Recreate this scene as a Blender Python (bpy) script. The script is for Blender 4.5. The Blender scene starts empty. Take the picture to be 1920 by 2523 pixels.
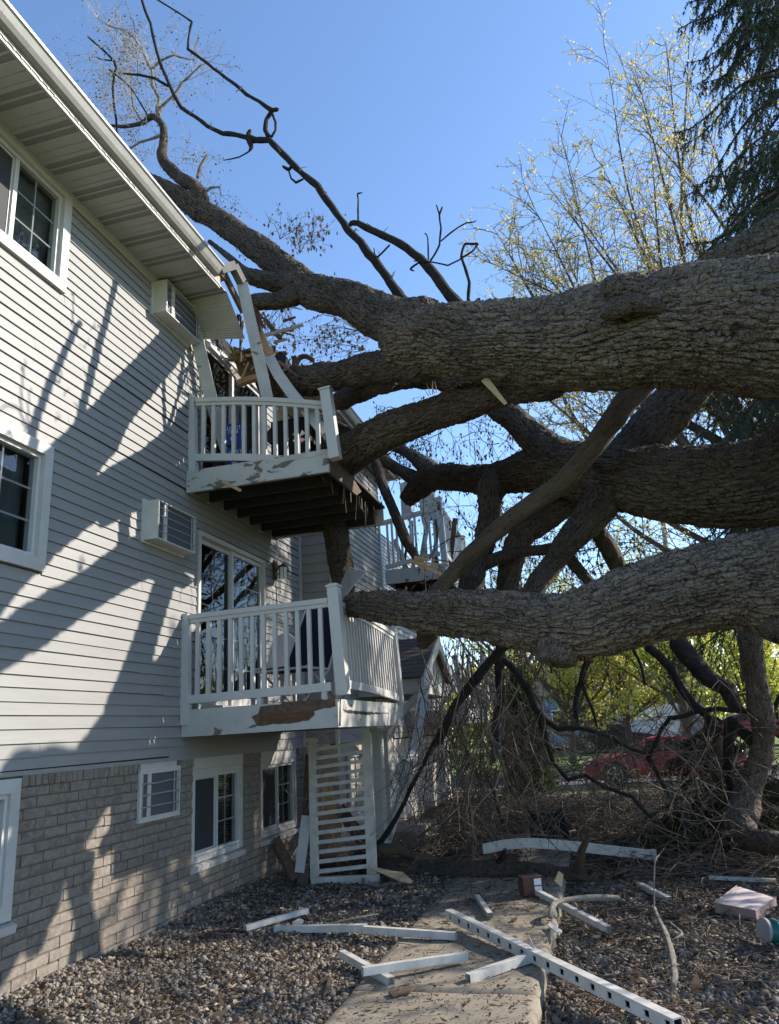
import bpy, bmesh, math, random
import numpy as np
from mathutils import Vector, Matrix, Euler

S = bpy.context.scene
COL = S.collection
# ---------------------------------------------------------------- camera, sky, sun, exposure
EYE, FPX, CX, CY = 1.65, 1822.8, 960.0, 1261.5           # photograph: 1920 x 2523 pixels
PITCH, ROLL, YAW = 0.287977, -0.0612628, 0.24793
_f = np.array([-math.sin(YAW)*math.cos(PITCH), math.cos(YAW)*math.cos(PITCH), math.sin(PITCH)])
_r0 = np.array([math.cos(YAW), math.sin(YAW), 0.0]); _u0 = np.cross(_r0, _f)
_r = math.cos(ROLL)*_r0 + math.sin(ROLL)*_u0; _u = -math.sin(ROLL)*_r0 + math.cos(ROLL)*_u0
CAM0 = np.array([0, 0, EYE])
cam = bpy.data.cameras.new('camera'); camo = bpy.data.objects.new('camera', cam); COL.objects.link(camo)
cam.sensor_fit = 'VERTICAL'; cam.sensor_height = 36.0; cam.lens = FPX*36.0/2523.0
cam.clip_start = 0.05; cam.clip_end = 2000
camo.matrix_world = Matrix(((_r[0], _u[0], -_f[0], 0), (_r[1], _u[1], -_f[1], 0), (_r[2], _u[2], -_f[2], EYE), (0, 0, 0, 1)))
S.camera = camo
SUN = np.array([.165, .100, .110]); SUN /= np.linalg.norm(SUN)      # towards the sun
w = bpy.data.worlds.new('World'); S.world = w; w.use_nodes = True
nt = w.node_tree; bg = nt.nodes['Background']
sky = nt.nodes.new('ShaderNodeTexSky'); sky.sky_type = 'NISHITA'; sky.sun_disc = False
sky.sun_elevation = math.asin(SUN[2]); sky.sun_rotation = math.atan2(SUN[0], SUN[1])
sky.altitude = 250; sky.air_density = 1.0; sky.dust_density = 0.25; sky.ozone_density = 4.0
nt.links.new(sky.outputs[0], bg.inputs[0]); bg.inputs[1].default_value = 0.142
sl = bpy.data.lights.new('sun', 'SUN'); sl.energy = 3.8; sl.angle = math.radians(0.55); sl.color = (1.0, 0.93, 0.82)
so = bpy.data.objects.new('sun', sl); COL.objects.link(so)
so.rotation_euler = Vector((-SUN).tolist()).to_track_quat('-Z', 'Y').to_euler()
S.view_settings.view_transform = 'Standard'; S.view_settings.look = 'None'
S.view_settings.exposure = 1.15; S.view_settings.gamma = 1.0; S.view_settings.use_curve_mapping = False
S.cycles.max_bounces = 6; S.cycles.transparent_max_bounces = 12
S.cycles.use_denoising = True
rng = np.random.default_rng(7); R = random.Random(11)

# ---------------------------------------------------------------- photograph pixel -> place in the world
def ray(px, py): return _f + _r*(px-CX)/FPX - _u*(py-CY)/FPX
def onx(px, py, X): d = ray(px, py); return CAM0 + d*(X/d[0])
def ony(px, py, Y): d = ray(px, py); return CAM0 + d*(Y/d[1])
def onz(px, py, Z=0.0): d = ray(px, py); return CAM0 + d*((Z-EYE)/d[2])
def depth(P): return float((np.asarray(P)-CAM0) @ _f)
def V(*a): return np.array(a, float)

# ---------------------------------------------------------------- objects
def link(o, parent=None):
    COL.objects.link(o)
    if parent is not None: o.parent = parent
    return o
def origin(o):
    p = V(0, 0, 0)
    while o is not None: p = p + np.array(o.location); o = o.parent
    return p
def tag(o, label=None, cat=None, group=None, kind=None):
    if label: o['label'] = label
    if cat: o['category'] = cat
    if group: o['group'] = group
    if kind: o['kind'] = kind
    return o
def thing(name, label, cat, loc=(0, 0, 0), group=None):
    o = bpy.data.objects.new(name, None); o.location = [float(v) for v in loc]; o.empty_display_size = .2
    COL.objects.link(o); return tag(o, label, cat, group)
def copy_tree(o, parent=None):
    c = o.copy(); COL.objects.link(c); c.parent = parent
    for ch in list(o.children): copy_tree(ch, c)
    return c

class MB:
    """collects vertices and faces in world coordinates"""
    def __init__(s): s.v = []; s.f = []; s.m = []; s.n = 0
    def add(s, verts, faces, mi=0):
        verts = np.asarray(verts, float).reshape(-1, 3); o = s.n
        s.v.append(verts); s.n += len(verts)
        s.f += [tuple(i+o for i in f) for f in faces]; s.m += [mi]*len(faces)
        return s
    def box(s, lo, hi, mi=0):
        x0, y0, z0 = lo; x1, y1, z1 = hi
        return s.hexa([(x0,y0,z0),(x1,y0,z0),(x1,y1,z0),(x0,y1,z0),(x0,y0,z1),(x1,y0,z1),(x1,y1,z1),(x0,y1,z1)], mi)
    def hexa(s, v, mi=0):
        return s.add(v, [(0,3,2,1),(4,5,6,7),(0,1,5,4),(1,2,6,5),(2,3,7,6),(3,0,4,7)], mi)
    def beam(s, p0, p1, w_, h_, up=(0, 0, 1), mi=0, taper=1.0, hollow=0.0):
        p0 = np.asarray(p0, float); p1 = np.asarray(p1, float); d = p1-p0; d = d/np.linalg.norm(d)
        up = np.asarray(up, float); a = np.cross(d, up)
        if np.linalg.norm(a) < 1e-4: a = np.cross(d, V(1, 0, 0))
        a /= np.linalg.norm(a); b = np.cross(a, d)
        a = a*w_/2; b = b*h_/2
        if hollow:
            k = 1-hollow; kb = 1-hollow*w_/h_
            A = [p0-a-b, p0+a-b, p0+a+b, p0-a+b, p1-a-b, p1+a-b, p1+a+b, p1-a+b]
            i0 = p0+d*min(.12, hollow*w_*8+.05); i1 = p1-d*min(.12, hollow*w_*8+.05)
            B = [p0-a*k-b*kb, p0+a*k-b*kb, p0+a*k+b*kb, p0-a*k+b*kb, p1-a*k-b*kb, p1+a*k-b*kb, p1+a*k+b*kb, p1-a*k+b*kb]
            Cc = [i0-a*k-b*kb, i0+a*k-b*kb, i0+a*k+b*kb, i0-a*k+b*kb, i1-a*k-b*kb, i1+a*k-b*kb, i1+a*k+b*kb, i1-a*k+b*kb]
            F = [(0,1,5,4),(1,2,6,5),(2,3,7,6),(3,0,4,7)]
            for e, sg in ((0, 1), (4, -1)):
                for q in range(4):
                    q2 = (q+1) % 4
                    r1 = (e+q, e+q2, 8+e+q2, 8+e+q); r2 = (8+e+q, 8+e+q2, 16+e+q2, 16+e+q)
                    F += [r1[::-1] if sg > 0 else r1, r2[::-1] if sg > 0 else r2]
            F += [(16,17,18,19), (23,22,21,20)]
            return s.add(A+B+Cc, F, mi)
        q = taper
        return s.hexa([p0-a-b, p0+a-b, p1+a*q-b*q, p1-a*q-b*q, p0-a+b, p0+a+b, p1+a*q+b*q, p1-a*q+b*q], mi)
    def prism(s, poly, ext, mi=0):
        poly = np.asarray(poly, float); ext = np.asarray(ext, float); n = len(poly)
        return s.add(np.vstack([poly, poly+ext]), [tuple(range(n))[::-1], tuple(range(n, 2*n))] + [(i, (i+1) % n, n+(i+1) % n, n+i) for i in range(n)], mi)
    def tube(s, pts, rad, n=6, mi=0, cap=True):
        pts = np.asarray(pts, float); k = len(pts); rad = np.broadcast_to(np.asarray(rad, float), (k,))
        F, A, B = frames(pts)
        th = np.arange(n)*2*math.pi/n
        ring = A[:, None, :]*np.cos(th)[None, :, None] + B[:, None, :]*np.sin(th)[None, :, None]
        v = pts[:, None, :] + ring*rad[:, None, None]
        f = []
        for i in range(k-1):
            for j in range(n):
                j2 = (j+1) % n; f.append((i*n+j, i*n+j2, (i+1)*n+j2, (i+1)*n+j))
        if cap: f += [tuple(range(n))[::-1], tuple((k-1)*n+j for j in range(n))]
        return s.add(v.reshape(-1, 3), f, mi)
    def lathe(s, base, axis, prof, n=16, mi=0):
        base = np.asarray(base, float); axis = np.asarray(axis, float); L = np.linalg.norm(axis); ax = axis/L
        a = np.cross(ax, V(0, 0, 1) if abs(ax[2]) < .9 else V(1, 0, 0)); a /= np.linalg.norm(a); b = np.cross(ax, a)
        th = np.arange(n)*2*math.pi/n; vs = []
        for r_, h_ in prof: vs.append(base + ax*h_ + (a[None]*np.cos(th)[:, None] + b[None]*np.sin(th)[:, None])*max(r_, 1e-4))
        f = []
        for i in range(len(prof)-1):
            for j in range(n):
                j2 = (j+1) % n; f.append((i*n+j, i*n+j2, (i+1)*n+j2, (i+1)*n+j))
        f += [tuple(range(n))[::-1], tuple((len(prof)-1)*n+j for j in range(n))]
        return s.add(np.vstack(vs), f, mi)
    def mesh(s, name, mats, off=(0, 0, 0), smooth=False):
        me = bpy.data.meshes.new(name)
        v = np.vstack(s.v)-np.asarray(off)
        me.from_pydata(v.tolist(), [], s.f)
        for m_ in (mats if isinstance(mats, (list, tuple)) else [mats]): me.materials.append(m_)
        if any(s.m): me.polygons.foreach_set('material_index', s.m)
        if smooth: me.polygons.foreach_set('use_smooth', [True]*len(me.polygons))
        me.update(); return me
    def build(s, name, mats, parent=None, smooth=False):
        o = bpy.data.objects.new(name, s.mesh(name, mats, origin(parent) if parent else (0, 0, 0), smooth))
        return link(o, parent)

def frames(pts):
    pts = np.asarray(pts, float); d = np.gradient(pts, axis=0); d /= np.linalg.norm(d, axis=1)[:, None]+1e-12
    a = np.cross(d[0], V(0, 0, 1) if abs(d[0][2]) < .9 else V(1, 0, 0)); a /= np.linalg.norm(a)
    A = [a]
    for i in range(1, len(pts)):
        a = A[-1]-d[i]*(A[-1] @ d[i]); a /= np.linalg.norm(a)+1e-12; A.append(a)
    A = np.array(A); return d, A, np.cross(d, A)
def spline(P, step=None, n=None):
    """Catmull-Rom through the rows of P (any columns), resampled evenly by the first three"""
    P = np.asarray(P, float); Q = np.vstack([2*P[0]-P[1], P, 2*P[-1]-P[-2]]); out = []
    for i in range(len(P)-1):
        p0, p1, p2, p3 = Q[i:i+4]; t = np.linspace(0, 1, 24, endpoint=False)[:, None]
        out.append(.5*(2*p1 + (p2-p0)*t + (2*p0-5*p1+4*p2-p3)*t**2 + (3*p1-p0-3*p2+p3)*t**3))
    out = np.vstack(out+[P[-1:]])
    L = np.concatenate([[0], np.cumsum(np.linalg.norm(np.diff(out[:, :3], axis=0), axis=1))])
    if n is None: n = max(2, int(L[-1]/step)+1)
    s_ = np.linspace(0, L[-1], n)
    return np.stack([np.interp(s_, L, out[:, k]) for k in range(out.shape[1])], 1), s_

def np_mesh(name, v, f, mats, smooth=False, mi=None):
    """fast mesh from arrays; f is (n,3) or (n,4)"""
    me = bpy.data.meshes.new(name); v = np.asarray(v, np.float32); f = np.asarray(f, np.int32); k = f.shape[1]
    me.vertices.add(len(v)); me.vertices.foreach_set('co', v.ravel())
    me.loops.add(f.size); me.loops.foreach_set('vertex_index', f.ravel())
    me.polygons.add(len(f)); me.polygons.foreach_set('loop_start', np.arange(0, f.size, k, dtype=np.int32))
    if smooth: me.polygons.foreach_set('use_smooth', np.ones(len(f), bool))
    for m_ in (mats if isinstance(mats, (list, tuple)) else [mats]): me.materials.append(m_)
    if mi is not None: me.polygons.foreach_set('material_index', np.asarray(mi, np.int32))
    me.update(calc_edges=True); return me
def np_obj(name, v, f, mats, parent=None, smooth=False, mi=None):
    if parent is not None: v = np.asarray(v)-origin(parent)
    return link(bpy.data.objects.new(name, np_mesh(name, v, f, mats, smooth, mi)), parent)

class Tubes:
    """very many thin tubes in one mesh"""
    def __init__(s): s.V = []; s.F = []; s.n = 0
    def add(s, pts, r0, r1, sides=3):
        pts = np.asarray(pts, float); k = len(pts)
        if k < 2: return
        d, A, B = frames(pts); th = np.arange(sides)*2*math.pi/sides
        rad = np.linspace(r0, r1, k)
        v = pts[:, None, :] + (A[:, None, :]*np.cos(th)[None, :, None] + B[:, None, :]*np.sin(th)[None, :, None])*rad[:, None, None]
        i = np.arange(k-1)[:, None]*sides; j = np.arange(sides)[None]; j2 = (j+1) % sides
        f = np.stack([i+j, i+j2, i+sides+j2, i+sides+j], -1).reshape(-1, 4)+s.n
        s.V.append(v.reshape(-1, 3)); s.F.append(f); s.n += k*sides
    def obj(s, name, mat_, parent=None):
        return np_obj(name, np.vstack(s.V), np.vstack(s.F), mat_, parent, True)

# ---------------------------------------------------------------- numpy noise
def _h(ix, iy, iz, k):
    n = (ix.astype(np.int64)*374761393 + iy.astype(np.int64)*668265263 + iz.astype(np.int64)*2147483647 + k*1274126177) & 0x7fffffff
    n = ((n ^ (n >> 13))*1274126177) & 0x7fffffff
    n = ((n ^ (n >> 15))*69069) & 0x7fffffff
    return ((n ^ (n >> 16)) & 0xffff)/65535.0
def vnoise(p, k=0):
    i = np.floor(p).astype(np.int64); t = p-i; t = t*t*(3-2*t); out = 0
    for dx in (0, 1):
        for dy in (0, 1):
            for dz in (0, 1):
                wgt = (t[:, 0] if dx else 1-t[:, 0])*(t[:, 1] if dy else 1-t[:, 1])*(t[:, 2] if dz else 1-t[:, 2])
                out = out + wgt*_h(i[:, 0]+dx, i[:, 1]+dy, i[:, 2]+dz, k)
    return out*2-1
def fbm(p, o=3, k=0): return sum(vnoise(p*2**i+i*17.3, k+i)*.5**i for i in range(o))
def voro(p, k=0):
    i = np.floor(p).astype(np.int64); n = len(p)
    f1 = np.full(n, 9.); f2 = np.full(n, 9.); cid = np.zeros(n); off = np.zeros((n, 3))
    for dx in (-1, 0, 1):
        for dy in (-1, 0, 1):
            for dz in (-1, 0, 1):
                a, b, c = i[:, 0]+dx, i[:, 1]+dy, i[:, 2]+dz
                q = np.stack([a+_h(a, b, c, k), b+_h(a, b, c, k+1), c+_h(a, b, c, k+2)], 1)-p
                d = np.sqrt((q*q).sum(1)); m_ = d < f1
                f2 = np.where(m_, f1, np.minimum(f2, d)); f1 = np.where(m_, d, f1)
                cid = np.where(m_, _h(a, b, c, k+3), cid); off[m_] = q[m_]
    return f1, f2, cid, off
def sstep(a, b, x): t = np.clip((x-a)/(b-a), 0, 1); return t*t*(3-2*t)
# ---------------------------------------------------------------- materials
class NB:
    def __init__(s, name):
        s.m = bpy.data.materials.new(name); s.m.use_nodes = True; s.t = s.m.node_tree
        s.p = s.t.nodes['Principled BSDF']; s.out = s.t.nodes['Material Output']
    def n(s, typ, **kw):
        nd = s.t.nodes.new('ShaderNode'+typ)
        for k, v in kw.items():
            if k.startswith('i_'):
                key = k[2:]; key = int(key) if key.isdigit() else key.replace('_', ' ')
                s.set(nd.inputs[key], v)
            else: setattr(nd, k, v)
        return nd
    def set(s, inp, v):
        if isinstance(v, bpy.types.NodeSocket): s.t.links.new(v, inp)
        elif isinstance(v, bpy.types.Node): s.t.links.new(v.outputs[0], inp)
        elif isinstance(v, tuple) and len(v) == 3 and inp.type == 'RGBA': inp.default_value = (*v, 1)
        else: inp.default_value = v
    def P(s, **kw):
        for k, v in kw.items(): s.set(s.p.inputs[k.replace('_', ' ')], v)
    def mix(s, fac, a, b, blend='MIX'):
        nd = s.t.nodes.new('ShaderNodeMix'); nd.data_type = 'RGBA'; nd.blend_type = blend
        s.set(nd.inputs[0], fac); s.set(nd.inputs[6], a); s.set(nd.inputs[7], b); return nd.outputs[2]
    def math(s, op, a, b=0.0, c=0.0):
        nd = s.t.nodes.new('ShaderNodeMath'); nd.operation = op
        s.set(nd.inputs[0], a); s.set(nd.inputs[1], b); s.set(nd.inputs[2], c); return nd.outputs[0]
    def ramp(s, fac, *stops):
        nd = s.t.nodes.new('ShaderNodeValToRGB'); s.set(nd.inputs[0], fac); cr = nd.color_ramp
        while len(cr.elements) < len(stops): cr.elements.new(.5)
        for e, (p, c) in zip(cr.elements, stops): e.position = p; e.color = (*c, 1) if isinstance(c, tuple) else (c, c, c, 1)
        return nd.outputs[0]
    def co(s, which='Object', scale=(1, 1, 1)):
        tc = s.t.nodes.new('ShaderNodeTexCoord'); o = tc.outputs[which]
        if scale != (1, 1, 1):
            mp = s.t.nodes.new('ShaderNodeMapping'); s.t.links.new(o, mp.inputs[0]); mp.inputs['Scale'].default_value = scale; o = mp.outputs[0]
        return o
    def noise(s, vec, scale, detail=4, rough=.6, dist=0.):
        nd = s.n('TexNoise'); s.set(nd.inputs['Vector'], vec); nd.inputs['Scale'].default_value = scale
        nd.inputs['Detail'].default_value = detail; nd.inputs['Roughness'].default_value = rough; nd.inputs['Distortion'].default_value = dist
        return nd.outputs[0]
    def rnd(s): return s.n('ObjectInfo').outputs['Random']
    def bump(s, h, strength=.3, dist=.01):
        nd = s.n('Bump'); nd.inputs['Strength'].default_value = strength; nd.inputs['Distance'].default_value = dist
        s.set(nd.inputs['Height'], h); s.set(s.p.inputs['Normal'], nd.outputs[0]); return nd

def pbr(name, c1, c2=None, rough=.6, sc=6., str_=(1, 1, 1), bump=0., bsc=60., bdist=.004, metal=0., spec=.4, rnd=0., speck=None, co='Object', lo=.35, hi=.65):
    b = NB(name); v = b.co(co, str_); c2 = c2 or tuple(x*.8 for x in c1)
    col = b.mix(b.ramp(b.noise(v, sc, 5, .65), (lo, 0.), (hi, 1.)), c1, c2)
    if speck: col = b.mix(b.ramp(b.noise(v, speck[1], 3, .7), (speck[2], 0.), (speck[2]+.05, 1.)), col, speck[0])
    if rnd:
        h = b.n('HueSaturation'); b.set(h.inputs['Color'], col); b.set(h.inputs['Value'], b.math('MULTIPLY_ADD', b.rnd(), rnd*2, 1-rnd)); col = h.outputs[0]
    b.P(Base_Color=col, Roughness=rough, Metallic=metal); b.p.inputs['Specular IOR Level'].default_value = spec
    if bump: b.bump(b.noise(v, bsc, 5, .65), bump, bdist)
    return b.m

M = {}
M['siding'] = pbr('siding_vinyl', (.262, .256, .247), (.24, .235, .228), .45, 3., (1, .6, 6), bump=.12, bsc=30, bdist=.002, rnd=.025, speck=((.3, .3, .3), 9, .74))
M['trim'] = pbr('white_trim', (.50, .485, .46), (.44, .425, .40), .4, 5, speck=((.35, .33, .3), 14, .72))
M['vinyl'] = pbr('white_vinyl', (.52, .505, .485), (.47, .455, .44), .38, 4, speck=((.35, .33, .3), 30, .70))
M['vinyl_dirty'] = pbr('dirty_white_vinyl', (.58, .56, .52), (.42, .40, .36), .45, 7, speck=((.33, .29, .24), 22, .64))
M['soffit'] = pbr('soffit_metal', (.42, .40, .365), (.37, .355, .325), .5, 4)
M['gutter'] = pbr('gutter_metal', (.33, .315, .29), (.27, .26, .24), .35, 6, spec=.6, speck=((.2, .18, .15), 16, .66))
M['rawwood'] = pbr('raw_lumber', (.48, .30, .15), (.38, .22, .10), .75, 5, (1, 1, 12), bump=.3)
M['oldwood'] = pbr('weathered_lumber', (.14, .09, .06), (.07, .045, .03), .85, 6, (3, 3, 3), bump=.5, bsc=25)
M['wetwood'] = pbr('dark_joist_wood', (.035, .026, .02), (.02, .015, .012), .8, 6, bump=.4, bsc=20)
M['redwood'] = pbr('split_red_wood', (.15, .065, .035), (.08, .035, .02), .8, 8, (1, 1, 6), bump=.5, bsc=30)
M['mortar'] = pbr('mortar', (.185, .155, .128), (.15, .125, .103), .95, 8, bump=.4, bsc=90)
def brick_mat():
    b = NB('tan_brick'); v = b.co('Object'); rn = b.rnd()
    sh = b.n('VectorMath', operation='ADD'); b.set(sh.inputs[0], v)
    cb = b.n('CombineXYZ'); b.set(cb.inputs[0], b.math('MULTIPLY', rn, 37.)); b.set(cb.inputs[1], b.math('MULTIPLY', rn, 91.)); b.set(sh.inputs[1], cb)
    c = b.ramp(rn, (0., (.15, .122, .1)), (.35, (.185, .155, .128)), (.7, (.215, .184, .155)), (1., (.165, .142, .122)))
    c = b.mix(b.ramp(b.noise(sh, 16, 5, .7), (.42, 0.), (.62, .7)), c, (.28, .245, .205))
    c = b.mix(b.ramp(b.noise(sh, 28, 4, .7), (.60, 0.), (.70, .8)), c, (.09, .07, .06))
    b.P(Base_Color=c, Roughness=.9); b.p.inputs['Specular IOR Level'].default_value = .2
    b.bump(b.noise(sh, 45, 5, .75), .9, .006); return b.m
M['brick'] = brick_mat()
def farbrick_mat():
    b = NB('far_brick_course'); v = b.co('Object')
    sp = b.n('SeparateXYZ'); b.set(sp.inputs[0], v); cb = b.n('CombineXYZ'); b.set(cb.inputs[0], b.math('ADD', sp.outputs[1], sp.outputs[0])); b.set(cb.inputs[1], sp.outputs[2])
    t = b.n('TexBrick'); b.set(t.inputs['Vector'], cb); t.inputs['Scale'].default_value = 1.0
    t.inputs['Brick Width'].default_value = .25; t.inputs['Row Height'].default_value = .08; t.inputs['Mortar Size'].default_value = .006
    b.set(t.inputs['Color1'], (.36, .31, .26)); b.set(t.inputs['Color2'], (.29, .25, .21)); b.set(t.inputs['Mortar'], (.33, .30, .26))
    c = b.mix(b.ramp(b.noise(v, 14, 5, .7), (.4, 0.), (.65, .7)), t.outputs[0], (.46, .42, .37))
    b.P(Base_Color=c, Roughness=.9); b.bump(t.outputs['Fac'], -.6, .006); return b.m
M['farbrick'] = farbrick_mat()
def peel_mat(name, amount, grey=(.20, .17, .14), dirt=.5):
    b = NB(name); v = b.co('Object'); 
    n = b.noise(b.co('Object', (1.2, 1, 2.6)), 3.2, 8, .62, .4)
    mask = b.ramp(n, (amount, 0.), (amount+.012, 1.))
    grain = b.noise(b.co('Object', (2, 2, 40)), 4, 4, .6)
    bare = b.mix(grain, grey, tuple(x*.45 for x in grey))
    paint = b.mix(b.ramp(b.noise(v, 5, 5, .6), (.4, 0.), (.7, dirt)), (.44, .435, .415), (.33, .32, .295))
    b.P(Base_Color=b.mix(mask, paint, bare), Roughness=b.math('MULTIPLY_ADD', mask, .35, .5))
    b.bump(b.math('MULTIPLY', mask, -1.), .8, .004); return b.m
M['peel'] = peel_mat('peeling_white_paint', .56)
M['peel2'] = peel_mat('peeling_white_paint_light', .63)
M['peelgrey'] = peel_mat('chalky_grey_paint', .64, (.22, .2, .18), .9)
def glass_mat(name, tint=(.75, .8, .8), refl=.03):
    b = NB(name); t = b.n('BsdfTransparent'); b.set(t.inputs[0], tint); g = b.n('BsdfGlossy'); g.inputs['Roughness'].default_value = .015
    b.set(g.inputs[0], (.95, .97, 1.)); fr = b.n('Fresnel'); fr.inputs[0].default_value = 1.52
    mx = b.n('MixShader'); b.set(mx.inputs[0], b.math('MULTIPLY_ADD', fr, .62, refl)); b.set(mx.inputs[1], t); b.set(mx.inputs[2], g)
    b.n('Bump'); bm = [n for n in b.t.nodes if n.type == 'BUMP'][0]; bm.inputs['Strength'].default_value = .05; bm.inputs['Distance'].default_value = .02
    b.set(bm.inputs['Height'], b.noise(b.co('Object'), 2.2, 1, .4)); b.set(g.inputs['Normal'], bm.outputs[0])
    b.set(b.out.inputs[0], mx); return b.m
M['glass'] = glass_mat('window_glass'); M['glassdark'] = glass_mat('dark_glass', (.35, .38, .4), .02)
M['screen'] = pbr('insect_screen', (.035, .037, .04), (.03, .03, .033), .7, 50, spec=.3)
M['dark'] = pbr('dark_interior', (.03, .028, .026), (.02, .02, .02), .9)  # near-black, the shade of unlit rooms and attic put into the colour
M['blind'] = pbr('window_blind', (.16, .165, .17), (.12, .125, .13), .6, 3)
M['curtain'] = pbr('dark_curtain', (.10, .12, .12), (.06, .075, .075), .9, 5, (1, 14, .6), bump=.5, bsc=8)
M['black'] = pbr('black_plastic', (.012, .012, .013), (.009, .009, .009), .5, 8)
M['blackcloth'] = pbr('black_mesh_fabric', (.011, .011, .012), (.007, .007, .007), .9, 30, bump=.3, bsc=200)
M['navy'] = pbr('navy_cloth', (.007, .010, .03), (.005, .007, .02), .85, 6, bump=.3, bsc=12)
M['beige'] = pbr('beige_metal_case', (.56, .54, .49), (.50, .48, .43), .5, 5, speck=((.3, .28, .24), 15, .7))
M['acgrill'] = pbr('grey_condenser_fins', (.10, .11, .13), (.07, .075, .09), .5, 4, (1, 60, 1))
def shingle_mat():
    b = NB('roof_shingle'); v = b.co('Object')
    c = b.mix(b.noise(v, 60, 3, .7), (.05, .042, .038), (.12, .10, .09)); c = b.mix(b.math('MULTIPLY', b.rnd(), .6), c, (.09, .06, .05))
    b.P(Base_Color=c, Roughness=.95); b.bump(b.noise(v, 220, 3, .6), .6, .003); return b.m
M['shingle'] = shingle_mat()
M['insul'] = pbr('insulation_fluff', (.50, .36, .17), (.35, .24, .11), 1., 25, bump=1., bsc=60, bdist=.02)
M['osb'] = pbr('roof_sheathing', (.33, .22, .12), (.22, .14, .08), .9, 18, bump=.3)
def concrete_mat():
    b = NB('old_concrete'); v = b.co('Object')
    c = b.mix(b.ramp(b.noise(v, 2.2, 6, .65), (.3, 0.), (.7, 1.)), (.29, .25, .195), (.22, .185, .14))
    c = b.mix(b.ramp(b.noise(v, 120, 2, .7), (.55, 0.), (.75, .6)), c, (.16, .14, .12))
    c = b.mix(b.ramp(b.noise(v, 9, 5, .7), (.62, 0.), (.78, .55)), c, (.17, .135, .10))
    b.P(Base_Color=c, Roughness=.93); b.p.inputs['Specular IOR Level'].default_value = .2
    b.bump(b.noise(v, 160, 4, .7), .5, .003); return b.m
M['concrete'] = concrete_mat()
def soil_mat():
    b = NB('soil_and_mulch'); v = b.co('Object')
    c = b.mix(b.ramp(b.noise(v, 3, 6, .7), (.35, 0.), (.65, 1.)), (.085, .062, .043), (.17, .13, .095))
    c = b.mix(b.ramp(b.noise(v, 45, 4, .75), (.5, 0.), (.7, .7)), c, (.24, .19, .14))
    b.P(Base_Color=c, Roughness=.97); b.bump(b.noise(v, 38, 6, .75), 1., .03); return b.m
M['soil'] = soil_mat()
def stone_mat():
    b = NB('river_stone'); v = b.co('Object'); rn = b.rnd()
    c = b.ramp(rn, (0., (.075, .06, .048)), (.2, (.145, .117, .092)), (.42, (.215, .178, .142)), (.62, (.16, .134, .11)), (.8, (.265, .228, .185)), (.93, (.36, .325, .275)), (1., (.10, .076, .058)))
    c = b.mix(b.ramp(b.noise(v, 30, 4, .7), (.45, 0.), (.7, .5)), c, (.15, .125, .10))
    b.P(Base_Color=c, Roughness=.8); b.p.inputs['Specular IOR Level'].default_value = .3; b.bump(b.noise(v, 60, 3, .6), .25, .003); return b.m
M['stone'] = stone_mat()
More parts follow.
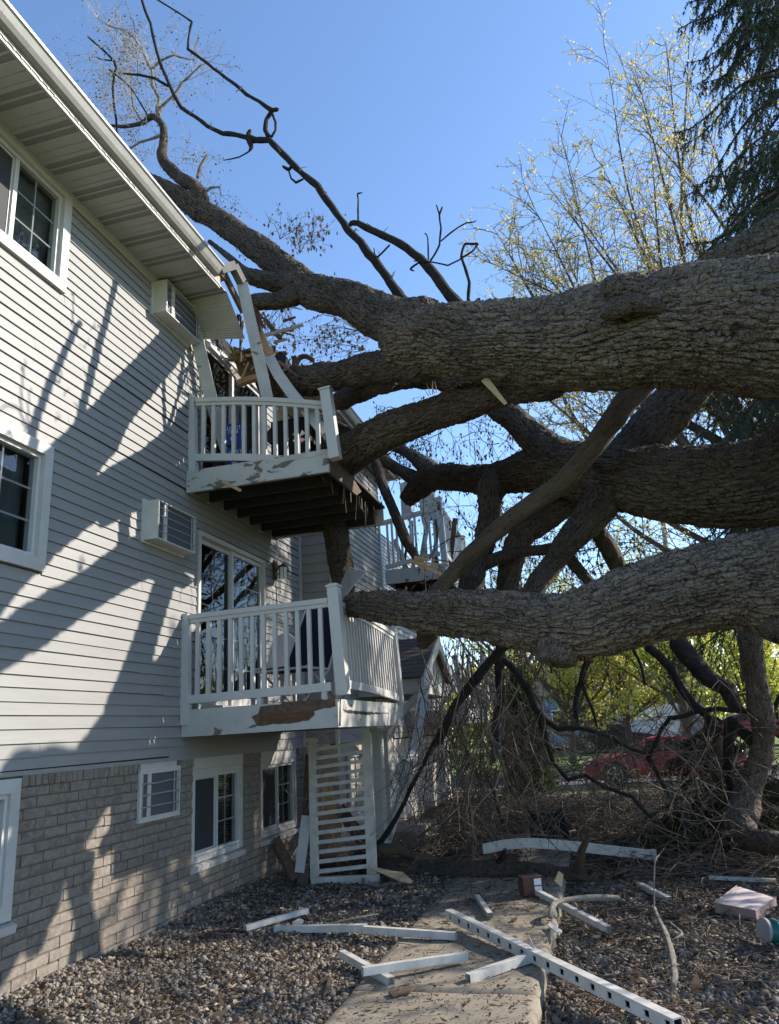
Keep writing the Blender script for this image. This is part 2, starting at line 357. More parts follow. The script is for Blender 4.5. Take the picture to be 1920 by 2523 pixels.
def bark_mat(name, ridge, furrow, moss=(.10, .095, .035), mossamt=.5, grain=1., crackamt=1.):
    b = NB(name); at = b.n('Attribute', attribute_name='barkco'); hv = b.n('Attribute', attribute_name='barkh'); cv = at.outputs['Vector']
    nz = b.n('TexNoise'); b.set(nz.inputs['Vector'], cv); nz.inputs['Scale'].default_value = 7*grain; nz.inputs['Detail'].default_value = 4
    wv = b.n('VectorMath', operation='MULTIPLY_ADD'); b.set(wv.inputs[0], nz.outputs['Color']); wv.inputs[1].default_value = (1.5, 1.5, 1.5)
    mp = b.n('Mapping'); b.set(mp.inputs[0], cv); mp.inputs['Scale'].default_value = (4.6*grain, 23*grain, 23*grain); b.set(wv.inputs[2], mp)
    ve = b.n('TexVoronoi', feature='DISTANCE_TO_EDGE'); b.set(ve.inputs['Vector'], wv); ve.inputs['Scale'].default_value = 1.
    vc = b.n('TexVoronoi', feature='F1'); b.set(vc.inputs['Vector'], wv); vc.inputs['Scale'].default_value = 1.
    crack = b.ramp(ve.outputs['Distance'], (.0, 0.), (.05, 1.))
    df = b.n('VectorMath', operation='SUBTRACT'); b.set(df.inputs[0], wv); b.set(df.inputs[1], vc.outputs['Position']); dx = b.n('SeparateXYZ'); b.set(dx.inputs[0], df)
    tilt = b.math('ADD', b.math('MULTIPLY', dx.outputs[0], .8), b.math('MULTIPLY', dx.outputs[2], .7))
    sp = b.n('SeparateColor'); b.set(sp.inputs[0], vc.outputs['Color'])
    m3 = b.n('Mapping'); b.set(m3.inputs[0], cv); m3.inputs['Scale'].default_value = (26*grain, 12*grain, 12*grain)
    w3 = b.n('VectorMath', operation='MULTIPLY_ADD'); b.set(w3.inputs[0], nz.outputs['Color']); w3.inputs[1].default_value = (2.2, 2.2, 2.2); b.set(w3.inputs[2], m3)
    vt = b.n('TexVoronoi', feature='DISTANCE_TO_EDGE'); b.set(vt.inputs['Vector'], w3); vt.inputs['Scale'].default_value = 1.
    chk = b.ramp(vt.outputs['Distance'], (.0, 0.), (.05, 1.))
    m2 = b.n('Mapping'); b.set(m2.inputs[0], cv); m2.inputs['Scale'].default_value = (.4, 1, 1)
    fine = b.noise(m2, 60*grain, 6, .75)
    hh = hv.outputs['Fac']
    c = b.mix(b.ramp(hh, (.12, 0.), (.45, 1.)), furrow, ridge)  # furrow dark follows the relief: own tone plus shade put into the colour
    c = b.mix(b.math('MULTIPLY', sp.outputs[0], .32), c, tuple(x*1.55 for x in ridge))
    c = b.mix(b.ramp(fine, (.45, 0.), (.7, .55)), c, tuple(x*.45 for x in ridge))
    c = b.mix(b.ramp(b.noise(cv, 2.3, 4, .6), (.52, 0.), (.72, mossamt)), c, moss)
    c = b.mix(b.math('MULTIPLY', b.math('SUBTRACT', 1., chk), .45*crackamt), c, furrow)
    c = b.mix(b.math('MULTIPLY', b.math('SUBTRACT', 1., crack), .62*crackamt), c, tuple(x*.6 for x in furrow))
    hs_ = b.n('HueSaturation'); b.set(hs_.inputs['Color'], c); b.set(hs_.inputs['Value'], b.math('MULTIPLY_ADD', b.noise(cv, 1.3, 3, .6), 1.3, .4)); c = hs_.outputs[0]
    b.P(Base_Color=c, Roughness=.92); b.p.inputs['Specular IOR Level'].default_value = .25
    var = b.math('MULTIPLY_ADD', b.ramp(b.noise(cv, 1.9, 3, .6), (.35, 0.), (.65, 1.)), 1.0, .55)
    hgt = b.math('ADD', b.math('ADD', b.math('MULTIPLY', b.math('MULTIPLY', tilt, var), 1.2*crackamt), b.math('MULTIPLY', crack, .8*crackamt)), b.math('ADD', b.math('MULTIPLY', sp.outputs[1], .7*crackamt), b.math('ADD', b.math('MULTIPLY', fine, .8), b.math('MULTIPLY', chk, .3*crackamt))))
    b.bump(hgt, 1., .02); return b.m
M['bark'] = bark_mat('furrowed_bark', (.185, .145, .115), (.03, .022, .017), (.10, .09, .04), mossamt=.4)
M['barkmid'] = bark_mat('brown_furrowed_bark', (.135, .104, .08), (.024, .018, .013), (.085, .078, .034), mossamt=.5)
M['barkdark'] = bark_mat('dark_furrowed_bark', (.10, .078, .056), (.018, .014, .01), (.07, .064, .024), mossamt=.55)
M['barksmooth'] = bark_mat('weathered_bare_wood', (.12, .088, .06), (.05, .036, .025), mossamt=.2, grain=1.2, crackamt=.3)
M['barkdead'] = bark_mat('dead_branch_bark', (.06, .05, .042), (.025, .02, .017), mossamt=.3, grain=2, crackamt=.7)
M['barkpale'] = bark_mat('pale_branch_bark', (.46, .41, .34), (.22, .19, .155), mossamt=.1, grain=2, crackamt=.4)
M['twig'] = pbr('twig_bark', (.115, .083, .06), (.06, .042, .03), .85, 3)
M['twiggrey'] = pbr('greyish_dry_twig', (.26, .205, .15), (.15, .115, .085), .8, 3)
M['gutterdark'] = pbr('shaded_gutter_metal', (.17, .16, .15), (.13, .125, .115), .85, 6, spec=.15)  # darker copy of the gutter metal, its shade put into the colour
M['twigpale'] = pbr('pale_dry_twig', (.50, .44, .35), (.34, .29, .22), .8, 3)
M['twigred'] = pbr('brown_dry_twig', (.15, .10, .066), (.085, .057, .04), .8, 2)
def leaf_mat(name, c1, c2, tr=.45):
    b = NB(name); g = b.n('NewGeometry'); 
    c = b.mix(g.outputs['Random Per Island'], c1, c2)
    d = b.n('BsdfDiffuse'); b.set(d.inputs[0], c); t = b.n('BsdfTranslucent'); b.set(t.inputs[0], c)
    mx = b.n('MixShader'); mx.inputs[0].default_value = tr; b.set(mx.inputs[1], d); b.set(mx.inputs[2], t); b.set(b.out.inputs[0], mx); return b.m
M['catkin'] = leaf_mat('dry_catkins', (.16, .12, .07), (.07, .055, .03), .3)
M['blossom'] = leaf_mat('maple_blossom', (.60, .52, .19), (.48, .40, .19), .6)
M['needle'] = leaf_mat('spruce_needles', (.035, .052, .038), (.075, .095, .066), .2)
M['juniper'] = leaf_mat('juniper_needles', (.03, .045, .022), (.055, .07, .03), .2)
M['leaf1'] = leaf_mat('young_yellow_leaves', (.58, .53, .12), (.46, .45, .10), .58)
M['leaf2'] = leaf_mat('young_green_leaves', (.38, .44, .08), (.50, .48, .10), .55)
M['leaf3'] = leaf_mat('dark_hedge_leaves', (.05, .085, .025), (.09, .13, .03), .3)
M['litter'] = leaf_mat('leaf_litter', (.135, .10, .07), (.055, .043, .032), .2)
def grass_mat():
    b = NB('lawn_grass'); v = b.co('Object')
    c = b.mix(b.ramp(b.noise(v, .8, 6, .7), (.35, 0.), (.65, 1.)), (.15, .22, .04), (.22, .25, .06)); c = b.mix(b.ramp(b.noise(v, 25, 4, .8), (.45, 0.), (.7, .6)), c, (.09, .13, .03))
    b.P(Base_Color=c, Roughness=.95); b.bump(b.noise(v, 60, 4, .8), 1., .04); return b.m
M['grass'] = grass_mat()
M['blade'] = leaf_mat('grass_blades', (.17, .25, .04), (.24, .28, .06), .4)
M['asphalt'] = pbr('asphalt', (.075, .075, .08), (.055, .055, .06), .9, 3, bump=.3, bsc=150)
M['carred'] = pbr('red_car_paint', (.34, .022, .025), (.30, .02, .022), .3, 2, spec=.6)
M['rubber'] = pbr('tyre_rubber', (.014, .014, .014), (.01, .01, .01), .8)
M['alloy'] = pbr('alloy_wheel', (.55, .55, .56), (.48, .48, .5), .3, 4, metal=.8)
M['chrome'] = pbr('chrome', (.7, .7, .7), (.65, .65, .65), .15, 4, metal=1.)
M['redlens'] = pbr('red_lens', (.35, .01, .01), (.3, .01, .01), .15)
M['garagewall'] = pbr('grey_house_siding', (.23, .25, .27), (.20, .22, .24), .7, 2)
M['garagedoor'] = pbr('white_garage_door', (.70, .71, .72), (.66, .67, .68), .5, 2)
M['houseblue'] = pbr('blue_grey_siding', (.20, .26, .32), (.17, .23, .29), .7, 2)
M['pole'] = pbr('grey_utility_pole', (.34, .31, .28), (.24, .22, .20), .9, 4, (6, 6, .6))
M['foam'] = pbr('pink_cushion_fabric', (.58, .50, .47), (.52, .43, .41), .9, 14, bump=.4, bsc=35)
M['foamside'] = pbr('pink_cushion_piping', (.36, .26, .23), (.28, .2, .18), .9, 30)
M['canteal'] = pbr('teal_can_wall', (.01, .12, .11), (.008, .09, .085), .35, 6)
M['canlid'] = pbr('grey_can_lid', (.30, .28, .27), (.25, .235, .225), .5, 5)
M['lanternred'] = pbr('red_lantern_metal', (.11, .045, .032), (.07, .03, .022), .6, 10)
M['frost'] = pbr('frosted_lantern_glass', (.75, .76, .76), (.7, .7, .7), .3)
M['bluebox'] = pbr('blue_carton', (.02, .055, .33), (.015, .045, .28), .5, 4)
M['white'] = pbr('white_print', (.75, .76, .8), (.7, .7, .75), .6)
M['pink'] = pbr('pink_plastic', (.62, .38, .42), (.6, .3, .35), .5)
M['brass'] = pbr('aged_lantern_brass', (.10, .085, .06), (.06, .05, .04), .4, 9, metal=.6)
M['tarp'] = pbr('teal_cover', (.02, .17, .13), (.015, .13, .1), .6)
M['flagred'] = pbr('flag_red', (.45, .03, .04), rough=.8); M['flagwhite'] = pbr('flag_white', (.7, .7, .7), rough=.8); M['flagblue'] = pbr('flag_blue', (.02, .03, .13), rough=.8)
M['splinter'] = pbr('fresh_split_wood', (.55, .42, .26), (.42, .30, .17), .8, 8, (1, 1, 8), bump=.5, bsc=40)

M['barkchip'] = pbr('bark_chip', (.11, .08, .058), (.05, .037, .028), .95, 20, bump=.5, bsc=60)
# ---------------------------------------------------------------- the apartment building
XW = -4.2; XF = -3.67; YC = 10.62; ZB = 1.50; EXPO = .1
bld = thing('apartment_building', 'long grey vinyl sided apartment building on a tan brick base with crushed eave', 'building', (XW, 2.0, 0))
OPEN = [(3.3, 4.96, 5.63, 6.70), (3.3, 4.96, 3.05, 4.13), (7.45, 9.28, 2.0, 4.02), (7.45, 9.28, 4.66, 6.60)]
BOPEN = [(3.35, 4.91, .46, 1.48), (7.44, 8.63, .39, 1.50), (9.13, 10.32, .42, 1.50), (6.44, 7.14, 1.0, 1.50)]
def spans(a, b, z0, z1, opens):
    out = [(a, b)]
    for y0, y1, q0, q1 in opens:
        if z1 > q0+.02 and z0 < q1-.02:
            out = [s for u, v in out for s in ((u, min(v, y0)), (max(u, y1), v)) if s[1]-s[0] > .01]
    return out
_bc = {}
def board(x, ya, yb, z, parent, expo=EXPO, alongx=None):
    """one lap siding board; runs along y, or along x when alongx=(xa, xb)"""
    L = round((yb-ya) if alongx is None else alongx[1]-alongx[0], 3); key = (L, expo, alongx is not None)
    if key not in _bc:
        pf = [(0, 0), (.019, 0), (.017, .012), (.004, expo+.004), (0, expo+.004)]
        m_ = MB()
        if alongx is None: m_.prism([(p, 0, q) for p, q in pf], (0, L, 0))
        else: m_.prism([(0, -p, q) for p, q in pf][::-1], (L, 0, 0))
        _bc[key] = m_.mesh('siding_board', M['siding'])
    o = bpy.data.objects.new('siding_board', _bc[key]); link(o, parent)
    P = V(x, ya, z) if alongx is None else V(alongx[0], ya, z)
    o.location = (P-origin(parent)).tolist()
    o.rotation_euler = (R.uniform(-.004, .004), R.uniform(-.01, .01), 0) if alongx is None else (0, 0, 0)
n = int((6.68-ZB)/EXPO)
for k in range(n):
    z = ZB+.03+k*EXPO
    for a, b in spans(2.4, YC, z, z+EXPO, OPEN):
        if b-a > 2.2 and R.random() < .75:
            q = round(R.uniform(a+.5, b-.5), 2); board(XW, a, q+.015, z, bld); board(XW+.0015, q, b, z, bld)
        else: board(XW, a, b, z, bld)
    if z < 6.5: board(XF, YC, 13.5, z, bld)
    if z < 4.15: board(XF, 13.5, 19.0, z, bld)
    elif z < 6.5: board(XW-.6, 16.4, 24.0, z, bld)
for k in range(33):
    z = ZB+.03+k*.15
    board(0, YC, 0, z, bld, .15, (XW, XF))
# sheathing behind the boards, cut round the openings
def sheet(x, ya, yb, za, zb, opens, name, mat_, th=.03):
    ys = sorted({ya, yb, *[v for o in opens for v in o[:2] if ya < v < yb]}); zs = sorted({za, zb, *[v for o in opens for v in o[2:] if za < v < zb]})
    m_ = MB()
    for y0, y1 in zip(ys, ys[1:]):
        for z0, z1 in zip(zs, zs[1:]):
            if not any(o[0] <= (y0+y1)/2 <= o[1] and o[2] <= (z0+z1)/2 <= o[3] for o in opens): m_.box((x-th, y0, z0), (x, y1, z1))
    return m_.build(name, mat_, bld)
sheet(XW-.002, 2.4, YC, ZB, 6.69, OPEN, 'sheathing', M['dark'], .12)
sheet(XF-.002, YC+.01, 13.5, ZB, 6.6, [], 'sheathing', M['dark'], .12); sheet(XF-.002, 13.5, 19., ZB, 4.2, [], 'sheathing', M['dark'], .12)
sheet(XW-.62, 16.4, 24., 1.5, 6.6, [], 'sheathing', M['dark'], .12)
# corner and starter trims
t = MB(); t.box((XF-.02, YC-.035, ZB), (XF+.03, YC+.012, 6.6)); t.build('corner_trim', M['trim'], bld)
t = MB(); t.box((XW+.0, YC-.045, ZB), (XW+.045, YC-.002, 6.6)); t.build('corner_trim', M['trim'], bld)
t = MB(); t.box((XF-.06, 13.5, 1.5), (XF+.035, 13.56, 6.6)); t.build('corner_trim', M['trim'], bld)
t = MB(); t.box((XW-.02, 2.4, ZB-.004), (XW+.024, YC, ZB+.03)); t.build('starter_strip', M['siding'], bld)
t = MB(); t.prism([(XW+.02, 2.4, 6.61), (XW+.06, 2.4, 6.688), (XW+.02, 2.4, 6.688)], (0, 5.0, 0)); t.build('frieze_trim', M['soffit'], bld)
# brick base: mortar sheet, then bricks one by one
sheet(XW-.012, 2.4, YC, -.35, ZB, BOPEN, 'mortar_bed', M['mortar'], .15)
BL, BH, BT = .245, .08, .066
bm_variants = []
def brick_mesh(L, H, D=.05):
    m_ = MB(); e = .004; n_ = 8
    j = lambda s_: R.uniform(-s_, s_)
    v = [(-D, j(e), j(e)), (0, j(e), j(e)), (0, L+j(e), j(e)), (-D, L, 0), (-D, 0, H), (0, j(e), H+j(e)), (0, L+j(e), H+j(e)), (-D, L, H)]
    m_.hexa(v); me = m_.mesh('brick', M['brick']); return me
bvar = [brick_mesh(BL-.009, BT) for _ in range(6)]; rvar = [brick_mesh(.062, .078) for _ in range(3)]
cand = []
for r in range(-3, 18):
    z = r*BH - .02 + .004
    if z+BT > 1.415: break
    for i in range(40):
        y0 = 2.4 + i*BL + (r % 2)*BL/2 + ((r*37) % 5)*.006; y1 = y0+BL-.009
        for a, b in spans(max(y0, 2.4), min(y1, YC), z, z+BT, BOPEN):
            if b-a > .03: cand.append((a, b, z, b-a > BL-.02))
row = [(2.4+i*.07, 2.4+i*.07+.062) for i in range(117)]
def dist(y, z): return math.hypot(4.2, y)+abs(z-1)*.2 + (3 if (z < .0 or y < 3.9) else 0)
cand = [(a, b, z, f, 0) for a, b, z, f in cand] + [(a, b, 1.418, True, 1) for a, b in row if spans(a, b, 1.418, 1.49, BOPEN) == [(a, b)]]
cand.sort(key=lambda c: dist((c[0]+c[1])/2, c[2]) - (0 if c[4] == 0 else -.9))
rest = MB(); nb = 0
for a, b, z, full, rl in cand:
    x = XW+.004+R.uniform(-.003, .003)+(.018 if rl else 0)
    if nb < 298:
        if full: me = R.choice(rvar if rl else bvar)
        else: me = brick_mesh(b-a, BT)
        o = bpy.data.objects.new('brick', me); link(o, bld); o.location = (V(x, a, z)-origin(bld)).tolist(); nb += 1
    else: rest.box((x-.05, a, z), (x, b, z+(BT if not rl else .078)))
tag(rest.build('brick_courses', M['brick'], bld), kind='stuff')
# far brick base
t = MB(); t.box((XF-.2, YC+.001, -.3), (XF, 19., ZB)); t.build('brick_base', M['farbrick'], bld)
t = MB(); t.box((XW-.012, YC, -.3), (XF-.2, YC+.1, ZB)); t.build('brick_return', M['farbrick'], bld)
t = MB(); t.box((XW-.8, 16.4, -.3), (XW-.6, 24., ZB)); t.build('brick_base', M['farbrick'], bld)
t = MB(); t.box((XW-6, 13.44, 1.5), (XF-.1, 13.5, 6.6)); t.box((XW-6, 19., -.2), (XF-.1, 19.1, 4.2)); t.build('end_wall', M['siding'], bld)

# windows
def frame(m_, x0, x1, y0, y1, z0, z1, wd, mi=0, wb=None):
    wb = wd if wb is None else wb
    m_.box((x0, y0, z1-wd), (x1, y1, z1), mi); m_.box((x0, y0, z0), (x1, y1, z0+wb), mi)
    m_.box((x0+.0005, y0, z0+wb), (x1-.0005, y0+wd, z1-wd), mi); m_.box((x0+.0005, y1-wd, z0+wb), (x1-.0005, y1, z1-wd), mi)
def mitred(m_, x, y0, y1, z0, z1, wd, d0, d1):
    """flat casing with mitred corners, proud of the wall at the outer edge"""
    o_ = [(y0, z0), (y1, z0), (y1, z1), (y0, z1)]; i_ = [(y0+wd, z0+wd), (y1-wd, z0+wd), (y1-wd, z1-wd), (y0+wd, z1-wd)]
    for k in range(4):
        k2 = (k+1) % 4; (a, b), (c, d), (e, f), (g, h) = o_[k], o_[k2], i_[k2], i_[k]
        m_.hexa([(x-.01, a, b), (x-.01, c, d), (x-.01, e, f), (x-.01, g, h), (x+d0, a, b), (x+d0, c, d), (x+d1, e, f), (x+d1, g, h)])
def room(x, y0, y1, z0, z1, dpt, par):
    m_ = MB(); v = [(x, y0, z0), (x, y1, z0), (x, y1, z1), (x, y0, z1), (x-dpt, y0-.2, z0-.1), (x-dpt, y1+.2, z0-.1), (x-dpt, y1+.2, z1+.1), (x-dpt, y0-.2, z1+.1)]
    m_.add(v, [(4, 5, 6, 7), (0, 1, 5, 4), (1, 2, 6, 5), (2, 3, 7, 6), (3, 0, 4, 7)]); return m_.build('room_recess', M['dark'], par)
def window(x, y0, y1, z0, z1, wd=.09, split=.5, rows=3, cols=2, screen=0, cover='blind', deep=.03, root=bld, proud=.03, sill=False, slide=True):
    m_ = MB(); mitred(m_, x, y0, y1, z0, z1, wd, proud, proud+.004)
    w_ = m_.build('window', M['trim'], root)
    a, b, c, d = y0+wd, y1-wd, z0+wd, z1-wd
    m_ = MB(); frame(m_, x-.07, x+.012, a+.002, b-.002, c+.002, d-.002, .032); ym = a+(b-a)*split
    m_.box((x-.06, ym-.022, c+.034), (x+.006, ym+.022, d-.034)); m_.build('sash_frame', M['vinyl'], w_)
    for k, (u, v_) in enumerate(((a+.034, ym-.022), (ym+.022, b-.034))):
        m_ = MB(); m_.add([(x-.03, u, c+.034), (x-.03, v_, c+.034), (x-.03, v_, d-.034), (x-.03, u, d-.034)], [(0, 1, 2, 3)])
        m_.build('pane', M['glass'], w_)
        if rows:
            m_ = MB()
            for q in range(1, cols): yy = u+(v_-u)*q/cols; m_.box((x-.044, yy-.008, c+.034), (x-.034, yy+.008, d-.034))
            for q in range(1, rows): zz = c+.034+(d-c-.068)*q/rows; m_.box((x-.0445, u, zz-.008), (x-.0335, v_, zz+.008))
            m_.build('grille', M['vinyl'], w_)
        if screen == k+1:
            m_ = MB(); frame(m_, x-.024, x-.012, u, v_, c+.034, d-.034, .018); m_.build('screen_frame', M['trim'], w_)
            m_ = MB(); m_.box((x-.02, u+.018, c+.05), (x-.018, v_-.018, d-.05)); m_.build('insect_screen', M['screen'], w_)
    room(x-.075, a, b, c, d, .8, w_)
    if cover == 'blind':
        m_ = MB(); nb_ = int((d-c)/.028)
        for q in range(nb_):
            zz = c+.01+q*.028; m_.add([(x-.13, a, zz), (x-.13, b, zz), (x-.112, b, zz+.02), (x-.112, a, zz+.02)], [(0, 1, 2, 3)])
        m_.build('blind', M['blind'], w_)
    elif cover == 'curtain':
        m_ = MB(); k = 30; ys = np.linspace(a, b, k)
        v = [(x-.14+.02*math.sin(i*1.9), ys[i], zz) for i in range(k) for zz in (c, d)]
        m_.add(v, [(2*i, 2*i+2, 2*i+3, 2*i+1) for i in range(k-1)]); m_.build('curtain', M['curtain'], w_)
    if sill:
        m_ = MB(); m_.hexa([(x-.02, y0-.03, z0-.075), (x+.05, y0-.03, z0-.085), (x+.05, y1+.03, z0-.085), (x-.02, y1+.03, z0-.075), (x-.02, y0-.03, z0-.01), (x+.06, y0-.03, z0-.03), (x+.06, y1+.03, z0-.03), (x-.02, y1+.03, z0-.01)])
        m_.build('sill', M['trim'], w_)
    return w_
window(XW, 3.3, 4.96, 5.63, 6.70, .10, .62, 3, 2, 1, 'blind', proud=.045)
window(XW, 3.3, 4.96, 3.05, 4.13, .10, .5, 3, 2, 0, 'curtain', proud=.045)
window(XW-.01, 3.35, 4.91, .53, 1.48, .10, .5, 3, 2, 0, 'curtain', proud=.03, sill=True)
window(XW-.03, 7.44, 8.63, .46, 1.38, .055, .5, 3, 2, 1, 'blind', proud=.03, sill=True)
window(XW-.03, 9.13, 10.32, .47, 1.38, .055, .5, 3, 2, 1, 'blind', proud=.03, sill=True)
for a, b in ((7.44, 8.63), (9.13, 10.32)):
    m_ = MB(); m_.box((XW-.05, a, 1.383), (XW+.004, b, 1.498)); m_.build('header_panel', M['trim'], bld)
m_ = MB(); m_.box((XW-.05, 6.46, 1.425), (XW+.012, 7.10, 1.497)); m_.build('header_panel', M['trim'], bld)
# far wall windows
for p0, p1 in (((1028, 1822), (1052, 1880)), ((1078, 1830), (1106, 1945))):
    a = onx(*p0, XF); b = onx(*p1, XF); window(XF+.01, a[1], b[1], min(a[2], b[2]), max(a[2], b[2]), .05, .5, 4, 2, 0, 'blind', sill=True)
window(XF+.02, 10.95, 11.85, .45, 1.4, .05, .5, 3, 2, 0, 'curtain', sill=True)

# patio doors
def patio(y0, y1, z0, z1, broken=False):
    m_ = MB(); frame(m_, XW-.08, XW+.035, y0, y1, z0, z1, .055); 
    w_ = m_.build('patio_door', M['trim'], bld); ym = (y0+y1)/2
    for k, (u, v_, xx) in enumerate(((y0+.057, ym+.03, XW-.055), (ym-.03, y1-.057, XW-.02))):
        m_ = MB(); frame(m_, xx-.02, xx+.018, u, v_, z0+.057, z1-.057, .055, wb=.09); m_.build('sliding_panel', M['vinyl'], w_)
        m_ = MB(); m_.add([(xx, u+.055, z0+.14), (xx, v_-.055, z0+.14), (xx, v_-.055, z1-.11), (xx, u+.055, z1-.11)], [(0, 1, 2, 3)])
        m_.build('pane', M['glassdark'] if k == 0 else M['glass'], w_)
        m_ = MB(); yy = (u+v_)/2; m_.box((xx-.013, yy-.008, z0+.14), (xx-.004, yy+.008, z1-.11))
        for q in range(1, 5): zz = z0+.14+(z1-z0-.25)*q/5; m_.box((xx-.0135, u+.05, zz-.008), (xx-.0035, v_-.05, zz+.008))
        if k == 0 or not broken: m_.build('grille', M['vinyl'], w_)
    room(XW-.09, y0, y1, z0, z1, 1.2, w_)
    m_ = MB(); k = 40; ys = np.linspace(ym+.25, y1, k)
    m_.add([(XW-.2+.025*math.sin(i*1.7), ys[i], zz) for i in range(k) for zz in (z0, z1-.1)], [(2*i, 2*i+2, 2*i+3, 2*i+1) for i in range(k-1)]); m_.build('curtain', M['curtain'], w_)
patio(7.45, 9.28, 2.0, 4.02); patio(7.45, 9.28, 4.66, 6.60, True)

# eave: soffit panels, fascia, gutter, roof
XE = -3.58
def soffit(ya, yb, x0, x1, z):
    y = ya
    while y < yb-.05:
        y2 = min(y+.37, yb); m_ = MB()
        # pan with two perforated strips between raised ribs
        segs = [(0, .022, 0), (.022, .082, 1), (.082, .102, 0), (.102, .162, 1), (.162, .182, 0), (.182, .268, 2), (.268, .276, 0), (.276, .352, 2), (.352, .37, 0)]
        for a, b, k in segs:
            b = min(b, y2-y)
            if b <= a: break
            zz = z - (.008 if k == 0 else 0)
            m_.box((x0, y+a, zz), (x1, y+b, z+.012), 1 if k == 1 else 0)
        m_.build('soffit_panel', [M['soffit'], M['perf']], bld); y += .37
def perf_mat():
    b = NB('perforated_soffit'); v = b.co('Object'); vo = b.n('TexVoronoi', voronoi_dimensions='2D'); b.set(vo.inputs['Vector'], v); vo.inputs['Scale'].default_value = 95; vo.inputs['Randomness'].default_value = .0
    c = b.mix(b.ramp(vo.outputs['Distance'], (.30, 0.), (.40, 1.)), (.03, .028, .025), (.34, .325, .30)); b.P(Base_Color=c, Roughness=.6); return b.m
M['perf'] = perf_mat()
soffit(2.3, 6.9, XW+.02, XE+.03, 6.69); soffit(10.25, 13.9, XF+.02, -3.33+.02, 6.55)
I0, I1 = V(XW+.02, 6.9, 6.69), onx(476, 838, XW+.02); O0, O1 = V(XE+.03, 6.9, 6.69), onx(604, 836, XE+.08)
for k in range(5):
    f0, f1 = k/5, (k+1)/5-.012; L_ = lambda p, q, f: p+(q-p)*f
    m_ = MB(); q = [L_(I0, I1, f0), L_(O0, O1, f0), L_(O0, O1, f1), L_(I0, I1, f1)]; m_.hexa([p+V(0, 0, 0) for p in q]+[p+V(0, 0, .012) for p in q])
    for g in (.2, .45, .7): a_, b_ = L_(q[0], q[3], g), L_(q[1], q[2], g); m_.beam(a_-V(0, 0, .003), b_-V(0, 0, .003), .008, .008)
    m_.build('soffit_panel', M['soffit'], bld)
def gutter(ya, yb, x, z, name='gutter', bend=None):
    pf = [(0, .0), (.03, .0), (.055, .008), (.08, .04), (.105, .092), (.122, .104), (.125, .125), (.115, .128), (.108, .112), (.095, .095), (.05, .015), (.012, .012), (.008, .13), (0, .13)]
    m_ = MB(); m_.prism([(x+p, ya, z+q) for p, q in pf][::-1], (0, yb-ya, 0)); return m_.build(name, M['gutter'], bld)
m_ = MB(); m_.box((XE-.0, 2.3, 6.655), (XE+.022, 6.75, 6.86)); m_.build('fascia', M['gutter'], bld)
gutter(2.3, 6.62, XE+.022, 6.735)
m_ = MB(); m_.box((-3.33, 10.2, 6.52), (-3.31, 13.9, 6.70)); m_.build('fascia', M['gutter'], bld)
gutter(10.2, 14.0, -3.31, 6.58)
SL = .36
def roofz(x, xe=XE, z=6.87): return z+(xe-x)*SL
def jag(ys, x0): return [(x0+R.uniform(-.12, .12), y) for y in ys]
# roof slab with a torn edge where the tree came through
edge = [(-3.53, 2.3), (-3.53, 6.85), (-3.9, 7.05), (-4.05, 7.35), (-4.6, 7.3), (-5.0, 7.7), (-5.2, 8.4), (-5.1, 9.3), (-4.6, 9.9), (-4.0, 10.1), (-3.34, 10.2), (-3.34, 14.0), (-10, 14.0), (-10, 2.3)]
m_ = MB(); m_.prism([(x, y, roofz(x)-.03) for x, y in edge], (0, 0, .018), 1); m_.prism([(x+.012 if x > -3.4 or x == -3.53 else x, y, roofz(x)-.012) for x, y in edge], (0, 0, .014), 0)
m_.build('roof', [M['shingle'], M['osb']], bld)
m_ = MB(); m_.prism([(XE, 2.32, 6.7), (XE, 2.32, 6.84), (-10, 2.32, roofz(-10)-.03), (-10, 2.32, 6.7)], (0, .06, 0)); m_.build('gable_end', M['siding'], bld)
for y in (2.6, 3.2, 3.8, 4.4, 5.0, 5.6, 6.2, 6.8, 7.4, 8.0, 8.6, 9.2, 9.8):
    xe = XE-.02 if y < 6.9 else (-4.1-.3*R.random() if y < 7.6 else -4.9-.4*R.random())
    m_ = MB(); m_.beam((xe, y, roofz(xe)-.075), (-8, y, roofz(-8)-.075), .04, .085); m_.build('rafter', M['rawwood'], bld)
m_ = MB(); m_.add([(XW-.5, 6.7, 6.1), (XW-.5, 10.4, 6.1), (XW-.5, 10.4, 7.0), (XW-.5, 6.7, 7.0), (XW-.03, 6.7, 6.66), (XW-.03, 7.5, 6.66), (XW-.03, 9.3, 6.66), (XW-.03, 9.3, 6.9), (XW-.03, 7.3, 6.9)], [(0, 1, 2, 3), (4, 5, 6, 7, 8)]); m_.build('attic_shade_sheet', M['dark'], bld)  # black sheets standing in for the shade inside the torn attic
m_ = MB(); m_.hexa([(-9, 6.9, 6.62), (XW-.1, 6.9, 6.62), (XW-.1, 10.5, 6.62), (-9, 10.5, 6.62), (-9, 6.9, 6.66), (XW-.1, 6.9, 6.66), (XW-.1, 10.5, 6.66), (-9, 10.5, 6.66)]); m_.build('attic_floor', M['dark'], bld)
